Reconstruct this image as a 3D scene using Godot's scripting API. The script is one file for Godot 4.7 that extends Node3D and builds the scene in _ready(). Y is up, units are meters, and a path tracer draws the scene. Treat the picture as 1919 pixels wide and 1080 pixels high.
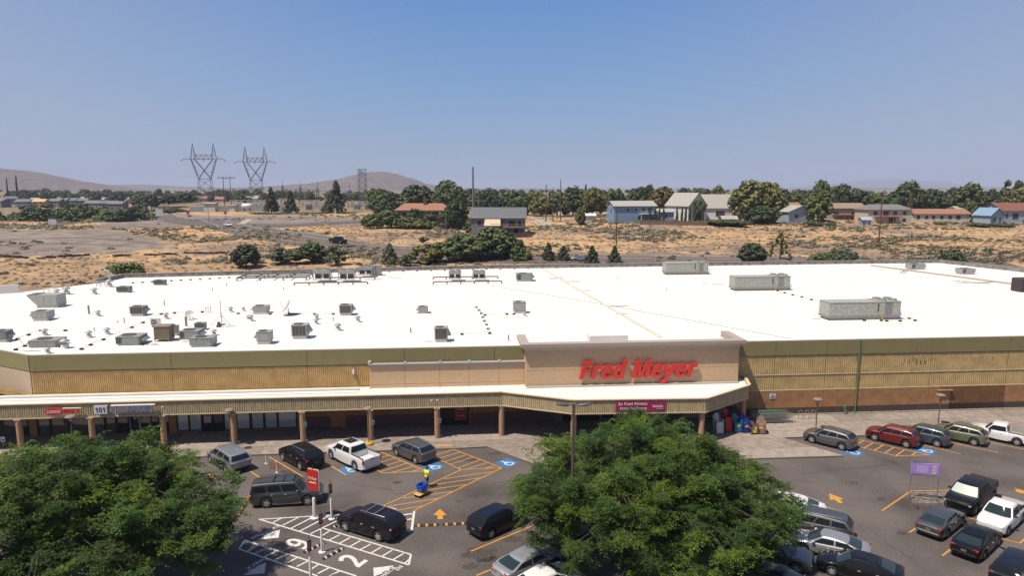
extends Node3D

# ------------------------------------------------------------------ camera model (a pixel of the 1919 x 1080 photograph gives a direction)
const FOCAL := 1280.0
const EYE := 24.0
var PITCH := deg_to_rad(8.36)
var LF := Transform3D()          # frame of the store: x along the front wall, y up, z towards the car park
var YAW := 0.0
var taken := {}
var mats := {}
var noise_tex := {}

func ray(px: float, py: float) -> Vector3:
	var a := (px - 959.5) / FOCAL
	var b := (py - 540.0) / FOCAL
	return Vector3(a, -b * cos(PITCH) - sin(PITCH), -cos(PITCH) + b * sin(PITCH))

func at_height(px: float, py: float, h: float) -> Vector3:
	var d := ray(px, py)
	return Vector3(0, EYE, 0) + d * ((h - EYE) / d.y)

func lot(px: float, py: float, h := 0.0) -> Vector3:      # the same point in the frame of the store
	return LF.affine_inverse() * at_height(px, py, h)

func on_ground(px: float, py: float) -> Vector3:          # where a ray meets the terrain
	var d := ray(px, py)
	var o := Vector3(0, EYE, 0)
	var t := 110.0
	var step := 2.0
	while t < 9000.0:
		var p := o + d * t
		if p.y < land(p.x, p.z):
			var lo := t - step
			var hi := t
			for i in 14:
				var m := (lo + hi) * 0.5
				var q := o + d * m
				if q.y < land(q.x, q.z): hi = m
				else: lo = m
			return o + d * hi
		step = maxf(2.0, t * 0.01)
		t += step
	return o + d * 3000.0

func beyond(px: float, dist: float) -> Vector3:            # on the terrain, dist metres ahead, in the column of a pixel
	var x := (px - 959.5) / FOCAL * (dist * cos(PITCH) + 13.0 * sin(PITCH))
	return Vector3(x, land(x, -dist), -dist)

func prof(d: float, pts: Array) -> float:
	if d <= pts[0][0]: return pts[0][1]
	for i in pts.size() - 1:
		if d < pts[i + 1][0]:
			var t: float = (d - pts[i][0]) / (pts[i + 1][0] - pts[i][0])
			t = t * t * (3.0 - 2.0 * t) * 0.5 + t * 0.5
			return lerpf(pts[i][1], pts[i + 1][1], t)
	return pts[-1][1]

var land_noise := FastNoiseLite.new()
const RIGHT := [[100, -0.6], [118, -0.4], [135, 3.2], [150, 5.0], [165, 6.3], [190, 8.4], [220, 9.6], [250, 10.7], [270, 11.6], [320, 12.0], [470, 12.0], [700, 11.0], [1200, 8.0], [4000, 6.0]]
const LEFT := [[100, -0.6], [110, 0.5], [125, 3.6], [150, 5.2], [165, 6.4], [190, 8.2], [220, 9.6], [262, 10.8], [285, 9.5], [330, 4.0], [430, 2.5], [520, 5.0], [640, 8.5], [800, 10.0], [1400, 8.0], [4000, 6.0]]
func land(x: float, z: float) -> float:
	var d := -z
	var dd := maxf(d, 60.0)
	var k := smoothstep(-0.485, -0.56, x / dd)          # the valley opens on the left
	var h := lerpf(prof(d, RIGHT), prof(d, LEFT), k)
	var f := smoothstep(125.0, 170.0, d)
	h += f * (land_noise.get_noise_2d(x * 0.7, z * 0.7) * 0.9 + land_noise.get_noise_2d(x * 3.0, z * 3.0) * 0.22)
	h += smoothstep(500.0, 1500.0, d) * land_noise.get_noise_2d(x * 0.06 + 70.0, z * 0.06) * 10.0
	return h

# ------------------------------------------------------------------ materials
func lin(r: float, g: float, b: float) -> Color:
	return Color(r, g, b).linear_to_srgb()

func grain(kind: String) -> Texture2D:                    # grey mottling, around 0.75 to 1, multiplied with a colour
	if noise_tex.has(kind): return noise_tex[kind]
	var n := FastNoiseLite.new()
	n.seed = hash(kind) % 1000
	n.noise_type = FastNoiseLite.TYPE_SIMPLEX_SMOOTH
	n.fractal_type = FastNoiseLite.FRACTAL_FBM
	n.fractal_octaves = 5
	n.frequency = 0.012
	n.fractal_gain = 0.6
	var lo := 0.87
	if kind == "strong": lo = 0.68
	if kind == "faint": lo = 0.965
	if kind == "speck":
		n.frequency = 0.15
		lo = 0.8
	var im := n.get_seamless_image(512, 512)
	im.convert(Image.FORMAT_RGB8)
	var data := im.get_data()
	var lut := PackedByteArray()
	for i in 256:
		lut.append(int(255.0 * lerpf(lo, 1.0, smoothstep(0.15, 0.85, i / 255.0))))
	for i in data.size():
		data[i] = lut[data[i]]
	var tex := ImageTexture.create_from_image(Image.create_from_data(512, 512, false, Image.FORMAT_RGB8, data))
	noise_tex[kind] = tex
	return tex

func M(called: String, r: float, g: float, b: float, rough := 0.8, metal := 0.0, kind := "", size := 6.0) -> StandardMaterial3D:
	if mats.has(called): return mats[called]
	var m := StandardMaterial3D.new()
	m.resource_name = called
	m.albedo_color = lin(r, g, b)
	m.roughness = rough
	m.metallic = metal
	if kind != "":
		m.albedo_texture = grain(kind)
		m.uv1_triplanar = true
		m.uv1_world_triplanar = true
		m.uv1_scale = Vector3.ONE / size
	mats[called] = m
	return m

func paint(called: String, r: float, g: float, b: float, metal := 0.35) -> StandardMaterial3D:
	if mats.has(called): return mats[called]
	var m := M(called, r, g, b, 0.42, metal)
	if metal < 0.05 and r < 0.1: m.metallic_specular = 0.2
	m.clearcoat_enabled = true
	m.clearcoat = 0.6 if r < 0.02 else 1.0
	m.clearcoat_roughness = 0.06
	return m

func leafy(called: String, r: float, g: float, b: float) -> StandardMaterial3D:
	if mats.has(called): return mats[called]
	var m := M(called, r, g, b, 0.75)
	m.vertex_color_use_as_albedo = true
	m.cull_mode = BaseMaterial3D.CULL_DISABLED
	m.backlight_enabled = true
	m.backlight = lin(r * 0.9, g * 1.0, b * 0.35)
	return m

# ------------------------------------------------------------------ mesh builder: faces are given anticlockwise as seen from outside
class MB:
	var v := PackedVector3Array()
	var c := PackedColorArray()
	var uvs := PackedVector2Array()
	var tint := Color.WHITE
	var xf := Transform3D()
	var crease := 35.0
	var colored := false
	var mapped := false
	func tri(a: Vector3, b: Vector3, d: Vector3) -> void:
		v.append(xf * a); v.append(xf * d); v.append(xf * b)
		if colored:
			c.append(tint); c.append(tint); c.append(tint)
	func quad(a: Vector3, b: Vector3, d: Vector3, e: Vector3) -> void:
		tri(a, b, d)
		tri(a, d, e)
	func box(mid: Vector3, size: Vector3, turn := 0.0) -> void:
		var h := size * 0.5
		var bs := Basis(Vector3.UP, turn)
		var p := []
		for i in 8:
			p.append(mid + bs * Vector3(h.x if i & 1 else -h.x, h.y if i & 2 else -h.y, h.z if i & 4 else -h.z))
		quad(p[4], p[5], p[7], p[6])
		quad(p[1], p[0], p[2], p[3])
		quad(p[5], p[1], p[3], p[7])
		quad(p[0], p[4], p[6], p[2])
		quad(p[6], p[7], p[3], p[2])
		quad(p[0], p[1], p[5], p[4])
	func span(a: Vector3, b: Vector3) -> void:             # a box between two corners
		box((a + b) * 0.5, (b - a).abs())
	func soft_box(mid: Vector3, size: Vector3, bev := 0.03) -> void:   # a box with chamfered edges
		var h := size * 0.5
		var rings := []
		for s in [[-h.y, bev], [-h.y + bev, 0.0], [h.y - bev, 0.0], [h.y, bev]]:
			var hx: float = h.x - s[1]
			var hz: float = h.z - s[1]
			var e := bev
			rings.append([mid + Vector3(hx - e, s[0], hz), mid + Vector3(hx, s[0], hz - e), mid + Vector3(hx, s[0], -hz + e), mid + Vector3(hx - e, s[0], -hz), mid + Vector3(-hx + e, s[0], -hz), mid + Vector3(-hx, s[0], -hz + e), mid + Vector3(-hx, s[0], hz - e), mid + Vector3(-hx + e, s[0], hz)])
		for k in 3:
			for i in 8:
				var j := (i + 1) % 8
				quad(rings[k][i], rings[k][j], rings[k + 1][j], rings[k + 1][i])
		for i in range(1, 7):
			tri(rings[3][0], rings[3][i], rings[3][i + 1])
			tri(rings[0][0], rings[0][i + 1], rings[0][i])
	func tube(a: Vector3, b: Vector3, r: float, r2 := -1.0, sides := 6, caps := true) -> void:
		if r2 < 0.0: r2 = r
		var d := (b - a).normalized()
		var s := d.cross(Vector3.RIGHT if absf(d.x) < 0.9 else Vector3.UP).normalized()
		var t := d.cross(s)
		for i in sides:
			var a0 := TAU * i / sides
			var a1 := TAU * (i + 1) / sides
			var n0 := s * cos(a0) + t * sin(a0)
			var n1 := s * cos(a1) + t * sin(a1)
			quad(a + n0 * r, a + n1 * r, b + n1 * r2, b + n0 * r2)
			if caps:
				tri(b, b + n0 * r2, b + n1 * r2)
				tri(a, a + n1 * r, a + n0 * r)
	func path(pts: Array, r: float, sides := 5) -> void:
		for i in pts.size() - 1:
			tube(pts[i], pts[i + 1], r, r, sides)
	func lathe(o: Vector3, prof: Array, sides := 12) -> void:           # prof: [radius, height] from below to above, turned about y
		for k in prof.size() - 1:
			for i in sides:
				var a0 := TAU * i / sides
				var a1 := TAU * (i + 1) / sides
				var p := Vector3(cos(a0), 0, -sin(a0))
				var q := Vector3(cos(a1), 0, -sin(a1))
				var y0 := Vector3(0, prof[k][1], 0)
				var y1 := Vector3(0, prof[k + 1][1], 0)
				var A: Vector3 = o + p * prof[k][0] + y0
				var B: Vector3 = o + q * prof[k][0] + y0
				var C: Vector3 = o + q * prof[k + 1][0] + y1
				var D: Vector3 = o + p * prof[k + 1][0] + y1
				if prof[k][0] > 0.0001: tri(A, B, C)
				if prof[k + 1][0] > 0.0001: tri(A, C, D)
	func prism(poly: PackedVector2Array, y0: float, y1: float) -> void:  # poly in x and z, any winding
		if Geometry2D.is_polygon_clockwise(poly):
			poly = poly.duplicate()
			poly.reverse()
		var ix := Geometry2D.triangulate_polygon(poly)
		var u := func(p: Vector2, y: float) -> Vector3: return Vector3(p.x, y, p.y)
		for k in range(0, ix.size(), 3):
			var a := poly[ix[k]]
			var b := poly[ix[k + 1]]
			var d := poly[ix[k + 2]]
			if (b - a).cross(d - a) > 0.0:
				var t := b
				b = d
				d = t
			tri(u.call(a, y1), u.call(b, y1), u.call(d, y1))
			if y0 < y1: tri(u.call(a, y0), u.call(d, y0), u.call(b, y0))
		if y0 < y1:
			var s := 1.0 if Geometry2D.is_polygon_clockwise(poly) else -1.0
			for i in poly.size():
				var a := poly[i]
				var b := poly[(i + 1) % poly.size()]
				if (b - a).length() < 0.0001: continue
				var p0: Vector3 = u.call(a, y0)
				var p1: Vector3 = u.call(b, y0)
				var nrm := (p1 - p0).cross(Vector3.UP)
				# outside is on the right of the walk for one winding and on the left for the other
				var mid := (a + b) * 0.5 + Vector2(nrm.x, nrm.z).normalized() * 0.001
				if Geometry2D.is_point_in_polygon(mid, poly):
					quad(p1, p0, u.call(a, y1), u.call(b, y1))
				else:
					quad(p0, p1, u.call(b, y1), u.call(a, y1))
	func grid(rows: Array, close_row := false) -> void:     # rows of points; smooth
		for i in rows.size() - 1:
			var n: int = rows[i].size()
			for j in (n if close_row else n - 1):
				var k := (j + 1) % n
				quad(rows[i][j], rows[i][k], rows[i + 1][k], rows[i + 1][j])
	func fan(ring: Array, flip := false) -> void:
		var m := Vector3.ZERO
		for p in ring: m += p
		m /= ring.size()
		for j in ring.size():
			var k := (j + 1) % ring.size()
			if flip: tri(m, ring[k], ring[j])
			else: tri(m, ring[j], ring[k])
	func mesh() -> ArrayMesh:
		var n := PackedVector3Array()
		n.resize(v.size())
		var fn := PackedVector3Array()
		var at := {}
		for i in range(0, v.size(), 3):
			var f := (v[i + 2] - v[i]).cross(v[i + 1] - v[i])
			var w := f.length()
			f = f / w if w > 1e-12 else Vector3.UP
			fn.append(f)
			if crease > 1.0:
				for k in 3:
					var key := (v[i + k] * 500.0).round()
					if at.has(key): at[key].append(i / 3)
					else: at[key] = [i / 3]
		var lim := cos(deg_to_rad(crease))
		for i in v.size():
			var f := fn[i / 3]
			if crease > 1.0:
				var s := Vector3.ZERO
				for o in at[(v[i] * 500.0).round()]:
					if fn[o].dot(f) > lim: s += fn[o]
				f = s.normalized()
			n[i] = f
		var a := []
		a.resize(Mesh.ARRAY_MAX)
		a[Mesh.ARRAY_VERTEX] = v
		a[Mesh.ARRAY_NORMAL] = n
		if colored: a[Mesh.ARRAY_COLOR] = c
		if uvs.size() == v.size(): a[Mesh.ARRAY_TEX_UV] = uvs
		var m := ArrayMesh.new()
		if v.size(): m.add_surface_from_arrays(Mesh.PRIMITIVE_TRIANGLES, a)
		return m

# ------------------------------------------------------------------ things and parts
func numbered(called: String) -> String:
	var k: int = taken.get(called, 0)
	taken[called] = k + 1
	return called if k == 0 else "%s_%03d" % [called, k]

func thing(called: String, label: String, category: String, xf := Transform3D(), group := "") -> Node3D:
	var o := Node3D.new()
	o.name = numbered(called)
	add_child(o)
	o.transform = xf
	o.set_meta("label", label)
	o.set_meta("category", category)
	if group != "": o.set_meta("group", group)
	return o

func part(called: String, m, material: Material, parent: Node3D, xf := Transform3D()) -> MeshInstance3D:
	var o := MeshInstance3D.new()
	o.name = called
	o.mesh = m.mesh() if m is MB else m
	o.material_override = material
	o.transform = xf
	parent.add_child(o, true)
	return o

func structure(called: String, m, material: Material, xf := Transform3D()) -> MeshInstance3D:
	var o := part(numbered(called), m, material, self, xf)
	o.set_meta("kind", "structure")
	return o

func copy(o: Node3D, xf: Transform3D, label := "", group := "") -> Node3D:
	var r := o.duplicate()
	var base: String = o.name
	if base.length() > 4 and base[-4] == "_" and base.right(3).is_valid_int(): base = base.left(-4)
	r.name = numbered(base)
	add_child(r)
	r.transform = xf
	if label != "": r.set_meta("label", label)
	if group != "": r.set_meta("group", group)
	return r

func here(u: float, h: float, n: float, turn := 0.0) -> Transform3D:    # a place in the frame of the store
	return LF * Transform3D(Basis(Vector3.UP, turn), Vector3(u, h, n))

func place(p: Vector3, turn := 0.0, s := 1.0) -> Transform3D:
	return Transform3D(Basis(Vector3.UP, turn).scaled(Vector3.ONE * s), p)

func boxes(list: Array) -> MB:                              # [cx,cy,cz,sx,sy,sz] ...
	var m := MB.new()
	m.crease = 0.0
	for b in list: m.box(Vector3(b[0], b[1], b[2]), Vector3(b[3], b[4], b[5]))
	return m

func text_mesh(s: String, height: float, depth: float, font_name := "Droid Sans", weight := 700) -> TextMesh:
	var f := SystemFont.new()
	f.font_names = PackedStringArray([font_name])
	f.font_weight = weight
	var t := TextMesh.new()
	t.font = f
	t.text = s
	t.font_size = 64
	t.pixel_size = height / 46.0            # capitals are about 46 of 64 pixels high
	t.depth = depth
	t.curve_step = 2.0
	return t

func _ready() -> void:
	land_noise.seed = 4
	land_noise.frequency = 0.02
	land_noise.fractal_octaves = 3
	# camera
	var cam := Camera3D.new()
	cam.name = "camera"
	add_child(cam)
	cam.position = Vector3(0, EYE, 0)
	cam.rotation = Vector3(-PITCH, 0, 0)
	cam.fov = rad_to_deg(2.0 * atan(540.0 / FOCAL))
	cam.near = 0.5
	cam.far = 30000.0
	cam.current = true
	# sky and air
	var env := Environment.new()
	env.background_mode = Environment.BG_SKY
	env.sky = Sky.new()
	env.sky.sky_material = sky_picture()
	env.tonemap_mode = Environment.TONE_MAPPER_LINEAR
	env.tonemap_exposure = 1.3
	env.sdfgi_enabled = true
	env.ssao_enabled = true
	env.ssil_enabled = true
	env.fog_enabled = true
	env.fog_density = 0.00012
	env.fog_light_color = Color(0.60, 0.63, 0.72)
	var we := WorldEnvironment.new()
	we.name = "surroundings"
	we.environment = env
	add_child(we)
	# the store's frame: its front wall leaves the picture plane by 4.8 degrees
	YAW = atan(0.0845)
	var ux := Vector3(cos(YAW), 0, -sin(YAW))
	var nz := Vector3(sin(YAW), 0, cos(YAW))
	LF = Transform3D(Basis(ux, Vector3.UP, nz), Vector3(-5.649, 0, -66.854))
	# sun, high on the left and almost in the plane of the front wall
	var sun := DirectionalLight3D.new()
	sun.name = "sun"
	add_child(sun)
	var travel := (LF.basis * Vector3(1.49, -3.45, -0.82)).normalized()
	sun.look_at_from_position(Vector3.ZERO, travel, Vector3.FORWARD)
	sun.light_energy = 1.6
	sun.light_color = Color(1.0, 0.95, 0.87)
	sun.light_angular_distance = 0.5
	sun.shadow_enabled = true

	build_land()
	build_lot()
	build_store()
	build_roof_things()
	build_shop_front_things()
	build_lot_things()
	build_cars()
	build_near_trees()
	build_far_trees()
	build_scrub()
	build_houses()
	build_power_lines()
	build_hills()

func sky_picture() -> PanoramaSkyMaterial:
	var keys := [[-90, 0.123, 0.108, 0.092], [-6, 0.200, 0.192, 0.185], [-0.5, 0.285, 0.331, 0.415], [1.5, 0.267, 0.332, 0.438], [4.0, 0.231, 0.319, 0.462], [8.0, 0.171, 0.288, 0.481], [14.5, 0.112, 0.222, 0.465], [30, 0.065, 0.154, 0.385], [90, 0.038, 0.108, 0.292]]
	var im := Image.create(128, 1024, false, Image.FORMAT_RGBF)
	for y in 1024:
		var e := 90.0 - (y + 0.5) / 1024.0 * 180.0
		var col := Color.BLACK
		for i in keys.size() - 1:
			if e >= keys[i][0] and e <= keys[i + 1][0]:
				var t: float = (e - keys[i][0]) / (keys[i + 1][0] - keys[i][0])
				col = Color(keys[i][1], keys[i][2], keys[i][3]).lerp(Color(keys[i + 1][1], keys[i + 1][2], keys[i + 1][3]), t)
		for x in 128:
			# hazier away from the middle of the view
			var az := minf((x + 0.5) / 128.0, 1.0 - (x + 0.5) / 128.0) * 360.0
			im.set_pixel(x, y, col.lerp(Color(0.354, 0.38, 0.477) * (0.55 + 0.45 * clampf(1.0 - e / 60.0, 0, 1)), 0.5 * smoothstep(4.0, 46.0, az)) if e > 0.0 else col)
	var m := PanoramaSkyMaterial.new()
	m.panorama = ImageTexture.create_from_image(im)
	return m

# ------------------------------------------------------------------ land behind the store
func field_sheet(xs: PackedFloat32Array, zs: PackedFloat32Array, fan := false, sink := 0.0) -> ArrayMesh:
	var v := PackedVector3Array()
	var n := PackedVector3Array()
	var t := PackedVector2Array()
	var ix := PackedInt32Array()
	for j in zs.size():
		for i in xs.size():
			var x := xs[i] * (-zs[j] if fan else 1.0)
			var z := zs[j]
			var e := 1.0 + (-z * 0.004)
			v.append(Vector3(x, land(x, z) - (sink if j == 0 else 0.0), z))
			n.append(Vector3(land(x - e, z) - land(x + e, z), 2.0 * e, land(x, z - e) - land(x, z + e)).normalized())
			t.append(Vector2((x + 300.0) / 600.0, (z + 345.0) / 245.0))
	for j in zs.size() - 1:
		for i in xs.size() - 1:
			var a := j * xs.size() + i
			var b := a + 1
			var c := a + xs.size()
			var d := c + 1
			for k in [a, b, d, a, d, c] if zs[1] > zs[0] else [a, d, b, a, c, d]: ix.append(k)
	var arr := []
	arr.resize(Mesh.ARRAY_MAX)
	arr[Mesh.ARRAY_VERTEX] = v
	arr[Mesh.ARRAY_NORMAL] = n
	arr[Mesh.ARRAY_TEX_UV] = t
	arr[Mesh.ARRAY_INDEX] = ix
	var m := ArrayMesh.new()
	m.add_surface_from_arrays(Mesh.PRIMITIVE_TRIANGLES, arr)
	return m

func ground_area(pixels: Array) -> PackedVector2Array:
	var r := PackedVector2Array()
	for p in pixels:
		var w := on_ground(p[0], p[1])
		r.append(Vector2(w.x, w.z))
	return r

var bare := []
func build_land() -> void:
	# what covers the field: dry grass, brown soil, gravel where vehicles and graders bared it
	bare = [
		ground_area([[-40, 430], [120, 432], [200, 430], [262, 438], [330, 458], [300, 470], [120, 476], [-40, 478]]),
		ground_area([[150, 416], [360, 404], [640, 408], [720, 414], [640, 424], [540, 424], [520, 430], [640, 448], [760, 462], [780, 470], [600, 452], [470, 430], [400, 424], [200, 426]]),
		ground_area([[1100, 478], [1250, 474], [1420, 480], [1640, 488], [1640, 500], [1100, 500]]),
	]
	var dark := ground_area([[-20, 490], [440, 490], [640, 500], [640, 560], [-20, 560]])
	var W := 1280
	var H := 520
	var n1 := FastNoiseLite.new()
	n1.frequency = 0.02
	n1.seed = 11
	n1.fractal_octaves = 4
	var n2 := FastNoiseLite.new()
	n2.frequency = 0.12
	n2.seed = 12
	n2.fractal_octaves = 4
	n2.fractal_gain = 0.65
	var grass := Color(0.32, 0.213, 0.118)
	var gold := Color(0.375, 0.245, 0.122)
	var soil := Color(0.21, 0.145, 0.10)
	var stone := Color(0.155, 0.125, 0.107)
	var pale := Color(0.185, 0.152, 0.13)
	var bounds := []
	for b in bare:
		var r := Rect2(b[0], Vector2.ZERO)
		for p in b: r = r.expand(p)
		bounds.append(r.grow(6.0))
	var data := PackedByteArray()
	data.resize(W * H * 3)
	var at := 0
	for j in H:
		var z := -345.0 + 245.0 * (j + 0.5) / H
		for i in W:
			var x := -300.0 + 600.0 * (i + 0.5) / W
			var a := n1.get_noise_2d(x, z * 1.6)
			var f := n2.get_noise_2d(x, z * 1.3)
			var c := soil.lerp(grass, smoothstep(-0.32, 0.06, a + f * 0.5))
			c = c.lerp(gold, smoothstep(0.1, 0.4, a + f * 0.35))
			var p := Vector2(x + f * 6.0, z + a * 8.0)
			for k in 3:
				if bounds[k].has_point(p) and Geometry2D.is_point_in_polygon(p, bare[k]):
					c = stone.lerp(pale, smoothstep(-0.3, 0.3, a + f * 0.6))
					if k == 2: c = stone.lerp(soil, smoothstep(-0.2, 0.5, f))
			if Geometry2D.is_point_in_polygon(p, dark): c = c.lerp(soil, 0.5)
			c = c * (1.0 + f * 0.45)
			data[at] = int(clampf(c.r, 0, 1) ** 0.4545 * 255)
			data[at + 1] = int(clampf(c.g, 0, 1) ** 0.4545 * 255)
			data[at + 2] = int(clampf(c.b, 0, 1) ** 0.4545 * 255)
			at += 3
	var m := StandardMaterial3D.new()
	m.resource_name = "dry_field"
	m.albedo_texture = ImageTexture.create_from_image(Image.create_from_data(W, H, false, Image.FORMAT_RGB8, data))
	m.roughness = 0.95
	m.texture_repeat = false
	var xs := PackedFloat32Array()
	var zs := PackedFloat32Array()
	for i in 301: xs.append(-300.0 + 2.0 * i)
	for j in 124: zs.append(-345.0 + 245.0 * j / 123.0)
	structure("field", field_sheet(xs, zs), m)
	# the plain behind it, out to the horizon
	xs = PackedFloat32Array()
	zs = PackedFloat32Array()
	for i in 161: xs.append(-1.2 + 2.4 * i / 160.0)
	for j in 70: zs.append(-344.0 * pow(22.0, j / 69.0))
	structure("plain", field_sheet(xs, zs, true, 0.3), M("dry_plain", 0.264, 0.188, 0.108, 0.95, 0.0, "strong", 90.0))
	# the road that curves down from the crossing and passes behind the store
	var asphalt := M("old_asphalt", 0.112, 0.094, 0.09, 0.85, 0.0, "grain", 9.0)
	var shoulder := M("road_gravel", 0.152, 0.124, 0.108, 0.95, 0.0, "strong", 5.0)
	var white := M("worn_white_paint", 0.48, 0.464, 0.44, 0.8, 0.0, "strong", 1.5)
	var amber := M("worn_amber_paint", 0.44, 0.24, 0.048, 0.8, 0.0, "strong", 1.5)
	var main := smooth_line([[392, 411], [430, 422], [478, 434], [540, 445], [600, 455], [650, 462], [720, 470], [800, 477], [900, 482], [1000, 486], [1100, 488], [1250, 490], [1420, 492], [1660, 494], [1900, 497]])
	structure("road_shoulder", ribbon(main, -7.6, 7.6, 0.05), shoulder)
	var r := structure("road", ribbon(main, -4.6, 4.6, 0.1), asphalt)
	part("edge_line", ribbon(main, -4.2, -3.9, 0.13), white, r)
	part("edge_line", ribbon(main, 3.9, 4.2, 0.13), white, r)
	part("centre_line", ribbon(main.slice(12), -0.32, -0.14, 0.13), amber, r)
	part("centre_line", ribbon(main.slice(12), 0.14, 0.32, 0.13), amber, r)
	var side := smooth_line([[424, 421], [500, 422], [560, 421], [640, 417], [720, 412], [770, 408]])
	structure("side_road_shoulder", ribbon(side, -6.0, 6.0, 0.06), shoulder)
	r = structure("side_road", ribbon(side, -3.6, 3.6, 0.11), asphalt)
	part("edge_line", ribbon(side, -3.3, -3.1, 0.14), white, r)
	var west := smooth_line([[430, 419], [330, 412], [240, 413], [120, 418], [-40, 420]])
	structure("gravel_track", ribbon(west, -5.0, 5.0, 0.07), M("track_gravel", 0.136, 0.114, 0.104, 0.95, 0.0, "strong", 7.0))
	var dirt := M("trodden_soil", 0.25, 0.178, 0.125, 0.95, 0.0, "strong", 3.0)
	for q in [[[1000, 447], [1120, 452], [1260, 446], [1420, 452], [1600, 448], [1800, 452], [1960, 448]], [[1180, 470], [1320, 462], [1480, 470], [1700, 462], [1930, 470]], [[0, 500], [120, 494], [260, 500], [380, 492]], [[0, 452], [160, 446], [300, 456], [420, 452]], [[16, 462], [150, 458], [260, 464]]]:
		var line := smooth_line(q)
		structure("dirt_track", ribbon(line, -0.95, -0.5, 0.045), dirt)
		structure("dirt_track", ribbon(line, 0.5, 0.95, 0.045), dirt)
	var drive := smooth_line([[1004, 431], [1022, 428], [1024, 421], [1012, 414], [990, 411]])
	structure("driveway", ribbon(drive, -2.0, 2.0, 0.1), M("drive_concrete", 0.336, 0.304, 0.264, 0.9, 0.0, "grain", 4.0))
	var walk := smooth_line([[452, 421], [461, 416], [472, 412]])
	structure("concrete_path", ribbon(walk, -1.6, 1.6, 0.14), M("drive_concrete", 0.336, 0.304, 0.264))
	# a broken ledge of dark earth across the field
	var rock := M("dark_earth", 0.044, 0.0336, 0.0272, 0.95, 0.0, "strong", 1.5)
	var rng := RandomNumberGenerator.new()
	rng.seed = 5
	for seg in [[0, 481, 52, 484], [75, 485, 165, 479], [210, 481, 245, 480], [270, 479, 330, 477], [350, 475, 424, 475], [620, 465, 668, 463]]:
		var mb := MB.new()
		mb.crease = 0.0
		var p := on_ground(seg[0], seg[1])
		var q := on_ground(seg[2], seg[3])
		var k := int((q - p).length() / 0.7)
		for i in k:
			var o := p.lerp(q, (i + rng.randf()) / k) + Vector3(0, 0, rng.randf_range(-0.5, 0.5))
			o.y = land(o.x, o.z) + 0.1
			mb.box(o - p, Vector3(rng.randf_range(0.6, 1.6), rng.randf_range(0.3, 0.8), rng.randf_range(0.4, 0.9)), rng.randf_range(-0.6, 0.6))
		var t := thing("earth_ledge", "low dark broken earth ledge running across the dry field", "ledge", place(p), "broken earth ledges in the field")
		part("earth", mb, rock, t)

func smooth_line(pixels: Array) -> Array:
	var c := Curve3D.new()
	for p in pixels:
		var w := on_ground(p[0], p[1])
		c.add_point(Vector3(w.x, 0, w.z))
	for i in range(1, pixels.size() - 1):
		var d := (c.get_point_position(i + 1) - c.get_point_position(i - 1)) * 0.17
		c.set_point_in(i, -d)
		c.set_point_out(i, d)
	c.bake_interval = 2.5
	return Array(c.get_baked_points())

func ribbon(line: Array, a: float, b: float, up: float) -> MB:
	var m := MB.new()
	m.crease = 60.0
	var rows := []
	for i in line.size():
		var d: Vector3 = line[mini(i + 1, line.size() - 1)] - line[maxi(i - 1, 0)]
		var s := Vector3(-d.z, 0, d.x).normalized()
		var row := []
		var k := maxi(1, int(absf(b - a) / 2.0))
		for j in k + 1:
			var p: Vector3 = line[i] + s * lerpf(a, b, float(j) / k)
			p.y = land(p.x, p.z) + up
			row.append(p)
		rows.append(row)
	m.grid(rows)
	if m.v.size() and (m.v[2] - m.v[0]).cross(m.v[1] - m.v[0]).y < 0.0:
		for i in range(0, m.v.size(), 3):
			var t := m.v[i + 1]
			m.v[i + 1] = m.v[i + 2]
			m.v[i + 2] = t
	return m

# ------------------------------------------------------------------ car park
var lot_node: Node3D
var paint_layer := 0
func next_paint_height() -> float:
	paint_layer = (paint_layer + 1) % 6
	return 0.005 + 0.0025 * paint_layer

func stripe(p: Array, m: Material, w := 0.12, called := "painted_line") -> void:     # [x0, y0, x1, y1] in pixels
	var a := lot(p[0], p[1])
	var b := lot(p[2], p[3])
	bar(Vector2(a.x, a.z), Vector2(b.x, b.z), m, w, called)

func bar(a: Vector2, b: Vector2, m: Material, w: float, called := "painted_line") -> void:
	var d := (b - a).normalized()
	var s := Vector2(-d.y, d.x) * w * 0.5
	flat(PackedVector2Array([a - s, b - s, b + s, a + s]), m, called)

func flat(poly: PackedVector2Array, m: Material, called := "painted_mark", height := 0.0) -> void:
	var mb := MB.new()
	mb.crease = 0.0
	var y := height if height > 0.0 else next_paint_height()
	mb.prism(poly, y, y)
	part(called, mb, m, lot_node)

func flat_pixels(pts: Array, m: Material, called := "painted_arrow") -> void:
	var r := PackedVector2Array()
	for p in pts:
		var q := lot(p[0], p[1])
		r.append(Vector2(q.x, q.z))
	flat(r, m, called)

func zoomed(pts: Array, ox: float, oy: float, s: float) -> Array:    # points read from an enlarged view
	var r := []
	for p in pts:
		if p.size() == 4: r.append([ox + p[0] / s, oy + p[1] / s, ox + p[2] / s, oy + p[3] / s])
		else: r.append([ox + p[0] / s, oy + p[1] / s])
	return r

func lot_text(s: String, px: float, py: float, height: float, up_angle: float, m: Material, stretch := 1.0) -> void:
	var t := text_mesh(s, height, 0.004)
	var p := lot(px, py)
	var o := part("painted_lettering", t, m, lot_node)
	# letters lie on the ground with their tops pointing along up_angle
	var up := Vector3(cos(up_angle), 0, -sin(up_angle))
	var right := up.cross(Vector3.UP)
	o.transform = Transform3D(Basis(right * stretch, up, Vector3.UP), Vector3(p.x, 0.02, p.z))

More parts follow.
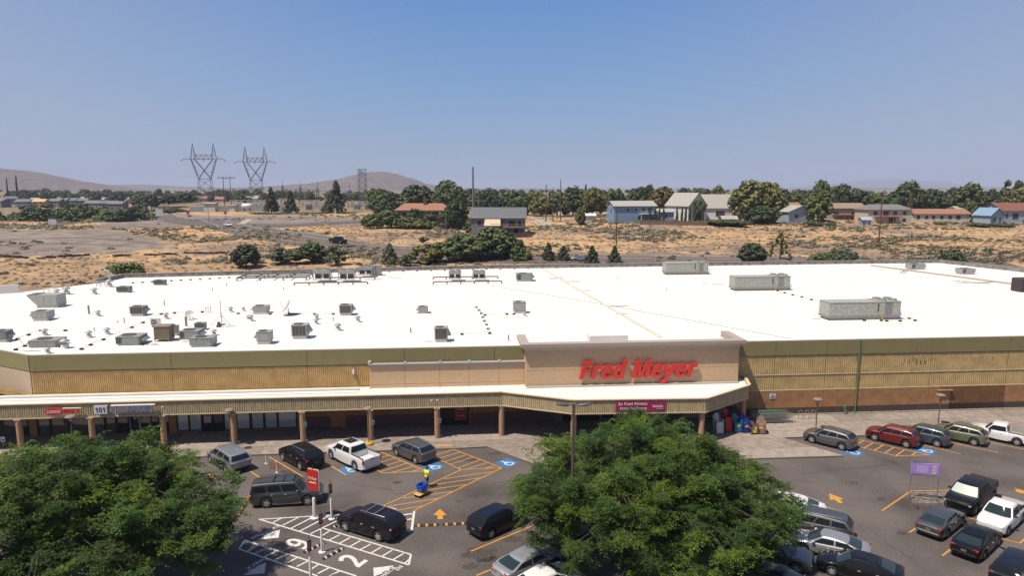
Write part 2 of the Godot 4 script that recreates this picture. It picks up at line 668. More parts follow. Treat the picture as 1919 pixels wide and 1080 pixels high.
func wheelchair(px: float, py: float, ang: float, blue: Material, white: Material, size := 1.5) -> void:
	var p := lot(px, py)
	var o := Vector2(p.x, p.z)
	var f := Vector2(cos(ang), -sin(ang))
	var s := Vector2(-f.y, f.x)
	var h := size * 0.5
	flat(PackedVector2Array([o - f * h - s * h, o + f * h - s * h, o + f * h + s * h, o - f * h + s * h]), blue, "blue_square", 0.003)
	var g := func(a: float, b: float) -> Vector2: return o + s * a * size + f * b * size
	var prev: Vector2
	for i in 11:
		var a := deg_to_rad(60.0 + 27.0 * i)
		var q: Vector2 = g.call(0.04 + 0.24 * cos(a), -0.14 + 0.24 * sin(a))
		if i > 0: bar(prev, q, white, 0.14, "wheelchair_symbol")
		prev = q
	bar(g.call(-0.04, 0.28), g.call(-0.02, -0.04), white, 0.16, "wheelchair_symbol")
	bar(g.call(-0.02, -0.04), g.call(0.2, -0.06), white, 0.13, "wheelchair_symbol")
	bar(g.call(0.2, -0.06), g.call(0.3, -0.3), white, 0.13, "wheelchair_symbol")
	bar(g.call(-0.1, 0.34), g.call(0.0, 0.34), white, 0.16, "wheelchair_symbol")

func build_lot() -> void:
	var tar := M("asphalt", 0.105, 0.089, 0.083, 0.85)
	tar.albedo_texture = asphalt_picture()
	tar.uv1_triplanar = true
	tar.uv1_world_triplanar = true
	tar.uv1_scale = Vector3.ONE / 46.0
	var mb := MB.new()
	mb.crease = 0.0
	mb.prism(PackedVector2Array([Vector2(-150, -4), Vector2(170, -4), Vector2(170, 85), Vector2(-150, 85)]), -0.5, 0.0)
	lot_node = structure("car_park", mb, tar, LF)
	# raised concrete pavement in slabs
	var edge := PackedVector2Array([Vector2(-75, 0.02), Vector2(-75, 6.6), Vector2(0.24, 6.45), Vector2(2.8, 6.3), Vector2(7.0, 11.0), Vector2(24.57, 11.1), Vector2(34.68, 11.2), Vector2(31.32, 6.4), Vector2(112, 7.3), Vector2(112, 0.02)])
	mb = MB.new()
	mb.crease = 0.0
	mb.prism(edge, 0.0, 0.125)
	var walk := structure("pavement", mb, M("pavement_joint", 0.136, 0.12, 0.104, 0.95), LF)
	var slabs := [M("concrete_a", 0.288, 0.244, 0.212, 0.9, 0.0, "grain", 5.0), M("concrete_b", 0.256, 0.216, 0.188, 0.9, 0.0, "grain", 7.0), M("concrete_c", 0.224, 0.182, 0.156, 0.9, 0.0, "grain", 6.0)]
	var rng := RandomNumberGenerator.new()
	rng.seed = 9
	var z := 0.0
	for row in [2.4, 2.2, 2.0, 2.3, 2.4]:
		var u := -75.0
		while u < 112.0:
			var w := 4.4
			var cell := PackedVector2Array([Vector2(u + 0.015, z + 0.035), Vector2(u + w - 0.015, z + 0.035), Vector2(u + w - 0.015, z + row), Vector2(u + 0.015, z + row)])
			for piece in Geometry2D.intersect_polygons(cell, edge):
				mb = MB.new()
				mb.crease = 0.0
				mb.prism(piece, 0.05, 0.14)
				var pick := rng.randi() % 3
				if u > 36.0 or u < -17.0 and z > 3.0: pick = 1 + rng.randi() % 2
				part("slab", mb, slabs[pick], walk)
			u += w
		z += row
	# markings
	var yel := M("yellow_road_paint", 0.528, 0.248, 0.036, 0.75, 0.0, "grain", 1.3)
	var whi := M("white_road_paint", 0.576, 0.568, 0.552, 0.75, 0.0, "grain", 1.3)
	var blu := M("blue_road_paint", 0.024, 0.152, 0.384, 0.75, 0.0, "grain", 1.0)
	for p in [[391, 888, 405.7, 898.6], [470, 884, 487.7, 896], [504.7, 856.6, 568, 893.8], [590, 855, 649, 891], [882.6, 1034, 1001, 985], [893, 1079, 935, 1062], [1025.5, 1022, 1044, 1013], [974, 953, 1002, 947], [1046, 1041.5, 1062, 1048], [1652, 958, 1706, 921], [1706, 921, 1800, 919], [1703, 998.5, 1716, 990], [1765, 1042, 1783, 1028], [1851, 1079.5, 1862, 1070], [1812, 970, 1838, 977.5], [1872, 1009, 1910, 1019], [1910, 1019, 1919, 1011], [1585, 999, 1601.7, 1003.5], [1628, 1041.5, 1656, 1048.3], [1501.7, 1046.7, 1531, 1053.5], [1524, 1051.7, 1517, 1068], [1466, 1017, 1476, 1006]]:
		stripe(p, yel)
	for p in zoomed([[1080, 290, 1385, 365], [1300, 268, 1700, 353], [1560, 255, 1919, 325], [540, 245, 1120, 372], [1120, 372, 840, 380], [840, 380, 505, 296], [575, 250, 515, 283], [655, 268, 570, 315], [740, 288, 655, 335], [825, 308, 745, 358], [915, 328, 840, 378], [1010, 350, 975, 375]], 1490, 770, 4.473): stripe(p, yel)
	for p in zoomed([[935, 310, 1580, 585], [1580, 585, 945, 615], [945, 615, 700, 500], [935, 310, 780, 350], [1035, 350, 830, 410], [1120, 395, 830, 480], [1215, 435, 880, 540], [1300, 470, 905, 595], [1390, 515, 1080, 608], [1490, 560, 1370, 597]], 600, 810, 8.0): stripe(p, yel)
	for p in zoomed([[655, 165, 1005, 298], [1005, 298, 710, 312], [710, 312, 500, 212], [655, 165, 530, 205], [700, 185, 545, 233], [745, 205, 590, 255], [795, 222, 632, 273], [845, 240, 690, 300], [895, 262, 755, 308], [950, 282, 880, 303], [710, 312, 150, 572], [1005, 298, 370, 608], [935, 326, 590, 378], [845, 372, 490, 424], [745, 420, 400, 470], [650, 468, 290, 517], [550, 518, 185, 576], [440, 572, 245, 606]], 680, 800, 3.857): stripe(p, yel, 0.11)
	for p in zoomed([[372, 612, 352, 758], [360, 630, 270, 642], [355, 668, 290, 679], [352, 758, 300, 741]], 680, 800, 3.857): stripe(p, whi, 0.17)
	for p in zoomed([[410, 670, 990, 636], [410, 670, 1490, 1000], [870, 735, 1505, 925], [1505, 925, 1490, 1000], [1500, 955, 1462, 990], [575, 660, 510, 692], [695, 655, 580, 713], [810, 648, 640, 735], [915, 645, 705, 755], [985, 675, 780, 775], [915, 757, 850, 797], [990, 782, 912, 822], [1065, 803, 990, 843], [1140, 825, 1065, 867], [1215, 850, 1140, 890], [1290, 872, 1218, 914], [1370, 895, 1297, 938], [1450, 918, 1375, 962], [305, 822, 1110, 1080], [305, 822, 265, 885], [265, 885, 830, 1080], [335, 835, 290, 850], [405, 858, 325, 900], [465, 878, 378, 917], [535, 899, 447, 942], [610, 922, 522, 964], [688, 946, 598, 992], [765, 972, 682, 1012], [838, 998, 772, 1040], [915, 1020, 832, 1062], [990, 1045, 900, 1085]], 380, 800, 3.856): stripe(p, whi, 0.13)
	flat_pixels(zoomed([[557, 595], [608, 640], [578, 640], [580, 670], [540, 670], [540, 640], [508, 640]], 680, 800, 3.857), yel)
	flat_pixels(zoomed([[918, 150], [1080, 215], [1040, 222], [1075, 260], [1030, 262], [975, 220], [930, 228]], 1400, 900, 6.0), yel)
	flat_pixels(zoomed([[1262, 268], [1400, 305], [1400, 330], [1330, 318], [1275, 296], [1300, 290]], 1640, 860, 4.91), yel)
	flat_pixels(zoomed([[455, 285], [440, 365], [240, 385], [300, 352], [285, 345], [375, 312], [365, 305]], 440, 940, 5.33), whi)
	flat_pixels(zoomed([[1385, 665], [1590, 640], [1545, 666], [1560, 674], [1470, 710], [1480, 720], [1390, 750]], 440, 940, 5.33), whi)
	flat_pixels(zoomed([[315, 612], [300, 720], [90, 738], [150, 702], [135, 695], [225, 660], [215, 652]], 440, 940, 5.33), whi)
	var a1 := lot(757, 1059)
	var a0 := lot(486, 974)
	var along := atan2(-(a0.z - a1.z), a0.x - a1.x)
	lot_text("6", 558, 1019, 1.9, along + PI, whi, 0.72)
	lot_text("2", 661, 1052, 1.9, along, whi, 0.72)
	lot_text("CHECK", 506, 995, 0.31, along + PI, whi, 1.2)
	lot_text("IN", 478, 1006.5, 0.31, along + PI, whi, 1.2)
	lot_text("CHECK", 725, 1075, 0.31, along, whi, 1.2)
	lot_text("IN", 748, 1065.5, 0.31, along, whi, 1.2)
	lot_text("CHECK", 482, 1056, 0.31, along + PI, whi, 1.2)
	var row := deg_to_rad(132.0)
	for p in [[657, 880], [812, 875], [950, 868], [1596, 848], [1732, 845]]: wheelchair(p[0], p[1], row, blu, whi, 1.55)
	# rusty patch, light patches and manhole covers set in the ground
	flat_pixels(zoomed([[925, 365], [1095, 345], [1105, 425], [940, 460]], 380, 820, 7.38), M("rusty_asphalt_patch", 0.12, 0.06, 0.036, 0.9, 0.0, "strong", 0.7), "rusty_patch")
	flat_pixels([[1706, 923], [1790, 921], [1779, 944], [1708, 944]], M("bared_concrete_patch", 0.192, 0.16, 0.132, 0.9, 0.0, "strong", 3.0), "bared_patch")
	# oil stains where cars stand
	var oil := M("oil_stain", 0.075, 0.062, 0.056, 0.7, 0.0, "strong", 1.2)
	rng.seed = 60
	for q in [[905, 1038, 1.0], [925, 1050, 0.6], [884, 1062, 0.5], [960, 1010, 0.6], [540, 884, 0.5], [880, 862, 0.7], [930, 850, 0.5], [1690, 1000, 0.4], [1650, 935, 0.35], [745, 905, 0.3], [860, 940, 0.25], [1600, 905, 0.3], [1480, 925, 0.4]]:
		var o := lot(q[0], q[1])
		var ring := PackedVector2Array()
		for i in 14:
			var rr: float = q[2] * rng.randf_range(0.45, 1.15)
			ring.append(Vector2(o.x + cos(i * TAU / 14) * rr * 1.5, o.z + sin(i * TAU / 14) * rr))
		flat(ring, oil, "oil_stain", 0.0015)
	# sealed cracks
	var seal := M("crack_sealer", 0.055, 0.048, 0.045, 0.6)
	for q in [[930, 905, 1010, 890], [1500, 890, 1700, 868], [1690, 868, 1850, 885], [880, 960, 960, 900], [640, 900, 760, 925], [1640, 1000, 1720, 1060], [1390, 880, 1520, 905]]:
		var c0 := lot(q[0], q[1])
		var c1 := lot(q[2], q[3])
		var last := Vector2(c0.x, c0.z)
		for i in 9:
			var w := c0.lerp(c1, (i + 1) / 9.0)
			var nx := Vector2(w.x + rng.randf_range(-0.25, 0.25), w.z + rng.randf_range(-0.3, 0.3))
			bar(last, nx, seal, 0.035, "sealed_crack")
			last = nx
	var iron := M("cast_iron", 0.048, 0.04, 0.036, 0.7, 0.3)
	for p in [[465, 839.5]]:
		var q := lot(p[0], p[1], 0.14)
		mb = MB.new()
		mb.lathe(Vector3(q.x, 0.0, q.z), [[0.4, 0.13], [0.4, 0.148], [0.36, 0.15], [0.0, 0.15]], 20)
		part("manhole_cover", mb, iron, walk)
	mb = MB.new()
	mb.crease = 0.0
	var r0 := lot(816, 843, 0.02)
	var r1 := lot(849, 842, 0.02)
	mb.quad(Vector3(r0.x, 0.03, r0.z + 0.05), Vector3(r1.x, 0.03, r1.z + 0.05), Vector3(r1.x, 0.165, r1.z - 0.75), Vector3(r0.x, 0.165, r0.z - 0.75))
	mb.tri(Vector3(r1.x, 0.03, r1.z + 0.05), Vector3(r1.x, 0.0, r1.z - 0.75), Vector3(r1.x, 0.165, r1.z - 0.75))
	mb.tri(Vector3(r0.x, 0.03, r0.z + 0.05), Vector3(r0.x, 0.165, r0.z - 0.75), Vector3(r0.x, 0.0, r0.z - 0.75))
	part("yellow_ramp", mb, M("bright_yellow_paint", 0.576, 0.32, 0.024, 0.7, 0.0, "grain", 0.8), walk)

func asphalt_picture() -> Texture2D:
	var S := 1024
	var big := FastNoiseLite.new()
	big.seed = 31
	big.frequency = 0.006
	big.fractal_octaves = 4
	var small := FastNoiseLite.new()
	small.seed = 32
	small.frequency = 0.22
	small.fractal_octaves = 2
	var A := big.get_seamless_image(S, S)
	var B := small.get_seamless_image(S, S)
	A.convert(Image.FORMAT_L8)
	B.convert(Image.FORMAT_L8)
	var da := A.get_data()
	var db := B.get_data()
	var out := PackedByteArray()
	out.resize(S * S)
	for i in S * S:
		var a := da[i] / 255.0
		var k := 0.80 + 0.2 * smoothstep(0.1, 0.9, a) + (db[i] / 255.0 - 0.5) * 0.22
		if a < 0.2: k *= lerpf(0.72, 1.0, a / 0.2)
		out[i] = int(clampf(k, 0, 1) * 255)
	return ImageTexture.create_from_image(Image.create_from_data(S, S, false, Image.FORMAT_L8, out))

# ------------------------------------------------------------------ the store
var store: Node3D

func ribs(a: Vector3, b: Vector3, h0: float, h1: float, pitch: float, depth: float) -> MB:   # ribbed sheet from a to b; its outside is on the right of the walk
	var m := MB.new()
	m.crease = 0.0
	var d := (b - a)
	var len := d.length()
	d /= len
	var out := d.cross(Vector3.UP) * -1.0
	out = Vector3(-d.z, 0, d.x)
	var n := int(len / pitch)
	var p := len / n
	var pts := []
	for i in n:
		pts.append([i * p, 0.0])
		pts.append([i * p + p * 0.30, 0.0])
		pts.append([i * p + p * 0.42, depth])
		pts.append([i * p + p * 0.86, depth])
	pts.append([len, 0.0])
	for i in pts.size() - 1:
		var q0: Vector3 = a + d * pts[i][0] + out * pts[i][1]
		var q1: Vector3 = a + d * pts[i + 1][0] + out * pts[i + 1][1]
		m.quad(q0 + Vector3(0, h0, 0), q1 + Vector3(0, h0, 0), q1 + Vector3(0, h1, 0), q0 + Vector3(0, h1, 0))
	var back := out * -0.04
	m.quad(a + Vector3(0, h1, 0) + back, a + Vector3(0, h1, 0) + out * depth, b + Vector3(0, h1, 0) + out * depth, b + Vector3(0, h1, 0) + back)
	return m

func slab(a: Vector3, b: Vector3, h0: float, h1: float, thick: float) -> MB:     # a plain panel along a line, standing out by thick
	var m := MB.new()
	m.crease = 0.0
	var d := (b - a).normalized()
	var out := Vector3(-d.z, 0, d.x) * thick
	var y0 := Vector3(0, h0, 0)
	var y1 := Vector3(0, h1, 0)
	m.quad(a + out + y0, b + out + y0, b + out + y1, a + out + y1)
	m.quad(a + out + y1, b + out + y1, b + y1, a + y1)
	m.quad(a + y0, b + y0, b + out + y0, a + out + y0)
	m.quad(a + y0, a + out + y0, a + out + y1, a + y1)
	m.quad(b + out + y0, b + y0, b + y1, b + out + y1)
	m.quad(b + y0, a + y0, a + y1, b + y1)
	return m

func shop_window(u0: float, u1: float, h0: float, h1: float, frame: Material, back: Material, bar_w := 0.07) -> void:
	var m := MB.new()
	m.crease = 0.0
	for b in [[u0, u1, h0, h0 + bar_w], [u0, u1, h1 - bar_w, h1]]:
		m.span(Vector3(b[0], b[2], -0.02), Vector3(b[1], b[3], 0.1))
	for b in [u0, u1 - bar_w]:
		m.span(Vector3(b, h0 + bar_w, -0.02), Vector3(b + bar_w, h1 - bar_w, 0.098))
	var w := part("window", m, frame, store)
	var g := MB.new()
	g.crease = 0.0
	g.quad(Vector3(u0 + bar_w, h0 + bar_w, 0.055), Vector3(u1 - bar_w, h0 + bar_w, 0.055), Vector3(u1 - bar_w, h1 - bar_w, 0.055), Vector3(u0 + bar_w, h1 - bar_w, 0.055))
	part("pane", g, back, w)

func build_store() -> void:
	store = thing("store_building", "long low cream and olive store with a white flat roof and covered front walk", "store", LF)
	var olive := M("olive_band", 0.216, 0.186, 0.084, 0.8, 0.0, "faint", 9.0)
	var cream := M("ribbed_cream", 0.48, 0.316, 0.128, 0.8, 0.0, "grain", 11.0)
	var cream_right := M("ribbed_tan", 0.48, 0.344, 0.156, 0.8, 0.0, "grain", 11.0)
	var fascia_mat := M("ribbed_khaki", 0.455, 0.362, 0.215, 0.8, 0.0, "grain", 6.0)
	var brown := M("brown_wall", 0.336, 0.172, 0.076, 0.85, 0.0, "grain", 8.0)
	var base_mat := M("dark_wall_base", 0.068, 0.046, 0.0376, 0.85, 0.0, "grain", 6.0)
	var plum := M("plum_wall_base", 0.115, 0.058, 0.066, 0.85)
	var stucco := M("pink_beige_stucco", 0.496, 0.344, 0.212, 0.9, 0.0, "faint", 5.0)
	var white := M("roof_membrane", 0.64, 0.615, 0.595, 0.75, 0.0, "faint", 22.0)
	var trim := M("cream_trim", 0.496, 0.416, 0.288, 0.7)
	var grey_trim := M("grey_metal_coping", 0.384, 0.368, 0.352, 0.5, 0.2)
	var shell := M("wall_core", 0.16, 0.144, 0.12, 0.9)
	var column_mat := M("tan_column", 0.4, 0.24, 0.136, 0.8, 0.0, "grain", 2.0)
	# roof and closed shell
	var outline := PackedVector2Array([Vector2(-40.5, -0.12), Vector2(-60, -11.8), Vector2(-88, -16), Vector2(-88, -31), Vector2(-66.5, -42.5), Vector2(-60, -52), Vector2(-59, -59), Vector2(5, -67.3), Vector2(79, -69.8), Vector2(103, -70), Vector2(108, -52), Vector2(112, -0.12)])
	var m := MB.new()
	m.crease = 0.0
	m.prism(outline, 7.8, 8.08)
	part("roof", m, white, store)
	m = MB.new()
	m.crease = 0.0
	for i in outline.size():
		var a := outline[i]
		var b := outline[(i + 1) % outline.size()]
		m.quad(Vector3(a.x, -0.4, a.y), Vector3(b.x, -0.4, b.y), Vector3(b.x, 7.8, b.y), Vector3(a.x, 7.8, a.y))
	part("shell", m, shell, store)
	# dirt on the membrane near machines and drains
	var rng := RandomNumberGenerator.new()
	rng.seed = 71
	var soil := M("membrane_dirt", 0.37, 0.335, 0.30, 0.9, 0.0, "strong", 1.5)
	for q in [[1160, 574, 1.2], [1100, 545, 1.0], [1075, 528, 1.4], [700, 524, 1.5], [742, 522, 1.0], [730, 519, 0.7], [350, 640, 0.7], [285, 646, 0.8], [430, 612, 0.8], [1530, 598, 0.6], [1345, 533, 0.8], [1320, 532, 0.6], [1830, 530, 2.4], [1800, 527, 1.2], [1040, 522, 1.6], [66, 658, 0.8], [806, 640, 0.5], [1165, 588, 0.8]]:
		var p := lot(q[0], q[1], 8.08)
		var ring := PackedVector2Array()
		for i in 16:
			var rr: float = q[2] * rng.randf_range(0.35, 1.1)
			ring.append(Vector2(p.x + cos(i * TAU / 16) * rr * 1.7, p.z + sin(i * TAU / 16) * rr * 0.5))
		m = MB.new()
		m.crease = 0.0
		m.prism(ring, 8.085, 8.085)
		part("dirt_patch", m, soil, store)
	# weather marks on the ribbed wall
	for q in [[1694, 675], [1703, 678], [1711, 674], [1718, 674], [1708, 692], [1640, 668], [1572, 667], [1604, 672], [1745, 672], [1752, 671], [1690, 682], [1480, 668], [1840, 668], [1860, 672]]:
		var d := ray(q[0], q[1])
		var P := LF.affine_inverse() * (Vector3(0, EYE, 0) + d * ((LF.origin - Vector3(0, EYE, 0)).dot(LF.basis.z) / d.dot(LF.basis.z)))
		part("wall_mark", boxes([[P.x, P.y, -0.03, 0.1, rng.randf_range(0.15, 0.4), 0.012]]), M("wall_stain", 0.29, 0.215, 0.125, 0.9), store)
	# parapets round the back, and a low rim in front
	var par := M("parapet_concrete", 0.272, 0.252, 0.236, 0.9, 0.0, "strong", 8.0)
	for i in range(5, 10):
		var a := Vector3(outline[i].x, 0, outline[i].y)
		var b := Vector3(outline[i + 1].x, 0, outline[i + 1].y)
		part("parapet", slab(a, b, 7.0, 8.78, 0.2), par, store)
		part("parapet_cap", slab(a + (b - a).normalized().cross(Vector3.UP) * -0.05, b + (b - a).normalized().cross(Vector3.UP) * -0.05, 8.78, 8.83, 0.3), grey_trim, store)
	part("parapet", slab(Vector3(-88, 0, -31), Vector3(-66.5, 0, -42.5), 7.0, 9.3, 0.35), white, store)
	for e in [[Vector3(-40.5, 0, -0.2), Vector3(112, 0, -0.2)], [Vector3(-60, 0, -11.88), Vector3(-40.5, 0, -0.2)]]:
		part("roof_rim", slab(e[0], e[1], 8.0, 8.2, 0.14), grey_trim, store)
	# front wall: panels between joints
	var joints := [-40.5, -27.5, -14.6, -5.1, 3.9, 13.0, 28.75, 33.3, 38.87, 42.4, 50.6, 59.4, 68.0, 77.0, 86.0, 95.0, 104.0, 112.0]
	for i in joints.size() - 1:
		var u0: float = joints[i] + 0.02
		var u1: float = joints[i + 1] - 0.02
		var A := Vector3(u0, 0, -0.1)
		var B := Vector3(u1, 0, -0.1)
		part("olive_panel", slab(A, B, 6.62, 8.14, 0.12), olive, store)
		if u1 < -5.0:
			B.x = minf(u1, -8.52)
			part("ribbed_panel", ribs(A + Vector3(0, 0, 0.03), B + Vector3(0, 0, 0.03), 4.38, 6.54, 0.185, 0.035), cream, store)
			part("ledge", slab(A, B, 3.95, 4.33, 0.16), cream, store)
		elif u0 > 28.0:
			part("ribbed_panel", ribs(A + Vector3(0, 0, 0.03), B + Vector3(0, 0, 0.03), 4.53, 6.56, 0.23, 0.03), cream_right, store)
			part("ribbed_panel", ribs(A + Vector3(0, 0, 0.03), B + Vector3(0, 0, 0.03), 2.86, 4.47, 0.23, 0.03), cream_right, store)
			part("reveal", slab(A, B, 4.475, 4.525, 0.1), trim, store)
			part("reveal", slab(A, B, 2.79, 2.855, 0.11), trim, store)
			if i == 11:
				part("brown_panel", slab(Vector3(53.1, 0, -0.1), B, 0.90, 2.785, 0.1), brown, store)
				part("brown_panel", slab(A, Vector3(51.85, 0, -0.1), 0.90, 2.785, 0.1), brown, store)
				part("base_panel", slab(Vector3(53.1, 0, -0.1), B, 0.14, 0.86, 0.12), base_mat, store)
				part("base_panel", slab(A, Vector3(51.85, 0, -0.1), 0.14, 0.86, 0.12), base_mat, store)
				part("brown_panel", slab(Vector3(51.85, 0, -0.1), Vector3(53.1, 0, -0.1), 2.3, 2.785, 0.1), brown, store)
			else:
				part("brown_panel", slab(A, B, 0.90, 2.785, 0.1), brown, store)
				part("base_panel", slab(A, B, 0.14, 0.86, 0.12), base_mat, store)
	part("kerb_strip", boxes([[71.5, 0.19, 0.14, 81.0, 0.10, 0.2]]), M("concrete_a", 0.336, 0.3, 0.264), store)
	# the wing that turns back on the left
	var d := (Vector3(-40.5, 0, -0.1) - Vector3(-60, 0, -11.78))
	for k in 3:
		var A := Vector3(-60, 0, -11.78) + d * (k / 3.0 + 0.001)
		var B := Vector3(-60, 0, -11.78) + d * ((k + 1) / 3.0 - 0.001)
		part("olive_panel", slab(A, B, 6.62, 8.14, 0.12), olive, store)
		part("plain_panel", slab(A, B, 4.38, 6.54, 0.08), M("plain_tan_panel", 0.40, 0.31, 0.22, 0.85), store)
		part("ledge", slab(A, B, 3.7, 4.33, 0.16), cream, store)
	# metal door and shutter in the right wall
	var door := part("door", boxes([[52.47, 1.2, -0.03, 1.16, 2.12, 0.08]]), M("brown_door", 0.272, 0.16, 0.08, 0.7), store)
	part("handle", boxes([[52.95, 1.15, 0.03, 0.06, 0.18, 0.05]]), grey_trim, door)
	part("door_canopy", boxes([[52.4, 2.42, 0.1, 1.7, 0.1, 0.35]]), brown, store)
	var pipe := MB.new()
	pipe.tube(Vector3(42.4, 0.2, 0.1), Vector3(42.4, 8.25, 0.1), 0.06, 0.06, 8)
	part("downpipe", pipe, M("green_downpipe", 0.128, 0.184, 0.104, 0.6), store)
	# stucco block between the ribbed wall and the tower
	var bu := [-8.5, -5.05, -1.6, 1.3, 4.3, 6.88]
	for i in 5:
		for hh in [[4.0, 4.66], [4.69, 6.5]]:
			part("stucco_panel", slab(Vector3(bu[i] + 0.012, 0, 0.02), Vector3(bu[i + 1] - 0.012, 0, 0.02), hh[0], hh[1], 0.6), stucco, store)
		part("post_foot", boxes([[bu[i] + 0.02, 4.2, 0.72, 0.12, 0.3, 0.2]]), grey_trim, store)
		part("coping_joint", boxes([[bu[i] + 0.05, 6.86, 0.5, 0.2, 0.12, 0.5]]), grey_trim, store)
	part("coping", boxes([[-0.8, 6.62, 0.62, 15.5, 0.2, 0.25], [-0.8, 6.76, 0.55, 15.6, 0.08, 0.5], [-8.48, 6.9, 0.35, 0.3, 0.2, 0.7]]), grey_trim, store)
	part("coping_back", boxes([[-0.8, 6.5, 0.2, 15.3, 0.1, 0.36]]), grey_trim, store)
	# sign tower
	for hh in [[3.5, 4.35], [4.375, 5.98], [6.005, 7.9]]:
		part("stucco_panel", slab(Vector3(6.9, 0, -0.1), Vector3(28.7, 0, -0.1), hh[0], hh[1], 1.6), stucco, store)
	part("tower_core", boxes([[17.8, 5.7, 0.68, 21.72, 4.4, 1.56]]), M("tower_joint", 0.24, 0.176, 0.136, 0.9), store)
	var corner := [Vector3(6.9, 0, -2.6), Vector3(6.9, 0, 1.5), Vector3(28.7, 0, 1.5), Vector3(28.7, 0, -2.6)]
	var outs := [Vector3(-1, 0, 0), Vector3(-1, 0, 1), Vector3(1, 0, 1), Vector3(1, 0, 0)]
	var prof2 := [[-0.15, 7.9], [0.02, 7.9], [0.06, 8.05], [0.36, 8.34], [0.52, 8.46], [0.52, 8.78], [-0.35, 8.8], [-0.35, 8.1], [-0.15, 7.9]]
	m = MB.new()
	m.crease = 25.0
	for i in 3:
		for k in prof2.size() - 1:
			var P0: Vector3 = corner[i] + outs[i] * prof2[k][0] + Vector3(0, prof2[k][1], 0)
			var P1: Vector3 = corner[i + 1] + outs[i + 1] * prof2[k][0] + Vector3(0, prof2[k][1], 0)
			var P2: Vector3 = corner[i + 1] + outs[i + 1] * prof2[k + 1][0] + Vector3(0, prof2[k + 1][1], 0)
			var P3: Vector3 = corner[i] + outs[i] * prof2[k + 1][0] + Vector3(0, prof2[k + 1][1], 0)
			m.quad(P0, P1, P2, P3)
	part("cornice", m, M("cornice_grey_beige", 0.336, 0.288, 0.248, 0.7, 0.1), store)
	part("tower_roof", boxes([[17.8, 8.12, -0.6, 21.4, 0.08, 4.0]]), white, store)
	part("roof_curb", boxes([[15.7, 8.5, -1.4, 4.0, 0.9, 1.8]]), white, store)
	# covered walk
	var edge := [Vector3(-75, 0, 4.0), Vector3(4.35, 0, 3.72), Vector3(10.8, 0, 6.8), Vector3(23.2, 0, 7.35), Vector3(28.95, 0, 3.5), Vector3(29.9, 0, 0.12)]
	var poly := PackedVector2Array()
	for e in edge: poly.append(Vector2(e.x, e.z - 0.08))
	poly.append(Vector2(-75, 0.02))
	m = MB.new()
	m.crease = 0.0
	m.prism(poly, 4.18, 4.3)
	part("walk_roof", m, white, store)
	m = MB.new()
	m.crease = 0.0
	m.prism(poly, 3.24, 3.3)
	part("soffit", m, M("brown_soffit", 0.16, 0.105, 0.066, 0.9), store)
	for i in edge.size() - 1:
		var a: Vector3 = edge[i]
		var b: Vector3 = edge[i + 1]
		var len := (b - a).length()
		var k := maxi(1, roundi(len / 6.3))
		for j in k:
			var p := a.lerp(b, float(j) / k)
			var q := a.lerp(b, float(j + 1) / k)
			var e := (q - p).normalized() * 0.012
			part("fascia_panel", ribs(p + e, q - e, 3.26, 4.53, 0.2, 0.035), fascia_mat, store)
			part("fascia_back", slab(p - (q - p).normalized().cross(Vector3.UP) * 0.0 + Vector3(0, 0, -0.16), q + Vector3(0, 0, -0.16), 3.2, 4.5, 0.1), fascia_mat, store)
			part("fascia_cap", slab(p + Vector3(0, 0, -0.2), q + Vector3(0, 0, -0.2), 4.53, 4.6, 0.32), trim, store)
			part("fascia_foot", slab(p + Vector3(0, 0, -0.1), q + Vector3(0, 0, -0.1), 3.18, 3.26, 0.17), trim, store)
	part("gutter", boxes([[-26.5, 4.34, 1.9, 34.0, 0.1, 0.3], [-26.5, 4.42, 0.9, 34.0, 0.16, 0.35]]), white, store)
	part("flashing", boxes([[17.8, 4.36, 1.75, 21.7, 0.16, 0.4]]), grey_trim, store)
	var cm := MB.new()
	cm.lathe(Vector3.ZERO, [[0.0, 0.13], [0.27, 0.13], [0.27, 3.22], [0.0, 3.22]], 18)
	var col_mesh := cm.mesh()
	for p in [[-71.2, 3.72], [-64.9, 3.72], [-58.6, 3.72], [-52.3, 3.72], [-46.0, 3.72], [-39.7, 3.72], [-33.4, 3.72], [-27.1, 3.72], [-20.78, 3.7], [-14.46, 3.68], [-8.16, 3.66], [-1.84, 3.64], [4.36, 3.5], [10.9, 6.4], [23.0, 6.95], [28.6, 3.3], [29.4, 1.5]]:
		var c := part("column", col_mesh, column_mat, store, Transform3D(Basis(), Vector3(p[0], 0, p[1])))
		part("collar", boxes([[0, 3.13, 0, 0.56, 0.1, 0.56]]), trim, c)
	# ground floor behind the walk
	var black := M("black_window_frame", 0.0096, 0.0088, 0.0088, 0.4, 0.2)
	var alu := M("pale_window_frame", 0.4, 0.376, 0.344, 0.4)
	var dark := M("dark_shop_glass", 0.02, 0.0224, 0.024, 0.04)
	dark.metallic_specular = 0.9
	var dim := M("dim_shop_glass", 0.08, 0.076, 0.072, 0.06)
	dim.metallic_specular = 0.8
	var frosted := M("papered_shop_glass", 0.368, 0.432, 0.448, 0.12)
	frosted.metallic_specular = 0.7
	part("ground_wall", boxes([[-33.9, 1.75, -0.06, 82.2, 3.2, 0.08]]), brown, store)
	for w in [[-52.0, -47.6, dim], [-47.5, -44.0, dim], [-43.9, -42.05, dim], [-41.9, -41.15, dark], [-40.25, -39.15, dim], [-39.05, -37.4, dim], [-37.3, -35.35, dim], [-35.25, -34.1, dim], [-34.0, -33.05, dim], [-32.95, -31.85, dark], [-29.0, -28.05, dark]]:
		shop_window(w[0], w[1], 0.25, 3.0, black, w[2])
	for w in [[-27.3, -26.2], [-26.15, -24.98], [-22.85, -21.75], [-21.65, -20.35], [-20.22, -19.02], [-18.95, -17.72], [-17.65, -15.85]]:
		shop_window(w[0], w[1], 0.3, 3.0, black, frosted)
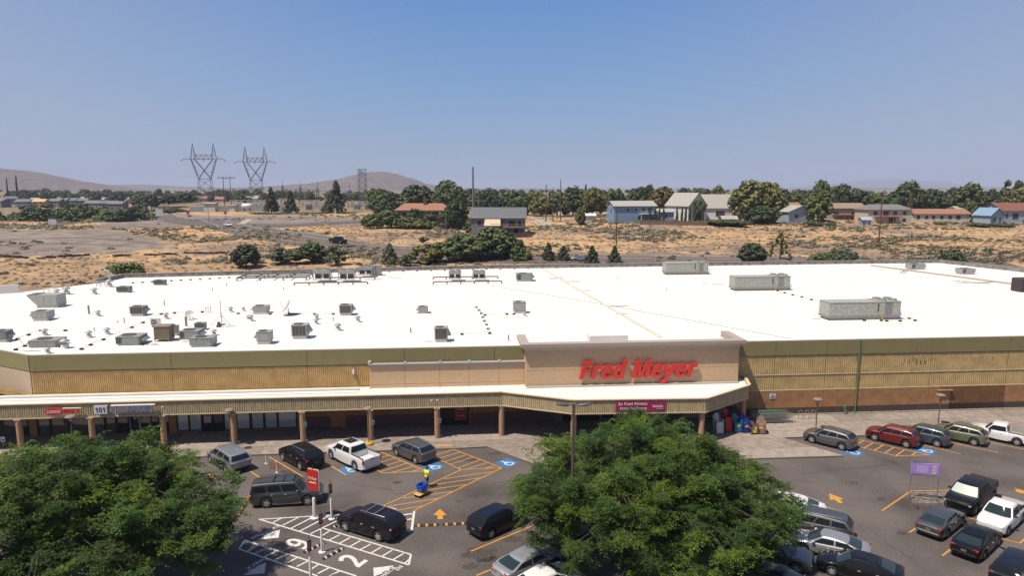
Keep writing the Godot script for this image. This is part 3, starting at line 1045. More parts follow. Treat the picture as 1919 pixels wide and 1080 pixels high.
	shop_window(-31.75, -30.86, 0.2, 3.0, alu, dark, 0.06)
	shop_window(-30.80, -29.85, 0.2, 3.0, alu, dark, 0.06)
	shop_window(-29.8, -29.05, 0.3, 3.0, black, dark)
	for w in [[-24.93, -23.93], [-23.88, -22.9]]:
		shop_window(w[0], w[1], 0.2, 2.9, black, dark, 0.12)
	part("posted_notice", boxes([[-24.42, 1.55, 0.075, 0.62, 1.0, 0.02]]), M("paper_notice", 0.44, 0.4, 0.384), store)
	part("posted_heading", boxes([[-24.42, 1.85, 0.09, 0.5, 0.28, 0.006]]), M("red_notice", 0.336, 0.048, 0.056), store)
	part("posted_notice", boxes([[-23.4, 1.5, 0.075, 0.6, 0.95, 0.02]]), M("grey_notice", 0.128, 0.112, 0.104), store)
	for u in [-31.3, -30.3]: part("posted_notice", boxes([[u, 1.75, 0.07, 0.22, 0.3, 0.02]]), M("paper_notice", 0.44, 0.4, 0.384), store)
	for u in [-40.7, -27.7, -15.4]: part("pier", boxes([[u, 1.6, 0.06, 0.7, 2.95, 0.2]]), brown, store)
	for w in [[-14.9, -12.6], [-11.0, -1.9], [1.5, 10.0]]:
		part("plum_panel", boxes([[(w[0] + w[1]) * 0.5, 0.75, 0.02, w[1] - w[0], 1.15, 0.1]]), plum, store)
	# black doorway with two red panels
	part("doorway", boxes([[-0.15, 1.6, 0.05, 2.9, 2.95, 0.18]]), black, store)
	var red := M("red_poster", 0.264, 0.016, 0.024, 0.5)
	var pale := M("pale_print", 0.48, 0.36, 0.36, 0.7)
	for h in [1.05, 2.0]:
		var o := part("red_panel", boxes([[0.42, h, 0.16, 1.15, 0.86, 0.03]]), red, store)
		for s in [["SHOP", 0.16, 0.14], ["ONLINE", 0.14, -0.09]] if h > 1.5 else []:
			part("lettering", text_mesh(s[0], s[1], 0.004), pale, o, Transform3D(Basis(), Vector3(0.42, h + s[2], 0.18)))
		part("print_line", boxes([[0.42, h - 0.27 if h > 1.5 else h + 0.06, 0.178, 0.7, 0.05, 0.006]]), pale, o)
	# entrance glass deep under the canopy
	for k in 6:
		var u0 := 11.0 + k * 1.9
		shop_window(u0, u0 + 1.85, 0.2, 3.1, alu if k in [2, 3] else black, dark)
	part("entry_wall", boxes([[25.9, 1.7, 0.1, 4.6, 3.0, 0.2]]), M("pale_entry_wall", 0.336, 0.304, 0.264, 0.8), store)
	signs_on_store()

func letters(parent: Node3D, s: String, at: Vector3, cap: float, width: float, depth: float, m: Material, slant := 0.0, fat := 0.0, side: Material = null) -> void:
	# one mesh for each letter, spread over the width
	var fs := 64
	var adv := []
	var total := 0.0
	var t0 := text_mesh("H", cap, depth)
	for ch in s:
		var w: float = t0.font.get_string_size(ch, HORIZONTAL_ALIGNMENT_LEFT, -1, fs).x * t0.pixel_size
		adv.append(w)
		total += w
	var k := width / total
	var x := at.x
	for i in s.length():
		if s[i] != " ":
			var t := text_mesh(s[i], cap, depth)
			t.horizontal_alignment = HORIZONTAL_ALIGNMENT_LEFT
			t.vertical_alignment = VERTICAL_ALIGNMENT_BOTTOM
			if fat > 0.0:
				var f := FontVariation.new()
				f.base_font = t.font
				f.variation_embolden = fat
				t.font = f
			var o := part("letter", t, m, parent, Transform3D(Basis(Vector3(k, 0, 0), Vector3(slant, 1, 0), Vector3(0, 0, 1)), Vector3(x, at.y - cap * 0.33, at.z)))
			if slant > 0.2: part("stroke", t, m, o, Transform3D(Basis(), Vector3(0.07 / k, 0.01, 0.004)))
		x += adv[i] * k

func signs_on_store() -> void:
	var red := M("red_sign_face", 0.496, 0.024, 0.0176, 0.4)
	var white := M("white_sign_face", 0.6, 0.592, 0.576, 0.5)
	var t := thing("store_sign", "big red slanted letters spelling the store's name on the stucco tower", "sign", here(11.9, 5.05, 1.52))
	letters(t, "Fred Meyer", Vector3(0, 0, 0.24), 1.72, 11.9, 0.22, red, 0.24, 0.2)
	# shop signs on the covered walk
	t = thing("oval_sign", "red oval sign with white lettering beside red letters on the walk fascia", "sign", here(-36.3, 3.9, 4.1))
	var m := MB.new()
	m.lathe(Vector3.ZERO, [[0.0, 0.0], [1.0, 0.0], [1.0, 0.16], [0.0, 0.16]], 28)
	var o := part("face", m, red, t, Transform3D(Basis(Vector3(0.78, 0, 0), Vector3(0, 0, 1), Vector3(0, -0.37, 0)), Vector3(0, 0, 0)))
	o.transform = Transform3D(Basis(Vector3(0.78, 0, 0), Vector3(0, 0, 1), Vector3(0, 0.37, 0)), Vector3(0, 0, 0.0))
	letters(t, "GLAMOROUS", Vector3(-0.64, -0.13, 0.175), 0.27, 1.24, 0.02, white, 0.1)
	var t2 := thing("nail_shop_letters", "red block letters standing on a rail beside the oval sign", "sign", here(-35.45, 3.72, 4.2))
	letters(t2, "NAILS", Vector3(0, 0, 0.0), 0.42, 1.3, 0.12, red, 0.0)
	part("rail", boxes([[0.7, 0.46, -0.06, 1.6, 0.06, 0.14]]), white, t2)
	t = thing("number_box_sign", "white box sign with blue digits on the walk fascia", "sign", here(-32.2, 3.98, 4.2))
	part("case", boxes([[0, 0, 0.0, 1.2, 0.78, 0.3]]), M("sign_case", 0.28, 0.288, 0.32), t)
	part("face", boxes([[0, 0, 0.155, 1.12, 0.7, 0.02]]), white, t)
	letters(t, "101", Vector3(-0.47, -0.22, 0.175), 0.46, 0.95, 0.02, M("blue_sign_print", 0.024, 0.048, 0.2), 0.0)
	t = thing("cleaner_shop_letters", "slate blue block letters under a white rail on the walk fascia", "sign", here(-31.3, 3.68, 4.25))
	letters(t, "CLEANERS", Vector3(0, 0, 0), 0.56, 3.7, 0.14, M("slate_blue_letters", 0.15, 0.19, 0.32, 0.4), 0.0)
	part("rail", boxes([[1.88, 0.66, -0.07, 3.85, 0.07, 0.3]]), white, t)
	# banner on the entrance canopy
	var A := Vector3(10.8, 0, 6.8)
	var B := Vector3(23.2, 0, 7.35)
	var dir := (B - A).normalized()
	var p := A.lerp(B, 0.505)
	t = thing("banner", "magenta vinyl banner with white lettering on the entrance canopy", "banner", LF * Transform3D(Basis(dir, Vector3.UP, dir.cross(Vector3.UP)), Vector3(p.x, 3.92, p.z) + dir.cross(Vector3.UP) * 0.07))
	m = MB.new()
	m.crease = 60.0
	var rows := []
	for j in 2:
		var row := []
		for i in 25:
			var x := -2.32 + 4.64 * i / 24.0
			row.append(Vector3(x, (-0.52 if j == 0 else 0.52) + 0.015 * sin(i * 0.9) * (1 if j else -1), 0.02 + 0.015 * sin(i * 1.3 + j)))
		rows.append(row)
	m.grid(rows)
	var mag := M("magenta_vinyl", 0.288, 0.0096, 0.08, 0.55)
	mag.cull_mode = BaseMaterial3D.CULL_DISABLED
	part("sheet", m, mag, t)
	letters(t, "2x Fuel Points", Vector3(-2.15, 0.1, 0.06), 0.26, 2.75, 0.01, white, 0.0)
	letters(t, "Free Delivery", Vector3(-1.98, -0.33, 0.06), 0.26, 2.55, 0.01, white, 0.0)
	letters(t, "boost.", Vector3(1.08, -0.12, 0.06), 0.25, 1.05, 0.01, white, 0.0)
	part("underline", boxes([[1.75, -0.24, 0.06, 0.7, 0.03, 0.01]]), white, t)
	# plate on the brown wall
	t = thing("wall_plate_sign", "small white notice plate on the brown wall above the carts", "sign", here(33.22, 2.22, 0.03))
	part("plate", boxes([[0, 0, 0, 0.62, 0.52, 0.03]]), white, t)
	part("symbol", boxes([[0, 0.13, 0.02, 0.14, 0.14, 0.01]]), M("blue_sign_print", 0.024, 0.048, 0.2), t)
	for k in 2: part("print_line", boxes([[0, -0.02 - k * 0.12, 0.02, 0.46, 0.06, 0.01]]), M("blue_sign_print", 0.024, 0.048, 0.2), t)
	# accessible-parking plates on the columns
	for q in [[-14.46, 3.68], [-8.16, 3.66], [-1.84, 3.64]]:
		t = thing("column_sign", "small pale parking sign fixed to a walk column", "sign", here(q[0] + 0.26, 1.9, q[1] + 0.18, 0.5), "signs on the walk columns")
		part("plate", boxes([[0, 0, 0, 0.3, 0.46, 0.02]]), M("pale_green_plate", 0.36, 0.48, 0.464, 0.5), t)
		part("symbol", boxes([[0, -0.03, 0.014, 0.12, 0.2, 0.008]]), M("blue_sign_print", 0.024, 0.048, 0.2), t)
	# little spotlights on the olive band
	for q in [[-1.29, 7.1], [-39.5, 6.95], [48.84, 7.0]]:
		for k in 3:
			t = thing("wall_spotlight", "tiny olive spotlight on an arm, one of three in a row on the olive band", "spotlight", here(q[0] - 0.5 + k * 0.5, q[1], 0.05), "spotlights on the olive band")
			m = MB.new()
			m.tube(Vector3(0, 0, 0), Vector3(0, 0.05, 0.2), 0.025, 0.025, 6)
			part("arm", m, M("spot_olive", 0.17, 0.15, 0.085, 0.6), t)
			m = MB.new()
			m.lathe(Vector3(0, -0.04, 0.24), [[0.0, -0.05], [0.07, -0.05], [0.05, 0.1], [0.0, 0.12]], 8)
			part("head", m, M("spot_olive", 0.17, 0.15, 0.085, 0.6), t)
	for q in [[-2.3, "fascia"], [-1.75, "fascia"], [-26.8, "left"]]:
		t = thing("fascia_spotlight", "tiny cream spotlight on the ribbed walk fascia", "spotlight", here(q[0], 4.05, 4.02), "spotlights on the walk fascia")
		m = MB.new()
		m.tube(Vector3(0, 0, 0), Vector3(0, 0.02, 0.25), 0.03, 0.03, 6)
		part("arm", m, M("spot_cream", 0.4, 0.368, 0.32), t)
		m = MB.new()
		m.lathe(Vector3(0, 0.0, 0.3), [[0.0, -0.1], [0.11, -0.08], [0.11, 0.1], [0.0, 0.12]], 8)
		part("head", m, M("spot_cream", 0.4, 0.368, 0.32), t)
	t = thing("security_lamp", "white security lamp on the yellow ribbed wall beside the stucco block", "lamp", here(-10.12, 5.9, 0.02))
	part("housing", boxes([[0, 0, 0.12, 0.22, 0.36, 0.22]]), white, t)
	part("bracket", boxes([[0, 0.26, 0.08, 0.08, 0.2, 0.14]]), white, t)
	# gas lift rail lines and hose by the right wall
	t = thing("garden_hose", "green hose hanging from a tap and spread on the pavement", "hose", here(42.0, 0.14, 0.2))
	m = MB.new()
	var pts := []
	for i in 26:
		var a := i * 0.5
		pts.append(Vector3(-0.9 + 0.12 * cos(a * 2), 0.75 + 0.42 * sin(a * 2.0) - 0.01 * i, 0.15 + 0.004 * i))
	m.path(pts, 0.02)
	pts = []
	for i in 30: pts.append(Vector3(-0.8 + i * 0.11, 0.03 + 0.25 * maxf(0.0, 1.0 - absf(i - 8) * 0.2), 0.4 + 0.35 * sin(i * 0.45)))
	m.path(pts, 0.022)
	part("hose", m, M("green_hose", 0.08, 0.208, 0.128, 0.6), t)

# ------------------------------------------------------------------ machines on the roof
const ROOF := 8.08
func roof_size(b: Array) -> Array:       # [x0, x1, y_top, y_base] in pixels -> place and size in metres
	var mid: float = (b[0] + b[1]) * 0.5
	var p := lot(mid, b[3], ROOF)
	var w := at_height(mid, b[3], ROOF)
	var depth := Vector2(EYE - ROOF, -w.z).length()
	var s := depth / FOCAL
	var width: float = (b[1] - b[0]) * s * 0.97
	var slope := (EYE - ROOF) / depth
	var d := clampf(width * 0.75, 0.7, 2.0)
	var h: float = maxf(0.5, ((b[3] - b[2]) * s - d * slope) / sqrt(1.0 - slope * slope))
	return [p, width, h, d]

func cabinet_unit(b: Array, face: String, label: String, tone: Material, group := "", hood := 1) -> Node3D:
	var r := roof_size(b)
	var p: Vector3 = r[0]
	var w: float = r[1]
	var h: float = r[2]
	var d: float = r[3]
	if hood != 0: w *= 0.84
	var t := thing("rooftop_air_unit", label, "air conditioner", here(p.x, ROOF, p.z - d * 0.5), group)
	var curb := 0.28 if h > 0.9 else 0.15
	var white := M("roof_curb_white", 0.576, 0.56, 0.544, 0.8)
	var dark := M("coil_grille", 0.10, 0.095, 0.09, 0.7, 0.2, "speck", 0.8)
	part("curb", boxes([[0, curb * 0.5, 0, w * 0.86, curb, d * 0.86]]), white, t)
	var m := MB.new()
	m.crease = 30.0
	m.soft_box(Vector3(0, curb + (h - curb) * 0.5, 0), Vector3(w, h - curb, d), 0.03)
	part("cabinet", m, tone, t)
	m = boxes([[0, h + 0.015, 0, w + 0.06, 0.03, d + 0.06]])
	part("lid", m, tone, t)
	m = MB.new()
	m.lathe(Vector3(-w * 0.1, h + 0.03, 0), [[minf(w, d) * 0.34, 0.0], [minf(w, d) * 0.34, 0.05], [minf(w, d) * 0.29, 0.05], [minf(w, d) * 0.29, 0.012], [0.0, 0.012]], 16)
	part("fan_opening", m, dark, t)
	var hh := h - curb
	if face == "grille":
		part("grille", boxes([[0, curb + hh * 0.5, d * 0.5 + 0.012, w * 0.82, hh * 0.78, 0.03]]), dark, t)
		for k in [-1, 0, 1]: part("grille_bar", boxes([[w * 0.2 * k, curb + hh * 0.5, d * 0.5 + 0.035, 0.025, hh * 0.8, 0.02]]), tone, t)
	elif face == "panels":
		for k in [-1, 0, 1]: part("access_panel", boxes([[w * 0.31 * k, curb + hh * 0.5, d * 0.5 + 0.008, w * 0.28, hh * 0.84, 0.025]]), tone, t)
	elif face == "half":
		part("grille", boxes([[-w * 0.36, curb + hh * 0.5, d * 0.5 + 0.012, w * 0.22, hh * 0.8, 0.03]]), dark, t)
		part("access_panel", boxes([[w * 0.14, curb + hh * 0.5, d * 0.5 + 0.008, w * 0.6, hh * 0.84, 0.025]]), tone, t)
	else:
		part("access_panel", boxes([[0, curb + hh * 0.5, d * 0.5 + 0.008, w * 0.7, hh * 0.7, 0.04]]), tone, t)
	if hood != 0:
		m = MB.new()
		m.crease = 0.0
		var x := w * 0.5 * hood
		var e := minf(0.42, w * 0.25) * hood
		var y1 := h - 0.08
		var y0 := curb + hh * 0.35
		var z := d * 0.38
		var a := [Vector3(x, y1, z), Vector3(x + e, y0, z), Vector3(x, y0, z), Vector3(x, y1, -z), Vector3(x + e, y0, -z), Vector3(x, y0, -z)]
		m.tri(a[0], a[2], a[1])
		m.tri(a[3], a[4], a[5])
		m.quad(a[0], a[1], a[4], a[3])
		m.quad(a[2], a[5], a[4], a[1])
		if hood < 0:
			for i in range(0, m.v.size(), 3):
				var q := m.v[i + 1]
				m.v[i + 1] = m.v[i + 2]
				m.v[i + 2] = q
		part("intake_hood", m, tone, t)
	m = MB.new()
	m.path([Vector3(w * 0.5 + 0.1, 0.03, d * 0.35), Vector3(w * 0.5 + 0.35, 0.03, d * 0.35), Vector3(w * 0.5 + 0.35, 0.03, d * 0.6)], 0.03)
	part("drain_pipe", m, M("pipe_dark", 0.064, 0.048, 0.04), t)
	return t

func long_unit(b: Array, label: String) -> void:
	var r := roof_size(b)
	var p: Vector3 = r[0]
	var w: float = r[1] * 0.95
	var h := 2.15
	var d := 2.3
	var t := thing("long_air_handler", label, "air conditioner", here(p.x, ROOF, p.z - d * 0.5))
	var skin := M("pale_green_grey_steel", 0.376, 0.392, 0.352, 0.55, 0.15, "grain", 3.0)
	var dark := M("coil_grille", 0.10, 0.095, 0.09)
	part("curb", boxes([[0, 0.14, 0, w * 0.95, 0.28, d * 0.84]]), M("curb_grey", 0.264, 0.256, 0.248, 0.8), t)
	part("base_rail", boxes([[0, 0.42, 0, w + 0.06, 0.28, d + 0.06]]), M("rail_grey", 0.24, 0.24, 0.232, 0.6, 0.2), t)
	var n := 8
	var span := w * 0.68
	part("core", boxes([[-w * 0.16, 0.56 + (h - 0.6) * 0.5, 0, w * 0.67, h - 0.6, d - 0.06], [w * 0.335, 0.56 + (h - 0.6) * 0.5, 0, w * 0.32, h - 0.6, d - 0.06]]), M("panel_frame_grey", 0.30, 0.31, 0.28, 0.6), t)
	for i in n:
		var x := -w * 0.5 + span * (i + 0.5) / n
		part("side_panel", boxes([[x, 0.57 + (h - 0.6) * 0.5, 0, span / n - 0.03, h - 0.6, d]]), skin, t)
	part("top_lid", boxes([[-w * 0.16, h + 0.02, 0, span + 0.05, 0.06, d + 0.08]]), skin, t)
	var x0 := w * 0.5 - w * 0.31
	part("end_panel", boxes([[x0 + w * 0.05, 0.57 + (h - 0.6) * 0.5, 0, w * 0.09, h - 0.6, d]]), skin, t)
	part("end_panel", boxes([[w * 0.5 - w * 0.055, 0.57 + (h - 0.6) * 0.5, 0, w * 0.11, h - 0.6, d]]), skin, t)
	part("louvre_core", boxes([[x0 + w * 0.14, 0.57 + (h - 0.6) * 0.5, 0, w * 0.11, h - 0.66, d - 0.1]]), dark, t)
	for k in 6: part("louvre_fin", boxes([[x0 + w * 0.095 + w * 0.018 * k, 0.57 + (h - 0.6) * 0.5, d * 0.5 - 0.04, 0.05, h - 0.7, 0.08]]), M("fin_grey", 0.16, 0.168, 0.16, 0.5, 0.3), t)
	part("condenser_lid", boxes([[w * 0.345, h + 0.06, 0, w * 0.31, 0.12, d + 0.05]]), skin, t)
	for k in 2:
		for j in 2:
			var m := MB.new()
			m.lathe(Vector3(w * (0.27 + 0.15 * k), h + 0.12, -0.55 + 1.1 * j), [[0.5, 0.0], [0.46, 0.22], [0.4, 0.22], [0.4, 0.05], [0.0, 0.05]], 14)
			part("fan_ring", m, M("fan_ring_grey", 0.288, 0.296, 0.272, 0.5, 0.3), t)
	part("rust_streak", boxes([[x0 - w * 0.006, 1.5, d * 0.5 + 0.012, 0.2, 0.9, 0.01]]), M("rust", 0.176, 0.08, 0.04, 0.9, 0.0, "strong", 0.4), t)
	var pm := MB.new()
	var pts := []
	for i in 9: pts.append(Vector3(w * 0.5 + 0.05 + 0.55 * sin(i * PI / 8.0) , 1.05 - i * 0.125, 0.4))
	pm.path(pts, 0.05)
	part("conduit", pm, M("rail_grey", 0.24, 0.24, 0.232), t)
	pm = MB.new()
	pm.path([Vector3(w * 0.22, 0.1, d * 0.5 + 0.5), Vector3(w * 0.22, 0.6, d * 0.5 + 0.15), Vector3(w * 0.22, 0.9, d * 0.5 + 0.05)], 0.04)
	part("gas_pipe", pm, M("yellow_gas_pipe", 0.4, 0.24, 0.048, 0.6), t)

func twin_condenser(b: Array, label: String) -> void:
	var r := roof_size(b)
	var p: Vector3 = r[0]
	var w: float = r[1]
	var h := w * 0.62
	var d := w * 0.85
	var t := thing("twin_fan_condenser", label, "condenser", here(p.x, ROOF + 0.45, p.z - d * 0.5), "twin fan condensers on steel rails")
	var skin := M("condenser_grey", 0.288, 0.292, 0.288, 0.5, 0.3)
	var dark := M("coil_grille", 0.10, 0.095, 0.09)
	part("top_case", boxes([[0, h - h * 0.22, 0, w, h * 0.34, d]]), skin, t)
	for sx in [-1, 1]:
		for sz in [-1, 1]: part("leg", boxes([[sx * (w * 0.5 - 0.06), (h * 0.62) * 0.5 - 0.02, sz * (d * 0.5 - 0.06), 0.12, h * 0.62, 0.12]]), skin, t)
	part("cross_bar", boxes([[0, 0.07, d * 0.5 - 0.05, w - 0.2, 0.12, 0.1]]), skin, t)
	part("middle_post", boxes([[0, h * 0.32, d * 0.5 - 0.06, 0.1, h * 0.56, 0.1]]), skin, t)
	for s in [-1, 1]:
		part("coil", boxes([[s * w * 0.24, h * 0.33, -d * 0.1, w * 0.36, h * 0.5, d * 0.6]]), dark, t)
		var m := MB.new()
		m.lathe(Vector3(s * w * 0.25, h - h * 0.05, 0), [[w * 0.22, 0.0], [w * 0.22, 0.16], [w * 0.19, 0.16], [w * 0.19, 0.03], [0.0, 0.03]], 16)
		part("fan_ring", m, M("fan_ring_grey", 0.288, 0.296, 0.272), t)

func rail(px0: float, px1: float, py: float, label: String) -> void:
	var a := lot(px0, py, ROOF)
	var b := lot(px1, py, ROOF)
	var t := thing("steel_rail", label, "steel rail", LF * Transform3D(Basis(), Vector3(a.x, ROOF, a.z)), "steel rails on the roof")
	var w := b.x - a.x
	var m := MB.new()
	m.crease = 0.0
	m.span(Vector3(0, 0.32, -0.08), Vector3(w, 0.5, 0.08))
	part("beam", m, M("rail_steel", 0.136, 0.132, 0.132, 0.5, 0.4), t)
	var k := int(w / 2.2)
	for i in k + 1: part("foot", boxes([[w * i / k, 0.17, 0, 0.2, 0.32, 0.2]]), M("rail_steel", 0.136, 0.132, 0.132), t)

func vent(px: float, py: float, s := 1.0) -> void:
	var p := lot(px, py, ROOF)
	var t := thing("roof_vent", "small pale metal vent cap on a white base on the roof", "vent", here(p.x, ROOF, p.z), "small metal vent caps on the roof")
	var m := MB.new()
	m.lathe(Vector3.ZERO, [[0.34 * s, 0.0], [0.3 * s, 0.1], [0.26 * s, 0.34 * s], [0.0, 0.34 * s]], 10)
	part("base", m, M("roof_curb_white", 0.576, 0.56, 0.544), t)
	m = MB.new()
	m.lathe(Vector3.ZERO, [[0.14 * s, 0.34 * s], [0.14 * s, 0.5 * s], [0.36 * s, 0.52 * s], [0.36 * s, 0.62 * s], [0.1 * s, 0.78 * s], [0.0, 0.8 * s]], 10)
	part("cap", m, M("vent_metal", 0.4, 0.392, 0.376, 0.45, 0.5), t)

func pipe_vent(px: float, py: float, h: float, r := 0.06) -> void:
	var p := lot(px, py, ROOF)
	var t := thing("vent_pipe", "short thin grey pipe standing on the white roof", "pipe", here(p.x, ROOF, p.z), "thin pipes standing on the roof")
	var m := MB.new()
	m.tube(Vector3(0, 0, 0), Vector3(0, h, 0), r, r, 8)
	part("pipe", m, M("vent_metal_dull", 0.24, 0.232, 0.224, 0.6, 0.3), t)
	m = MB.new()
	m.lathe(Vector3.ZERO, [[r * 2.4, 0.0], [r * 1.2, 0.1], [0.0, 0.1]], 8)
	part("boot", m, M("roof_curb_white", 0.576, 0.56, 0.544), t)

func gas_line(pix: Array, label: String) -> void:       # a pipe carried on black blocks
	var t := thing("gas_line", label, "pipe", here(0, ROOF, 0), "gas pipes lying on roof blocks")
	var m := MB.new()
	var pts := []
	for q in pix:
		var p := lot(q[0], q[1], ROOF)
		pts.append(Vector3(p.x, 0.2, p.z))
	m.path(pts, 0.025)
	part("pipe", m, M("pale_gas_pipe", 0.44, 0.4, 0.336, 0.7), t)
	for p in pts: part("support_block", boxes([[p.x, 0.09, p.z, 0.34, 0.18, 0.2]]), M("rubber_block", 0.02, 0.0176, 0.0176, 0.9), t)

func build_roof_things() -> void:
	var pale := M("unit_pale_grey", 0.344, 0.352, 0.336, 0.55, 0.15, "grain", 2.0)
	var grey := M("unit_grey", 0.216, 0.228, 0.224, 0.55, 0.15, "grain", 2.0)
	var green := M("unit_green_grey", 0.264, 0.288, 0.272, 0.55, 0.15, "grain", 2.0)
	for b in [[219, 242, 536, 549, "grille", grey, "small grey unit with a dark grille by the kinked back parapet", 0], [288, 308, 524, 535, "grille", grey, "small grey unit close in front of the back parapet", 0],
			[242, 272, 572, 593, "grille", grey, "grey unit with dark grille on a wide white curb behind the gas line", 1], [58, 93, 580, 602, "panels", pale, "pale unit with a lid in front of the big tapered hood box", -1],
			[-14, 16, 617, 642, "half", grey, "dark grey unit on the roof edge beyond the tapered hood box", 1], [50, 111, 631, 652, "panels", green, "wide green grey unit beside the olive wall corner", -1],
			[214, 266, 624, 648, "half", green, "green grey unit on a frame with a pale hood and a conduit hoop", 1],
			[319, 333, 609, 630, "plain", green, "narrow green grey unit behind the brown slatted cooler", 0], [365, 384, 604, 619, "grille", grey, "small grey unit behind the pair of green grey units", 0],
			[334, 376, 615, 637, "half", green, "green grey unit with a tilted hood beside the brown slatted cooler", 1], [356, 398, 628, 651, "panels", green, "green grey panelled unit nearest the olive band beside the brown slatted cooler", 0],
			[472, 504, 571, 589, "panels", pale, "pale panelled unit between the antenna mast and the white dish", -1], [634, 662, 569, 592, "grille", pale, "pale unit with a dark front grille right of the white dish", 1],
			[544, 579, 605, 636, "grille", pale, "tall pale unit with a dark front grille and a blue shadow", 1], [479, 510, 618, 646, "plain", pale, "pale unit with a slanted front hood near the olive band", -1],
			[782, 804, 573, 588, "panels", pale, "small pale unit alone in the middle of the roof", -1], [812, 842, 611, 642, "grille", pale, "pale unit with a brown rusty grille near the stucco tower", 1],
			[962, 986, 564, 588, "plain", pale, "pale unit with a square front hood beside a small cap", 0], [965, 1002, 511, 528, "half", green, "green grey unit with a dark half grille by the back parapet", 1],
			[1706, 1735, 493, 506, "half", pale, "pale grey unit beside the razor wire coil on the far roof", 0], [1801, 1828, 502, 515, "half", pale, "small pale grey unit alone by the right back parapet", 0]]:
		cabinet_unit([b[0], b[1], b[2], b[3]], b[4], b[6], b[5], "", b[7])
	long_unit([1243, 1331, 490, 515], "long pale panelled air handler close to the back parapet")
	long_unit([1370, 1486, 513, 545], "long pale panelled air handler between the other two long ones")
	long_unit([1543, 1695, 557, 600], "long pale panelled air handler with rust beside its louvres, foremost of the three")
	for b in [[587, 619, 510, 530, "grey twin fan condenser beside the open steel rack"], [634, 665, 510, 530, "grey twin fan condenser in the middle of the group of three"], [671, 698, 504, 521, "grey twin fan condenser beside the tall green grey cabinet"], [841, 865, 508, 528, "grey twin fan condenser on the pair of rails, farther from the green grey unit"], [886, 910, 508, 528, "grey twin fan condenser on the pair of rails, nearer the green grey unit"]]:
		twin_condenser([b[0], b[1], b[2], b[3]], b[4])
	rail(552, 688, 535, "dark steel rail on feet in front of three condensers")
	rail(620, 702, 525, "dark steel rail behind three condensers")
	rail(812, 941, 533, "long dark steel rail under two condensers, front one")
	rail(812, 934, 524, "dark steel rail under two condensers, back one")
	# tall cabinet pair
	var p := lot(705, 517, ROOF)
	var t := thing("tall_cabinet", "tall green grey double cabinet standing by the back parapet", "cabinet", here(p.x, ROOF, p.z - 0.5))
	part("base", boxes([[0, 0.06, 0, 2.2, 0.12, 1.2]]), M("rail_steel", 0.136, 0.132, 0.132), t)
	for s in [-1, 1]:
		var sb := MB.new()
		sb.soft_box(Vector3(s * 0.5, 1.0, 0), Vector3(0.94, 1.76, 1.0), 0.04)
		part("cabinet_half", sb, green, t)
	# open rack of dark steel
	var a := lot(445, 527, ROOF)
	var b := lot(585, 519, ROOF)
	t = thing("steel_rack", "low open rack of dark steel beams on the roof beside condensers", "rack", here(a.x, ROOF, a.z))
	var rw := b.x - a.x
	var steel := M("rail_steel", 0.136, 0.132, 0.132)
	for z in [0.0, -2.6, -5.2]: part("beam", boxes([[rw * 0.5, 0.55, z, rw, 0.22, 0.16]]), steel, t)
	for i in 5: part("cross_beam", boxes([[rw * i / 4.0, 0.53, -2.6, 0.16, 0.18, 5.2]]), steel, t)
	for i in 4:
		for z in [0.0, -2.6, -5.2]: part("foot", boxes([[rw * i / 3.0, 0.22, z, 0.18, 0.44, 0.18]]), steel, t)
	# tapered kitchen hood
	p = lot(84, 578, ROOF)
	t = thing("hood_box", "big pale steel box widening upwards to an open hood", "hood", here(p.x, ROOF, p.z - 1.3))
	var m := MB.new()
	m.crease = 0.0
	var lo := [Vector3(-0.9, 0.2, 1.1), Vector3(1.6, 0.2, 1.1), Vector3(1.6, 0.2, -1.1), Vector3(-0.9, 0.2, -1.1)]
	var hi := [Vector3(-2.3, 1.75, 1.1), Vector3(1.6, 1.75, 1.1), Vector3(1.6, 1.75, -1.1), Vector3(-2.3, 1.75, -1.1)]
	for i in 4:
		var j := (i + 1) % 4
		m.quad(lo[i], lo[j], hi[j], hi[i])
	m.quad(hi[0], hi[1], hi[2], hi[3])
	part("case", m, pale, t)
	part("opening", boxes([[-1.55, 1.77, 0, 1.2, 0.04, 1.9]]), M("coil_grille", 0.10, 0.095, 0.09), t)
	for k in 3: part("panel", boxes([[-0.45 + k * 0.8, 0.95, 1.11, 0.72, 1.3, 0.03]]), pale, t)
	part("curb", boxes([[0.35, 0.1, 0, 2.4, 0.2, 2.0]]), M("roof_curb_white", 0.576, 0.56, 0.544), t)
	# brown slatted cooler on legs
	p = lot(304, 641, ROOF)
	t = thing("evaporative_cooler", "brown slatted cooler box standing on thin legs", "cooler", here(p.x, ROOF, p.z - 0.7))
	var tan := M("cooler_tan", 0.24, 0.188, 0.144, 0.7, 0.0, "grain", 1.5)
	part("case", boxes([[0, 0.95, 0, 1.5, 1.25, 1.3]]), M("cooler_pad", 0.20, 0.155, 0.12, 0.9), t)
	part("lid", boxes([[0, 1.61, 0, 1.66, 0.1, 1.46]]), tan, t)
	part("pan", boxes([[0, 0.3, 0, 1.6, 0.14, 1.4]]), tan, t)
	for i in 12:
		part("slat", boxes([[-0.7 + i * 0.1275, 0.96, 0.67, 0.08, 1.18, 0.04]]), tan, t)
		part("slat", boxes([[0.77, 0.96, -0.6 + i * 0.109, 0.04, 1.18, 0.07]]), tan, t)
	for sx in [-1, 1]:
		for sz in [-1, 1]: part("leg", boxes([[sx * 0.7, 0.12, sz * 0.6, 0.07, 0.24, 0.07]]), tan, t)
	# split unit with a round fan
	p = lot(293, 611, ROOF)
	t = thing("split_unit", "white split air unit with a round fan behind the brown cooler", "air conditioner", here(p.x, ROOF, p.z, 0.15))
	part("case", boxes([[0, 0.5, 0, 1.0, 0.78, 0.4]]), M("unit_white", 0.48, 0.472, 0.456, 0.5), t)
	m = MB.new()
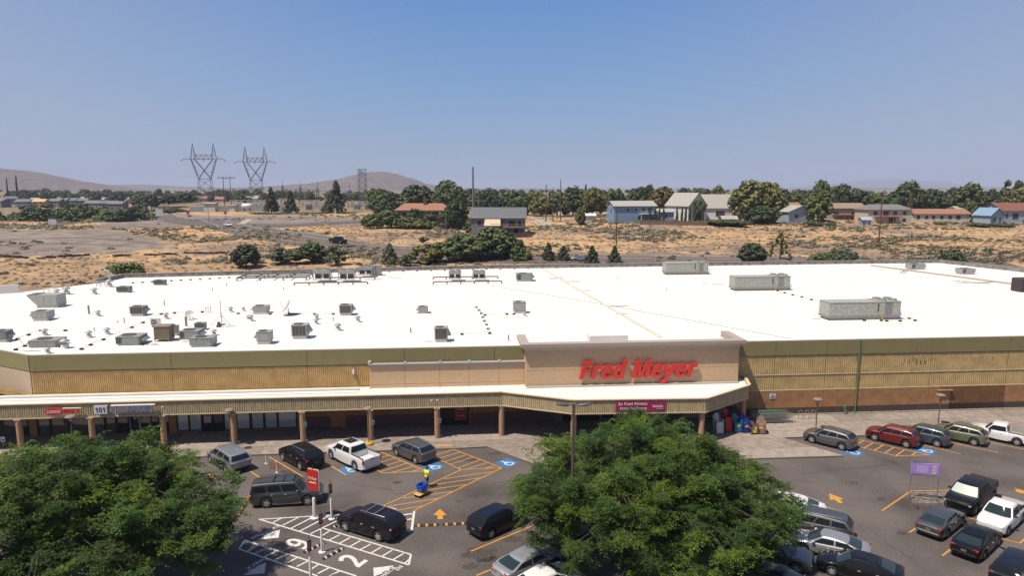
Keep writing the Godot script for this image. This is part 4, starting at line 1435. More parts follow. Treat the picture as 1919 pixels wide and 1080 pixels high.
	m.lathe(Vector3.ZERO, [[0.3, 0.0], [0.3, 0.03], [0.0, 0.03]], 18)
	part("fan", m, M("coil_grille", 0.10, 0.095, 0.09), t, Transform3D(Basis(Vector3.RIGHT, PI / 2), Vector3(-0.14, 0.5, 0.2)))
	m = MB.new()
	for k in 6: m.tube(Vector3(-0.14, 0.5, 0.24), Vector3(-0.14 + 0.29 * cos(k * PI / 3), 0.5 + 0.29 * sin(k * PI / 3), 0.24), 0.016, 0.016, 4)
	part("fan_guard", m, M("unit_white", 0.48, 0.472, 0.456), t)
	for s in [-1, 1]: part("foot", boxes([[s * 0.35, 0.055, 0, 0.1, 0.11, 0.5]]), M("rail_steel", 0.136, 0.132, 0.132), t)
	# dishes and mast
	dish(541, 591, 1.0, "big white satellite dish edge on beside a dark roof mat", deg_to_rad(-75))
	dish(357, 599, 0.55, "grey dish on a braced post near the antenna mast", deg_to_rad(20))
	p = lot(612 * 0.25 + 400, 480 + 435 * 0.25, ROOF)
	t = thing("roof_mat", "dark grey mat lying on the roof beside the white dish", "mat", here(p.x, ROOF + 0.004, p.z))
	part("mat", boxes([[0, 0.04, 0, 1.5, 0.08, 0.7]]), M("mat_grey", 0.104, 0.092, 0.08, 0.9), t)
	p = lot(416, 609, ROOF)
	t = thing("antenna_mast", "thin dark antenna mast with guy wires on the roof", "antenna", here(p.x, ROOF, p.z))
	m = MB.new()
	m.tube(Vector3.ZERO, Vector3(0, 2.9, 0), 0.035, 0.03, 6)
	part("mast", m, M("mast_dark", 0.064, 0.06, 0.06, 0.5, 0.4), t)
	m = MB.new()
	for k in 3: m.tube(Vector3(0, 1.2, 0), Vector3(1.3 * cos(k * 2.1 + 0.4), 0.02, 1.3 * sin(k * 2.1 + 0.4)), 0.018, 0.018, 4)
	m.tube(Vector3(-0.25, 1.35, 0), Vector3(0.25, 1.35, 0), 0.03, 0.03, 5)
	part("brace", m, M("mast_dark", 0.064, 0.06, 0.06), t)
	part("foot_plate", boxes([[0, 0.03, 0, 0.7, 0.06, 0.7]]), M("mat_grey", 0.104, 0.092, 0.08), t)
	p = lot(411, 613, ROOF)
	t = thing("blower", "small dark motor with a cap beside the antenna mast", "motor", here(p.x, ROOF, p.z))
	m = MB.new()
	m.lathe(Vector3.ZERO, [[0.3, 0.0], [0.3, 0.18], [0.2, 0.22], [0.2, 0.42], [0.12, 0.6], [0.0, 0.62]], 10)
	part("housing", m, M("mast_dark", 0.064, 0.06, 0.06), t)
	# small vents and pipes
	for q in [[85, 629, 1.0], [168, 633, 1.0], [202, 627, 1.0], [185, 593, 1.0], [312, 598, 1.0], [402, 629, 0.9], [471, 602, 1.0], [594, 599, 0.9], [593, 608, 0.9], [634, 620, 1.1], [671, 604, 1.0], [433, 585, 0.9], [457, 583, 0.7], [123, 653, 1.3], [178, 552, 1.3], [108, 554, 1.3], [126, 552, 1.6], [206, 538, 1.6], [466, 600, 0.8], [91, 663, 0.8], [983, 593, 0.7]]:
		vent(q[0], q[1], q[2])
	for q in [[234, 607, 0.7, 0.06], [309, 574, 0.8, 0.07], [350, 613, 1.2, 0.14], [168, 590, 1.2, 0.12], [425, 537, 0.6, 0.06], [532, 545, 0.5, 0.05], [625, 602, 0.5, 0.06], [770, 625, 0.6, 0.08], [953, 640, 0.7, 0.07], [1248, 546, 0.5, 0.05], [1157, 524, 0.5, 0.05], [387, 588, 0.9, 0.04], [391, 587, 0.9, 0.04], [396, 587, 0.9, 0.04], [222, 607, 0.4, 0.05], [178, 622, 0.5, 0.05], [399, 546, 0.5, 0.06]]:
		pipe_vent(q[0], q[1], q[2], q[3])
	gas_line([[154, 656], [171, 648], [195, 638], [248, 615], [269, 606], [303, 590], [328, 588], [380, 586]], "long thin gas pipe on black blocks crossing the roof behind the units")
	gas_line([[893, 577], [898, 583], [902, 589], [905, 596], [908, 603], [912, 610], [915, 618], [918, 626], [866, 628], [842, 629]], "gas pipe on black blocks running towards the rusty unit")
	gas_line([[909, 592], [950, 590], [963, 590]], "short gas pipe on black blocks running to the square hood unit")
	gas_line([[1457, 546], [1470, 550], [1485, 554], [1502, 558], [1520, 563], [1538, 569], [1545, 572]], "gas pipe on black blocks between two long air handlers")
	gas_line([[1619, 602], [1651, 602], [1661, 603], [1686, 603], [1703, 598], [1714, 602]], "gas pipe on black blocks in front of the foremost air handler")
	gas_line([[31, 657], [48, 650], [34, 637], [55, 629], [78, 621], [124, 621]], "bent gas pipe on black blocks near the olive wall corner")
	gas_line([[447, 589], [507, 590], [590, 590], [625, 590]], "gas pipe on black blocks passing the white dish")
	# lightning cable along the back parapet: row of black blocks
	var row := []
	for i in 24: row.append([730.0 + i * 26.0, 510.0 - i * 0.62 ])
	gas_line(row, "long row of black blocks under a cable along the back parapet")
	row = []
	for i in 12: row.append([250.0 + i * 18.0, 531.5 - i * 1.0])
	gas_line(row, "row of black blocks under a cable beside the open steel rack")
	# thin seam cable across the white roof
	var q0 := lot(920, 536, ROOF)
	var q1 := lot(1480, 635, ROOF)
	t = thing("roof_cable", "thin grey cable lying diagonally across the white roof", "cable", here(0, ROOF, 0))
	m = MB.new()
	m.path([Vector3(q0.x, 0.03, q0.z), Vector3(lerpf(q0.x, q1.x, 0.45), 0.03, lerpf(q0.z, q1.z, 0.42)), Vector3(q1.x, 0.03, q1.z)], 0.022)
	part("cable", m, M("cable_grey", 0.264, 0.248, 0.232), t)
	q0 = lot(1015, 503, ROOF)
	q1 = lot(1238, 633, ROOF)
	t = thing("roof_seam", "yellowish raised seam running over the roof towards the tower", "seam", here(0, ROOF, 0))
	m = MB.new()
	var sd := (q1 - q0)
	sd.y = 0
	var half := Vector3(-sd.z, 0, sd.x).normalized() * 0.22
	var s0 := Vector3(q0.x, 0.05, q0.z)
	var s1 := Vector3(q1.x, 0.05, q1.z)
	m.quad(s0 - half, s1 - half, s1, s0) if false else m.quad(s0 - half, s0 + half, s1 + half, s1 - half)
	m.quad(s0 - half - Vector3(0, 0.05, 0), s0 - half, s1 - half, s1 - half - Vector3(0, 0.05, 0))
	m.quad(s1 + half - Vector3(0, 0.05, 0), s1 + half, s0 + half, s0 + half - Vector3(0, 0.05, 0))
	part("seam", m, M("seam_cream", 0.56, 0.52, 0.43, 0.8, 0.0, "grain", 3.0), t)
	# step in the roof and razor wire on the right
	q0 = lot(1632, 499, ROOF)
	q1 = lot(1905, 535, ROOF)
	t = thing("roof_step", "low tan edged step dividing the far right part of the roof", "step", here(0, ROOF, 0))
	part("step", slab(Vector3(q0.x, 0, q0.z), Vector3(q1.x, 0, q1.z), 0.0, 0.28, 0.2), M("step_brown", 0.36, 0.31, 0.27, 0.9), t)
	p = lot(1692, 512, ROOF)
	t = thing("razor_wire", "fan of pale razor wire on a rusty bracket where the roof steps", "wire", here(p.x, ROOF, p.z))
	m = MB.new()
	for k in 9:
		var an := -0.9 + k * 0.22
		m.tube(Vector3(0, 0.3, 0), Vector3(sin(an) * 2.0, 0.3 + cos(an) * 1.6, 0.1 * k - 0.4), 0.018, 0.018, 4)
	part("wire", m, M("wire_pale", 0.4, 0.384, 0.368, 0.4, 0.5), t)
	m = MB.new()
	m.tube(Vector3(-0.9, 0.06, 0.3), Vector3(0.4, 0.5, 0), 0.05, 0.05, 6)
	m.tube(Vector3(-0.2, 0.06, 0.3), Vector3(0.9, 0.45, 0), 0.05, 0.05, 6)
	part("bracket", m, M("rust_red", 0.176, 0.048, 0.032), t)
	p = lot(1928, 548, ROOF)
	t = thing("dark_cabinet", "dark brown steel cabinet casting a blue shadow on the roof", "cabinet", here(p.x, ROOF, p.z - 1.0))
	m = MB.new()
	m.soft_box(Vector3(0, 1.05, 0), Vector3(3.0, 2.1, 2.0), 0.12)
	part("case", m, M("cabinet_brown", 0.036, 0.028, 0.028, 0.6), t)
	part("door", boxes([[0, 1.0, 1.01, 2.2, 1.7, 0.04]]), M("cabinet_brown", 0.036, 0.028, 0.028), t)
	# hooked vent and white rails at the back left
	p = lot(207, 528, ROOF)
	t = thing("gooseneck_vent", "white hooked vent pipe at the back corner of the roof", "vent", here(p.x, ROOF, p.z))
	m = MB.new()
	var pts := []
	for i in 12: pts.append(Vector3(-0.45 + 0.45 * cos(i * PI / 11.0), 1.5 + 0.45 * sin(i * PI / 11.0), 0))
	pts.push_front(Vector3(0, 0, 0))
	m.path(pts, 0.13, 8)
	part("pipe", m, M("unit_white", 0.48, 0.472, 0.456), t)
	for q in [[182, 198, 540], [83, 104, 553]]:
		var g0 := lot(q[0], q[2], ROOF)
		var g1 := lot(q[1], q[2] - 1, ROOF)
		t = thing("guard_rail", "low white guard rail at the kinked edge of the roof", "rail", here(g0.x, ROOF, g0.z), "white guard rails on the roof edge")
		m = MB.new()
		var gw := g1 - g0
		for k in 3: m.tube(gw * (k * 0.5), gw * (k * 0.5) + Vector3(0, 1.0, 0), 0.05, 0.05, 5)
		part("posts", m, M("unit_white", 0.48, 0.472, 0.456), t)
		m = MB.new()
		for h in [0.5, 1.0]: m.tube(Vector3(0, h, 0), gw + Vector3(0, h, 0), 0.05, 0.05, 5)
		part("bars", m, M("unit_white", 0.48, 0.472, 0.456), t)

func dish(px: float, py: float, r: float, label: String, turn: float) -> void:
	var p := lot(px, py, ROOF)
	var t := thing("satellite_dish", label, "satellite dish", here(p.x, ROOF, p.z, turn))
	var skin := M("dish_white", 0.496, 0.48, 0.464, 0.5)
	var m := MB.new()
	m.tube(Vector3(0, 0, 0), Vector3(0, r * 0.9, 0), 0.05, 0.05, 6)
	m.tube(Vector3(0, r * 0.5, 0), Vector3(0.5, 0.02, -0.4), 0.03, 0.03, 5)
	m.tube(Vector3(0, r * 0.5, 0), Vector3(-0.5, 0.02, -0.4), 0.03, 0.03, 5)
	part("post", m, M("mast_dark", 0.064, 0.06, 0.06), t)
	m = MB.new()
	var pr := []
	for i in 7: pr.append([r * i / 6.0, 0.22 * r * pow(i / 6.0, 2)])
	m.lathe(Vector3.ZERO, pr, 20)
	var back := []
	for i in 7: back.append([r * (6 - i) / 6.0, 0.22 * r * pow((6 - i) / 6.0, 2) - 0.02])
	m.lathe(Vector3.ZERO, back, 20)
	part("bowl", m, skin, t, Transform3D(Basis(Vector3.RIGHT, deg_to_rad(55)), Vector3(0, r * 1.1, 0.08)))
	m = MB.new()
	m.tube(Vector3(0, r * 0.5, 0.3), Vector3(0, r * 1.6, r * 0.9), 0.02, 0.02, 5)
	m.box(Vector3(0, r * 1.6, r * 0.9), Vector3(0.1, 0.1, 0.16))
	part("feed_arm", m, skin, t)

# ------------------------------------------------------------------ in front of the shops
func path_lamp(u: float, n: float, h: float, label: String, foot: bool) -> void:
	var t := thing("path_lamp", label, "lamp post", here(u, 0.14, n), "mushroom lamps along the pavement")
	var bronze := M("lamp_bronze", 0.128, 0.092, 0.072, 0.6, 0.3)
	var m := MB.new()
	m.tube(Vector3.ZERO, Vector3(0, h - 0.25, 0), 0.055, 0.05, 8)
	part("post", m, bronze, t)
	m = MB.new()
	m.lathe(Vector3.ZERO, [[0.05, h - 0.55], [0.13, h - 0.4], [0.15, h - 0.22], [0.0, h - 0.22]], 12)
	part("lens", m, M("lamp_lens", 0.4, 0.368, 0.32, 0.3), t)
	m = MB.new()
	m.lathe(Vector3.ZERO, [[0.0, h - 0.24], [0.40, h - 0.20], [0.44, h - 0.13], [0.36, h - 0.04], [0.12, h], [0.0, h]], 20)
	part("cap", m, M("lamp_cap", 0.192, 0.152, 0.128, 0.7), t)
	m = MB.new()
	for k in 3: m.tube(Vector3(0.06 * cos(k * 2.1), h - 0.7, 0.06 * sin(k * 2.1)), Vector3(0.3 * cos(k * 2.1), h - 0.2, 0.3 * sin(k * 2.1)), 0.018, 0.018, 4)
	part("bracket", m, bronze, t)
	if foot:
		m = MB.new()
		m.lathe(Vector3.ZERO, [[0.42, 0.0], [0.42, 0.16], [0.36, 0.24], [0.0, 0.24]], 16)
		part("footing", m, M("bright_yellow_paint", 0.576, 0.32, 0.024), t)

func chair_stack(u: float, n: float, count: int, rise: float, turn: float, m: Material, colour: String, tag: bool, where: String) -> void:
	for k in count:
		var t := thing("garden_chair", "%s plastic slatted garden chair, %s" % [colour, where], "chair", here(u, 0.14 + k * rise, n - k * 0.025, turn), "stacked %s garden chairs" % colour)
		for s in [-1, 1]:
			part("leg", boxes([[s * 0.33, 0.3, 0.33, 0.06, 0.6, 0.1]]), m, t)
			part("leg", boxes([[s * 0.31, 0.19, -0.32, 0.06, 0.38, 0.1]]), m, t)
			part("arm", boxes([[s * 0.37, 0.615, 0.02, 0.13, 0.035, 0.8]]), m, t)
		var f := MB.new()
		f.crease = 0.0
		f.box(Vector3(0, 0.27, 0.375), Vector3(0.62, 0.3, 0.03))
		part("front_board", f, m, t)
		for i in 5:
			var sl := MB.new()
			sl.crease = 0.0
			var x := (i - 2) * 0.115
			var top := 1.12 - 0.05 * absf(i - 2) * absf(i - 2)
			sl.quad(Vector3(x - 0.05, 0.34, -0.2), Vector3(x + 0.05, 0.34, -0.2), Vector3(x * 1.25 + 0.056, top, -0.46), Vector3(x * 1.25 - 0.056, top, -0.46))
			sl.quad(Vector3(x + 0.05, 0.34, -0.23), Vector3(x - 0.05, 0.34, -0.23), Vector3(x * 1.25 - 0.056, top, -0.49), Vector3(x * 1.25 + 0.056, top, -0.49))
			part("back_slat", sl, m, t)
		part("seat", boxes([[0, 0.37, 0.08, 0.6, 0.03, 0.6]]), m, t)
		if tag and k == count - 1 - count / 3:
			part("price_card", boxes([[0, 0.3, 0.4, 0.34, 0.24, 0.015]]), M("yellow_price_card", 0.576, 0.48, 0.024, 0.6), t)

func shopping_cart() -> Node3D:
	var t := thing("shopping_cart", "grey wire shopping cart with teal trim nested in the row by the brown wall", "cart", here(31.0, 0.14, 1.6, 0.0), "nested row of shopping carts")
	var wire := M("cart_wire", 0.336, 0.344, 0.336, 0.35, 0.7)
	var teal := M("cart_teal", 0.16, 0.32, 0.264, 0.5)
	var m := MB.new()
	m.crease = 0.0
	for z in [-1, 1]:
		for k in 4:
			var y := 0.5 + k * 0.13
			var w := 0.24 + 0.035 * k
			m.tube(Vector3(-0.42, y, z * w), Vector3(0.38 + 0.03 * k, y, z * w), 0.008, 0.008, 4, false)
		for k in 8:
			var x := -0.4 + k * 0.115
			m.tube(Vector3(x, 0.5, z * 0.24), Vector3(x, 0.9, z * 0.345), 0.007, 0.007, 4, false)
	for k in 6:
		m.tube(Vector3(0.4, 0.5, -0.22 + k * 0.088), Vector3(0.48, 0.9, -0.3 + k * 0.12), 0.007, 0.007, 4, false)
		m.tube(Vector3(-0.42, 0.5, -0.22 + k * 0.088), Vector3(0.4, 0.5, -0.22 + k * 0.088), 0.007, 0.007, 4, false)
	part("basket", m, wire, t)
	m = MB.new()
	for z in [-1, 1]:
		m.tube(Vector3(-0.45, 0.15, z * 0.26), Vector3(0.42, 0.13, z * 0.17), 0.018, 0.018, 5)
		m.tube(Vector3(-0.45, 0.15, z * 0.26), Vector3(-0.45, 0.95, z * 0.3), 0.018, 0.018, 5)
	part("frame", m, wire, t)
	m = MB.new()
	m.tube(Vector3(-0.52, 0.98, -0.32), Vector3(-0.52, 0.98, 0.32), 0.018, 0.018, 6)
	part("handle", m, teal, t)
	part("front_bar", boxes([[0.48, 0.92, 0, 0.03, 0.03, 0.68]]), wire, t)
	m = MB.new()
	m.tube(Vector3(-0.3, 0.72, -0.3), Vector3(-0.3, 0.98, 0.0), 0.02, 0.02, 4)
	part("trim", m, teal, t)
	for x in [-0.42, 0.4]:
		for z in [-0.22, 0.2]:
			m = MB.new()
			m.tube(Vector3(x, 0.06, z - 0.015), Vector3(x, 0.06, z + 0.015), 0.06, 0.06, 10)
			part("wheel", m, M("tyre_rubber", 0.016, 0.016, 0.016, 0.9), t)
	return t

func build_shop_front_things() -> void:
	path_lamp(-20.9, 4.3, 3.65, "brown mushroom lamp in front of the papered shop windows", false)
	path_lamp(-8.19, 4.86, 3.65, "brown mushroom lamp on a yellow footing beside a walk column", true)
	path_lamp(35.56, 4.69, 3.3, "brown mushroom lamp behind the grey crossover by the brown wall", false)
	path_lamp(48.64, 4.4, 3.3, "brown mushroom lamp behind the dark blue crossover by the brown wall", false)
	path_lamp(-34.5, 5.0, 3.65, "brown mushroom lamp half hidden by leaves below the oval sign", false)
	chair_stack(25.54, 4.75, 5, 0.2, 0.15, M("chair_white", 0.48, 0.48, 0.48, 0.5), "white", false, "in the stack beside the canopy column")
	chair_stack(26.6, 4.3, 6, 0.22, 0.15, M("chair_red", 0.32, 0.0096, 0.0096, 0.5), "red", false, "in the tall stack next to the white ones")
	chair_stack(27.5, 4.5, 4, 0.2, 0.1, M("chair_teal", 0.0096, 0.136, 0.216, 0.5), "teal", true, "in the stack between red and blue ones")
	chair_stack(28.3, 4.6, 4, 0.18, 0.1, M("chair_blue", 0.008, 0.028, 0.2, 0.5), "blue", true, "in the stack next to the teal ones")
	chair_stack(28.95, 5.05, 1, 0.18, 0.0, M("chair_brown", 0.128, 0.068, 0.04, 0.6), "dark brown", true, "alone with a yellow price card")
	chair_stack(29.75, 5.05, 4, 0.16, -0.35, M("chair_taupe", 0.192, 0.12, 0.092, 0.6), "taupe", true, "in the sunlit stack at the end")
	var c := shopping_cart()
	for i in range(0, 26):
		var row := i % 2
		var k := i / 2
		if i == 0: c.transform = here(30.9, 0.14, 1.3, 0.0)
		else: copy(c, here(30.9 + k * 0.24 + row * 0.1, 0.14, 1.3 + row * 0.95, 0.0))
	for k in 3:
		var t := thing("bike_hoop", "thin pale steel bicycle hoop standing on the pavement by the wall", "bike rack", here(35.4 + 0.68 * k, 0.14, 1.5), "bicycle hoops by the brown wall")
		var m := MB.new()
		var pts := [Vector3(0, 0, 0)]
		for i in 9: pts.append(Vector3(0.22 - 0.22 * cos(i * PI / 8.0), 0.75 + 0.2 * sin(i * PI / 8.0), 0))
		pts.append(Vector3(0.44, 0, 0))
		m.path(pts, 0.03, 6)
		part("hoop", m, M("hoop_steel", 0.336, 0.328, 0.32, 0.4, 0.6), t)
		part("foot_plate", boxes([[0, 0.008, 0, 0.14, 0.016, 0.14], [0.44, 0.008, 0, 0.14, 0.016, 0.14]]), M("hoop_steel", 0.336, 0.328, 0.32), t)
	# black round-backed chairs in the shade behind the coloured ones
	for q in [[25.9, 2.2], [27.4, 2.2], [28.3, 2.2], [21.6, 5.0]]:
		var t := thing("hanging_chair", "black round backed chair standing in the shade under the canopy", "chair", here(q[0], 0.14, q[1]), "black round backed chairs")
		var m := MB.new()
		m.lathe(Vector3.ZERO, [[0.0, 0.0], [0.5, 0.02], [0.5, 0.07], [0.0, 0.09]], 16)
		var blk := M("chair_black", 0.012, 0.0112, 0.0112, 0.6)
		part("back", m, blk, t, Transform3D(Basis(Vector3.RIGHT, deg_to_rad(75)), Vector3(0, 1.25, -0.2)))
		part("seat", boxes([[0, 0.6, 0.1, 0.8, 0.1, 0.7]]), blk, t)
		for s in [-1, 1]:
			part("leg", boxes([[s * 0.33, 0.3, 0.35, 0.05, 0.6, 0.05]]), blk, t)
			part("leg", boxes([[s * 0.33, 0.4, -0.2, 0.05, 0.8, 0.05]]), blk, t)
	var t := thing("standing_sign", "small white square sign on a stand under the walk roof", "sign", here(lot(8, 838, 0.14).x, 0.14, lot(8, 838, 0.14).z))
	part("plate", boxes([[0, 0.75, 0, 0.38, 0.5, 0.03]]), M("white_sign_face", 0.6, 0.592, 0.576), t)
	part("post", boxes([[0, 0.26, 0, 0.05, 0.52, 0.05]]), M("hoop_steel", 0.336, 0.328, 0.32), t)
	part("symbol", boxes([[0.02, 0.7, 0.02, 0.16, 0.16, 0.01]]), M("blue_sign_print", 0.024, 0.048, 0.2), t)

# ------------------------------------------------------------------ car park furniture
func number_post(px: float, py: float, label: String) -> void:
	var p := lot(px, py)
	var t := thing("bay_post", label, "post", here(p.x, 0, p.z, deg_to_rad(25)), "white posts with small maroon signs")
	var white := M("post_white", 0.576, 0.568, 0.552, 0.6)
	var m := MB.new()
	m.lathe(Vector3.ZERO, [[0.24, 0.0], [0.24, 0.04], [0.09, 0.08], [0.075, 1.55], [0.05, 1.62], [0.0, 1.63]], 12)
	part("sleeve", m, white, t)
	m = MB.new()
	m.tube(Vector3(0, 1.6, 0), Vector3(0, 3.05, 0), 0.022, 0.022, 6)
	part("pole", m, M("sign_pole", 0.112, 0.096, 0.092, 0.6, 0.4), t)
	m = MB.new()
	m.soft_box(Vector3(0, 2.35, 0.0), Vector3(0.27, 0.72, 0.05), 0.02)
	part("plate", m, M("maroon_plate", 0.096, 0.02, 0.024, 0.5), t)
	part("print", boxes([[0, 2.36, 0.03, 0.17, 0.4, 0.01]]), M("dull_print", 0.192, 0.104, 0.096), t)

func hump(a: Vector3, b: Vector3, label: String, body: Material, mark: Material, n: int, group: String) -> void:
	var d := b - a
	var len := d.length()
	var t := thing("rubber_hump", label, "wheel stop", LF * Transform3D(Basis(d / len, Vector3.UP, (d / len).cross(Vector3.UP)), a), group)
	var m := MB.new()
	m.crease = 40.0
	var sec := [[-0.16, 0.0], [-0.12, 0.07], [-0.05, 0.11], [0.05, 0.11], [0.12, 0.07], [0.16, 0.0]]
	var rows := []
	for x in [0.0, 0.08, len - 0.08, len]:
		var row := []
		for s in sec: row.append(Vector3(x, s[1] * (0.35 if x == 0.0 or x == len else 1.0) + 0.004, s[0]))
		row.reverse()
		rows.append(row)
	m.grid(rows)
	part("body", m, body, t)
	for i in n:
		var x := len * (i + 0.5) / n
		var w := minf(0.1, len / n * (0.24 if n > 6 else 0.15))
		var q := MB.new()
		q.crease = 0.0
		rows = []
		for xx in [x - w, x + w]:
			var row := []
			for s in sec: row.append(Vector3(xx, s[1] + 0.012, s[0] * 0.98))
			row.reverse()
			rows.append(row)
		q.grid(rows)
		part("reflector", q, mark, t)

func build_lot_things() -> void:
	number_post(622, 973, "white post with maroon sign between the red sign and the dark purple SUV")
	number_post(604, 1035, "white post with maroon sign between the two black wheel stops")
	number_post(583, 1090, "white post with maroon sign on the white ladder marking below the stall number")
	for q in [[499.6, 869], [519.5, 886]]:
		var p := lot(q[0], q[1])
		var t := thing("slim_bollard", "slim white bollard beside the rusty patch in the car park", "bollard", here(p.x, 0, p.z), "slim bollards by the rusty patch")
		var m := MB.new()
		m.lathe(Vector3.ZERO, [[0.13, 0.0], [0.13, 0.03], [0.05, 0.06], [0.045, 0.92], [0.06, 0.94], [0.06, 1.0], [0.0, 1.02]], 10)
		part("post", m, M("post_white", 0.576, 0.568, 0.552), t)
		m = MB.new()
		m.lathe(Vector3.ZERO, [[0.052, 0.8], [0.052, 0.86]], 10)
		part("band", m, M("band_grey", 0.24, 0.224, 0.208), t)
	# red pick-up sign
	var p := lot(590, 971)
	var t := thing("pickup_sign", "red order sign on a pole in a thick white sleeve", "sign", here(p.x, 0, p.z, deg_to_rad(-28)))
	var m := MB.new()
	m.lathe(Vector3.ZERO, [[0.32, 0.0], [0.32, 0.05], [0.13, 0.1], [0.12, 1.5], [0.08, 1.58], [0.0, 1.6]], 14)
	part("sleeve", m, M("post_white", 0.576, 0.568, 0.552), t)
	m = MB.new()
	m.tube(Vector3(0, 1.5, 0), Vector3(0, 4.0, 0), 0.03, 0.03, 6)
	part("pole", m, M("sign_pole", 0.112, 0.096, 0.092), t)
	part("back_plate", boxes([[0.05, 2.98, -0.03, 0.95, 1.62, 0.03]]), M("post_white", 0.576, 0.568, 0.552), t)
	part("plate", boxes([[0, 2.95, 0.04, 0.9, 1.58, 0.03]]), M("red_sign_face", 0.496, 0.024, 0.0176), t)
	letters(t, "Pickup", Vector3(-0.37, 2.98, 0.07), 0.2, 0.74, 0.01, M("white_sign_face", 0.6, 0.592, 0.576), 0.1)
	part("print_line", boxes([[0, 2.76, 0.06, 0.62, 0.09, 0.01]]), M("white_sign_face", 0.6, 0.592, 0.576), t)
	# humps and wheel stops
	var rub := M("hump_rubber", 0.0176, 0.016, 0.016, 0.85)
	var yel := M("hump_yellow", 0.48, 0.216, 0.032, 0.6)
	var whi := M("hump_white", 0.48, 0.472, 0.456, 0.6)
	hump(lot(446, 970), lot(470, 928), "black and yellow speed hump beside the dark grey SUV", rub, yel, 8, "speed humps")
	hump(lot(777, 986.5), lot(823, 984.5), "black hump with yellow studs next to the white hatching", rub, yel, 3, "speed humps")
	hump(lot(829, 984.5), lot(875, 982), "black hump with yellow studs next to the navy crossover", rub, yel, 3, "speed humps")
	hump(lot(569, 1037), lot(609, 1018), "black wheel stop with white studs beside the stall number six", rub, whi, 4, "wheel stops")
	hump(lot(605, 1049.5), lot(644, 1028.5), "black wheel stop with white studs beside the stall number two", rub, whi, 4, "wheel stops")
	hump(lot(622, 990.5), lot(645, 981), "black wheel stop in front of the dark purple SUV", rub, whi, 3, "wheel stops")
	# purple cart return sign on a tube frame
	var A := lot(1703, 945)
	var B := lot(1744, 950)
	p = lot(1728, 938)
	t = thing("cart_return", "purple sign board on a grey tube frame of a cart return", "sign", here(p.x, 0, p.z, deg_to_rad(-20)))
	var tube := M("frame_steel", 0.264, 0.256, 0.256, 0.4, 0.6)
	m = MB.new()
	for x in [-0.95, 0.95]:
		m.tube(Vector3(x, 0, 0), Vector3(x, 2.1, 0), 0.03, 0.03, 6)
		m.tube(Vector3(x, 0, 1.9), Vector3(x, 0.85, 1.9), 0.03, 0.03, 6)
		m.tube(Vector3(x, 0.85, 1.9), Vector3(x, 1.0, 0), 0.03, 0.03, 6)
		m.tube(Vector3(x, 0.4, 1.9), Vector3(x, 0.4, 0), 0.025, 0.025, 6)
	m.tube(Vector3(-0.95, 1.0, 0), Vector3(0.95, 1.0, 0), 0.03, 0.03, 6)
	m.tube(Vector3(-0.95, 0.4, 0), Vector3(0.95, 0.4, 0), 0.025, 0.025, 6)
	part("frame", m, tube, t)
	m = MB.new()
	m.soft_box(Vector3(0, 2.55, 0), Vector3(2.0, 1.0, 0.08), 0.05)
	part("board", m, M("purple_board", 0.30, 0.19, 0.50, 0.5), t)
	var pr := M("pale_lilac_print", 0.48, 0.4, 0.6, 0.6)
	for k in 4: part("print_line", boxes([[-0.22, 2.76 - k * 0.14, 0.045, 0.85 - 0.12 * (k % 2), 0.06, 0.01]]), pr, t)
	for k in 3: part("poster_print", boxes([[0.6, 2.78 - k * 0.23, 0.05, 0.3, 0.16, 0.01]]), M("poster_cream", 0.48, 0.4, 0.36), t)
	# tall lamp with two heads beside the middle tree
	t = thing("double_lamp", "tall brown parking lamp with two flat heads above the tree", "street lamp", Transform3D(Basis(), Vector3(3.75, 0, -40.2)))
	var bronze := M("lamp_bronze", 0.128, 0.092, 0.072)
	m = MB.new()
	m.tube(Vector3(0, 0, 0), Vector3(0, 10.95, 0), 0.11, 0.09, 10)
	part("pole", m, bronze, t)
	for s in [-1, 1]:
		m = MB.new()
		m.tube(Vector3(0, 10.85, 0), Vector3(s * 0.3, 10.9, 0), 0.04, 0.04, 6)
		part("arm", m, bronze, t)
		m = MB.new()
		m.soft_box(Vector3(0, 0, 0), Vector3(0.78, 0.13, 0.42), 0.05)
		var hd := part("head", m, M("lamp_head_grey", 0.08, 0.076, 0.076, 0.5, 0.3), t, Transform3D(Basis(Vector3.BACK, s * 0.12), Vector3(s * 0.66, 10.93, 0)))
		part("lens", boxes([[0, -0.075, 0, 0.6, 0.03, 0.32]]), M("lamp_lens", 0.4, 0.368, 0.32), hd)
	m = MB.new()
	m.lathe(Vector3.ZERO, [[0.32, 0.0], [0.32, 0.75], [0.28, 0.8], [0.0, 0.8]], 14)
	part("footing", m, M("concrete_b", 0.304, 0.272, 0.24), t)
	build_person()

# ------------------------------------------------------------------ the cart attendant
func cap_dist(p: Vector3, b: Array) -> float:            # tapered capsule: [from, to, r0, r1]
	var a: Vector3 = b[0]
	var d: Vector3 = b[1] - a
	var t := clampf((p - a).dot(d) / maxf(d.length_squared(), 1e-9), 0.0, 1.0)
	return (p - a - d * t).length() - lerpf(b[2], b[3], t)

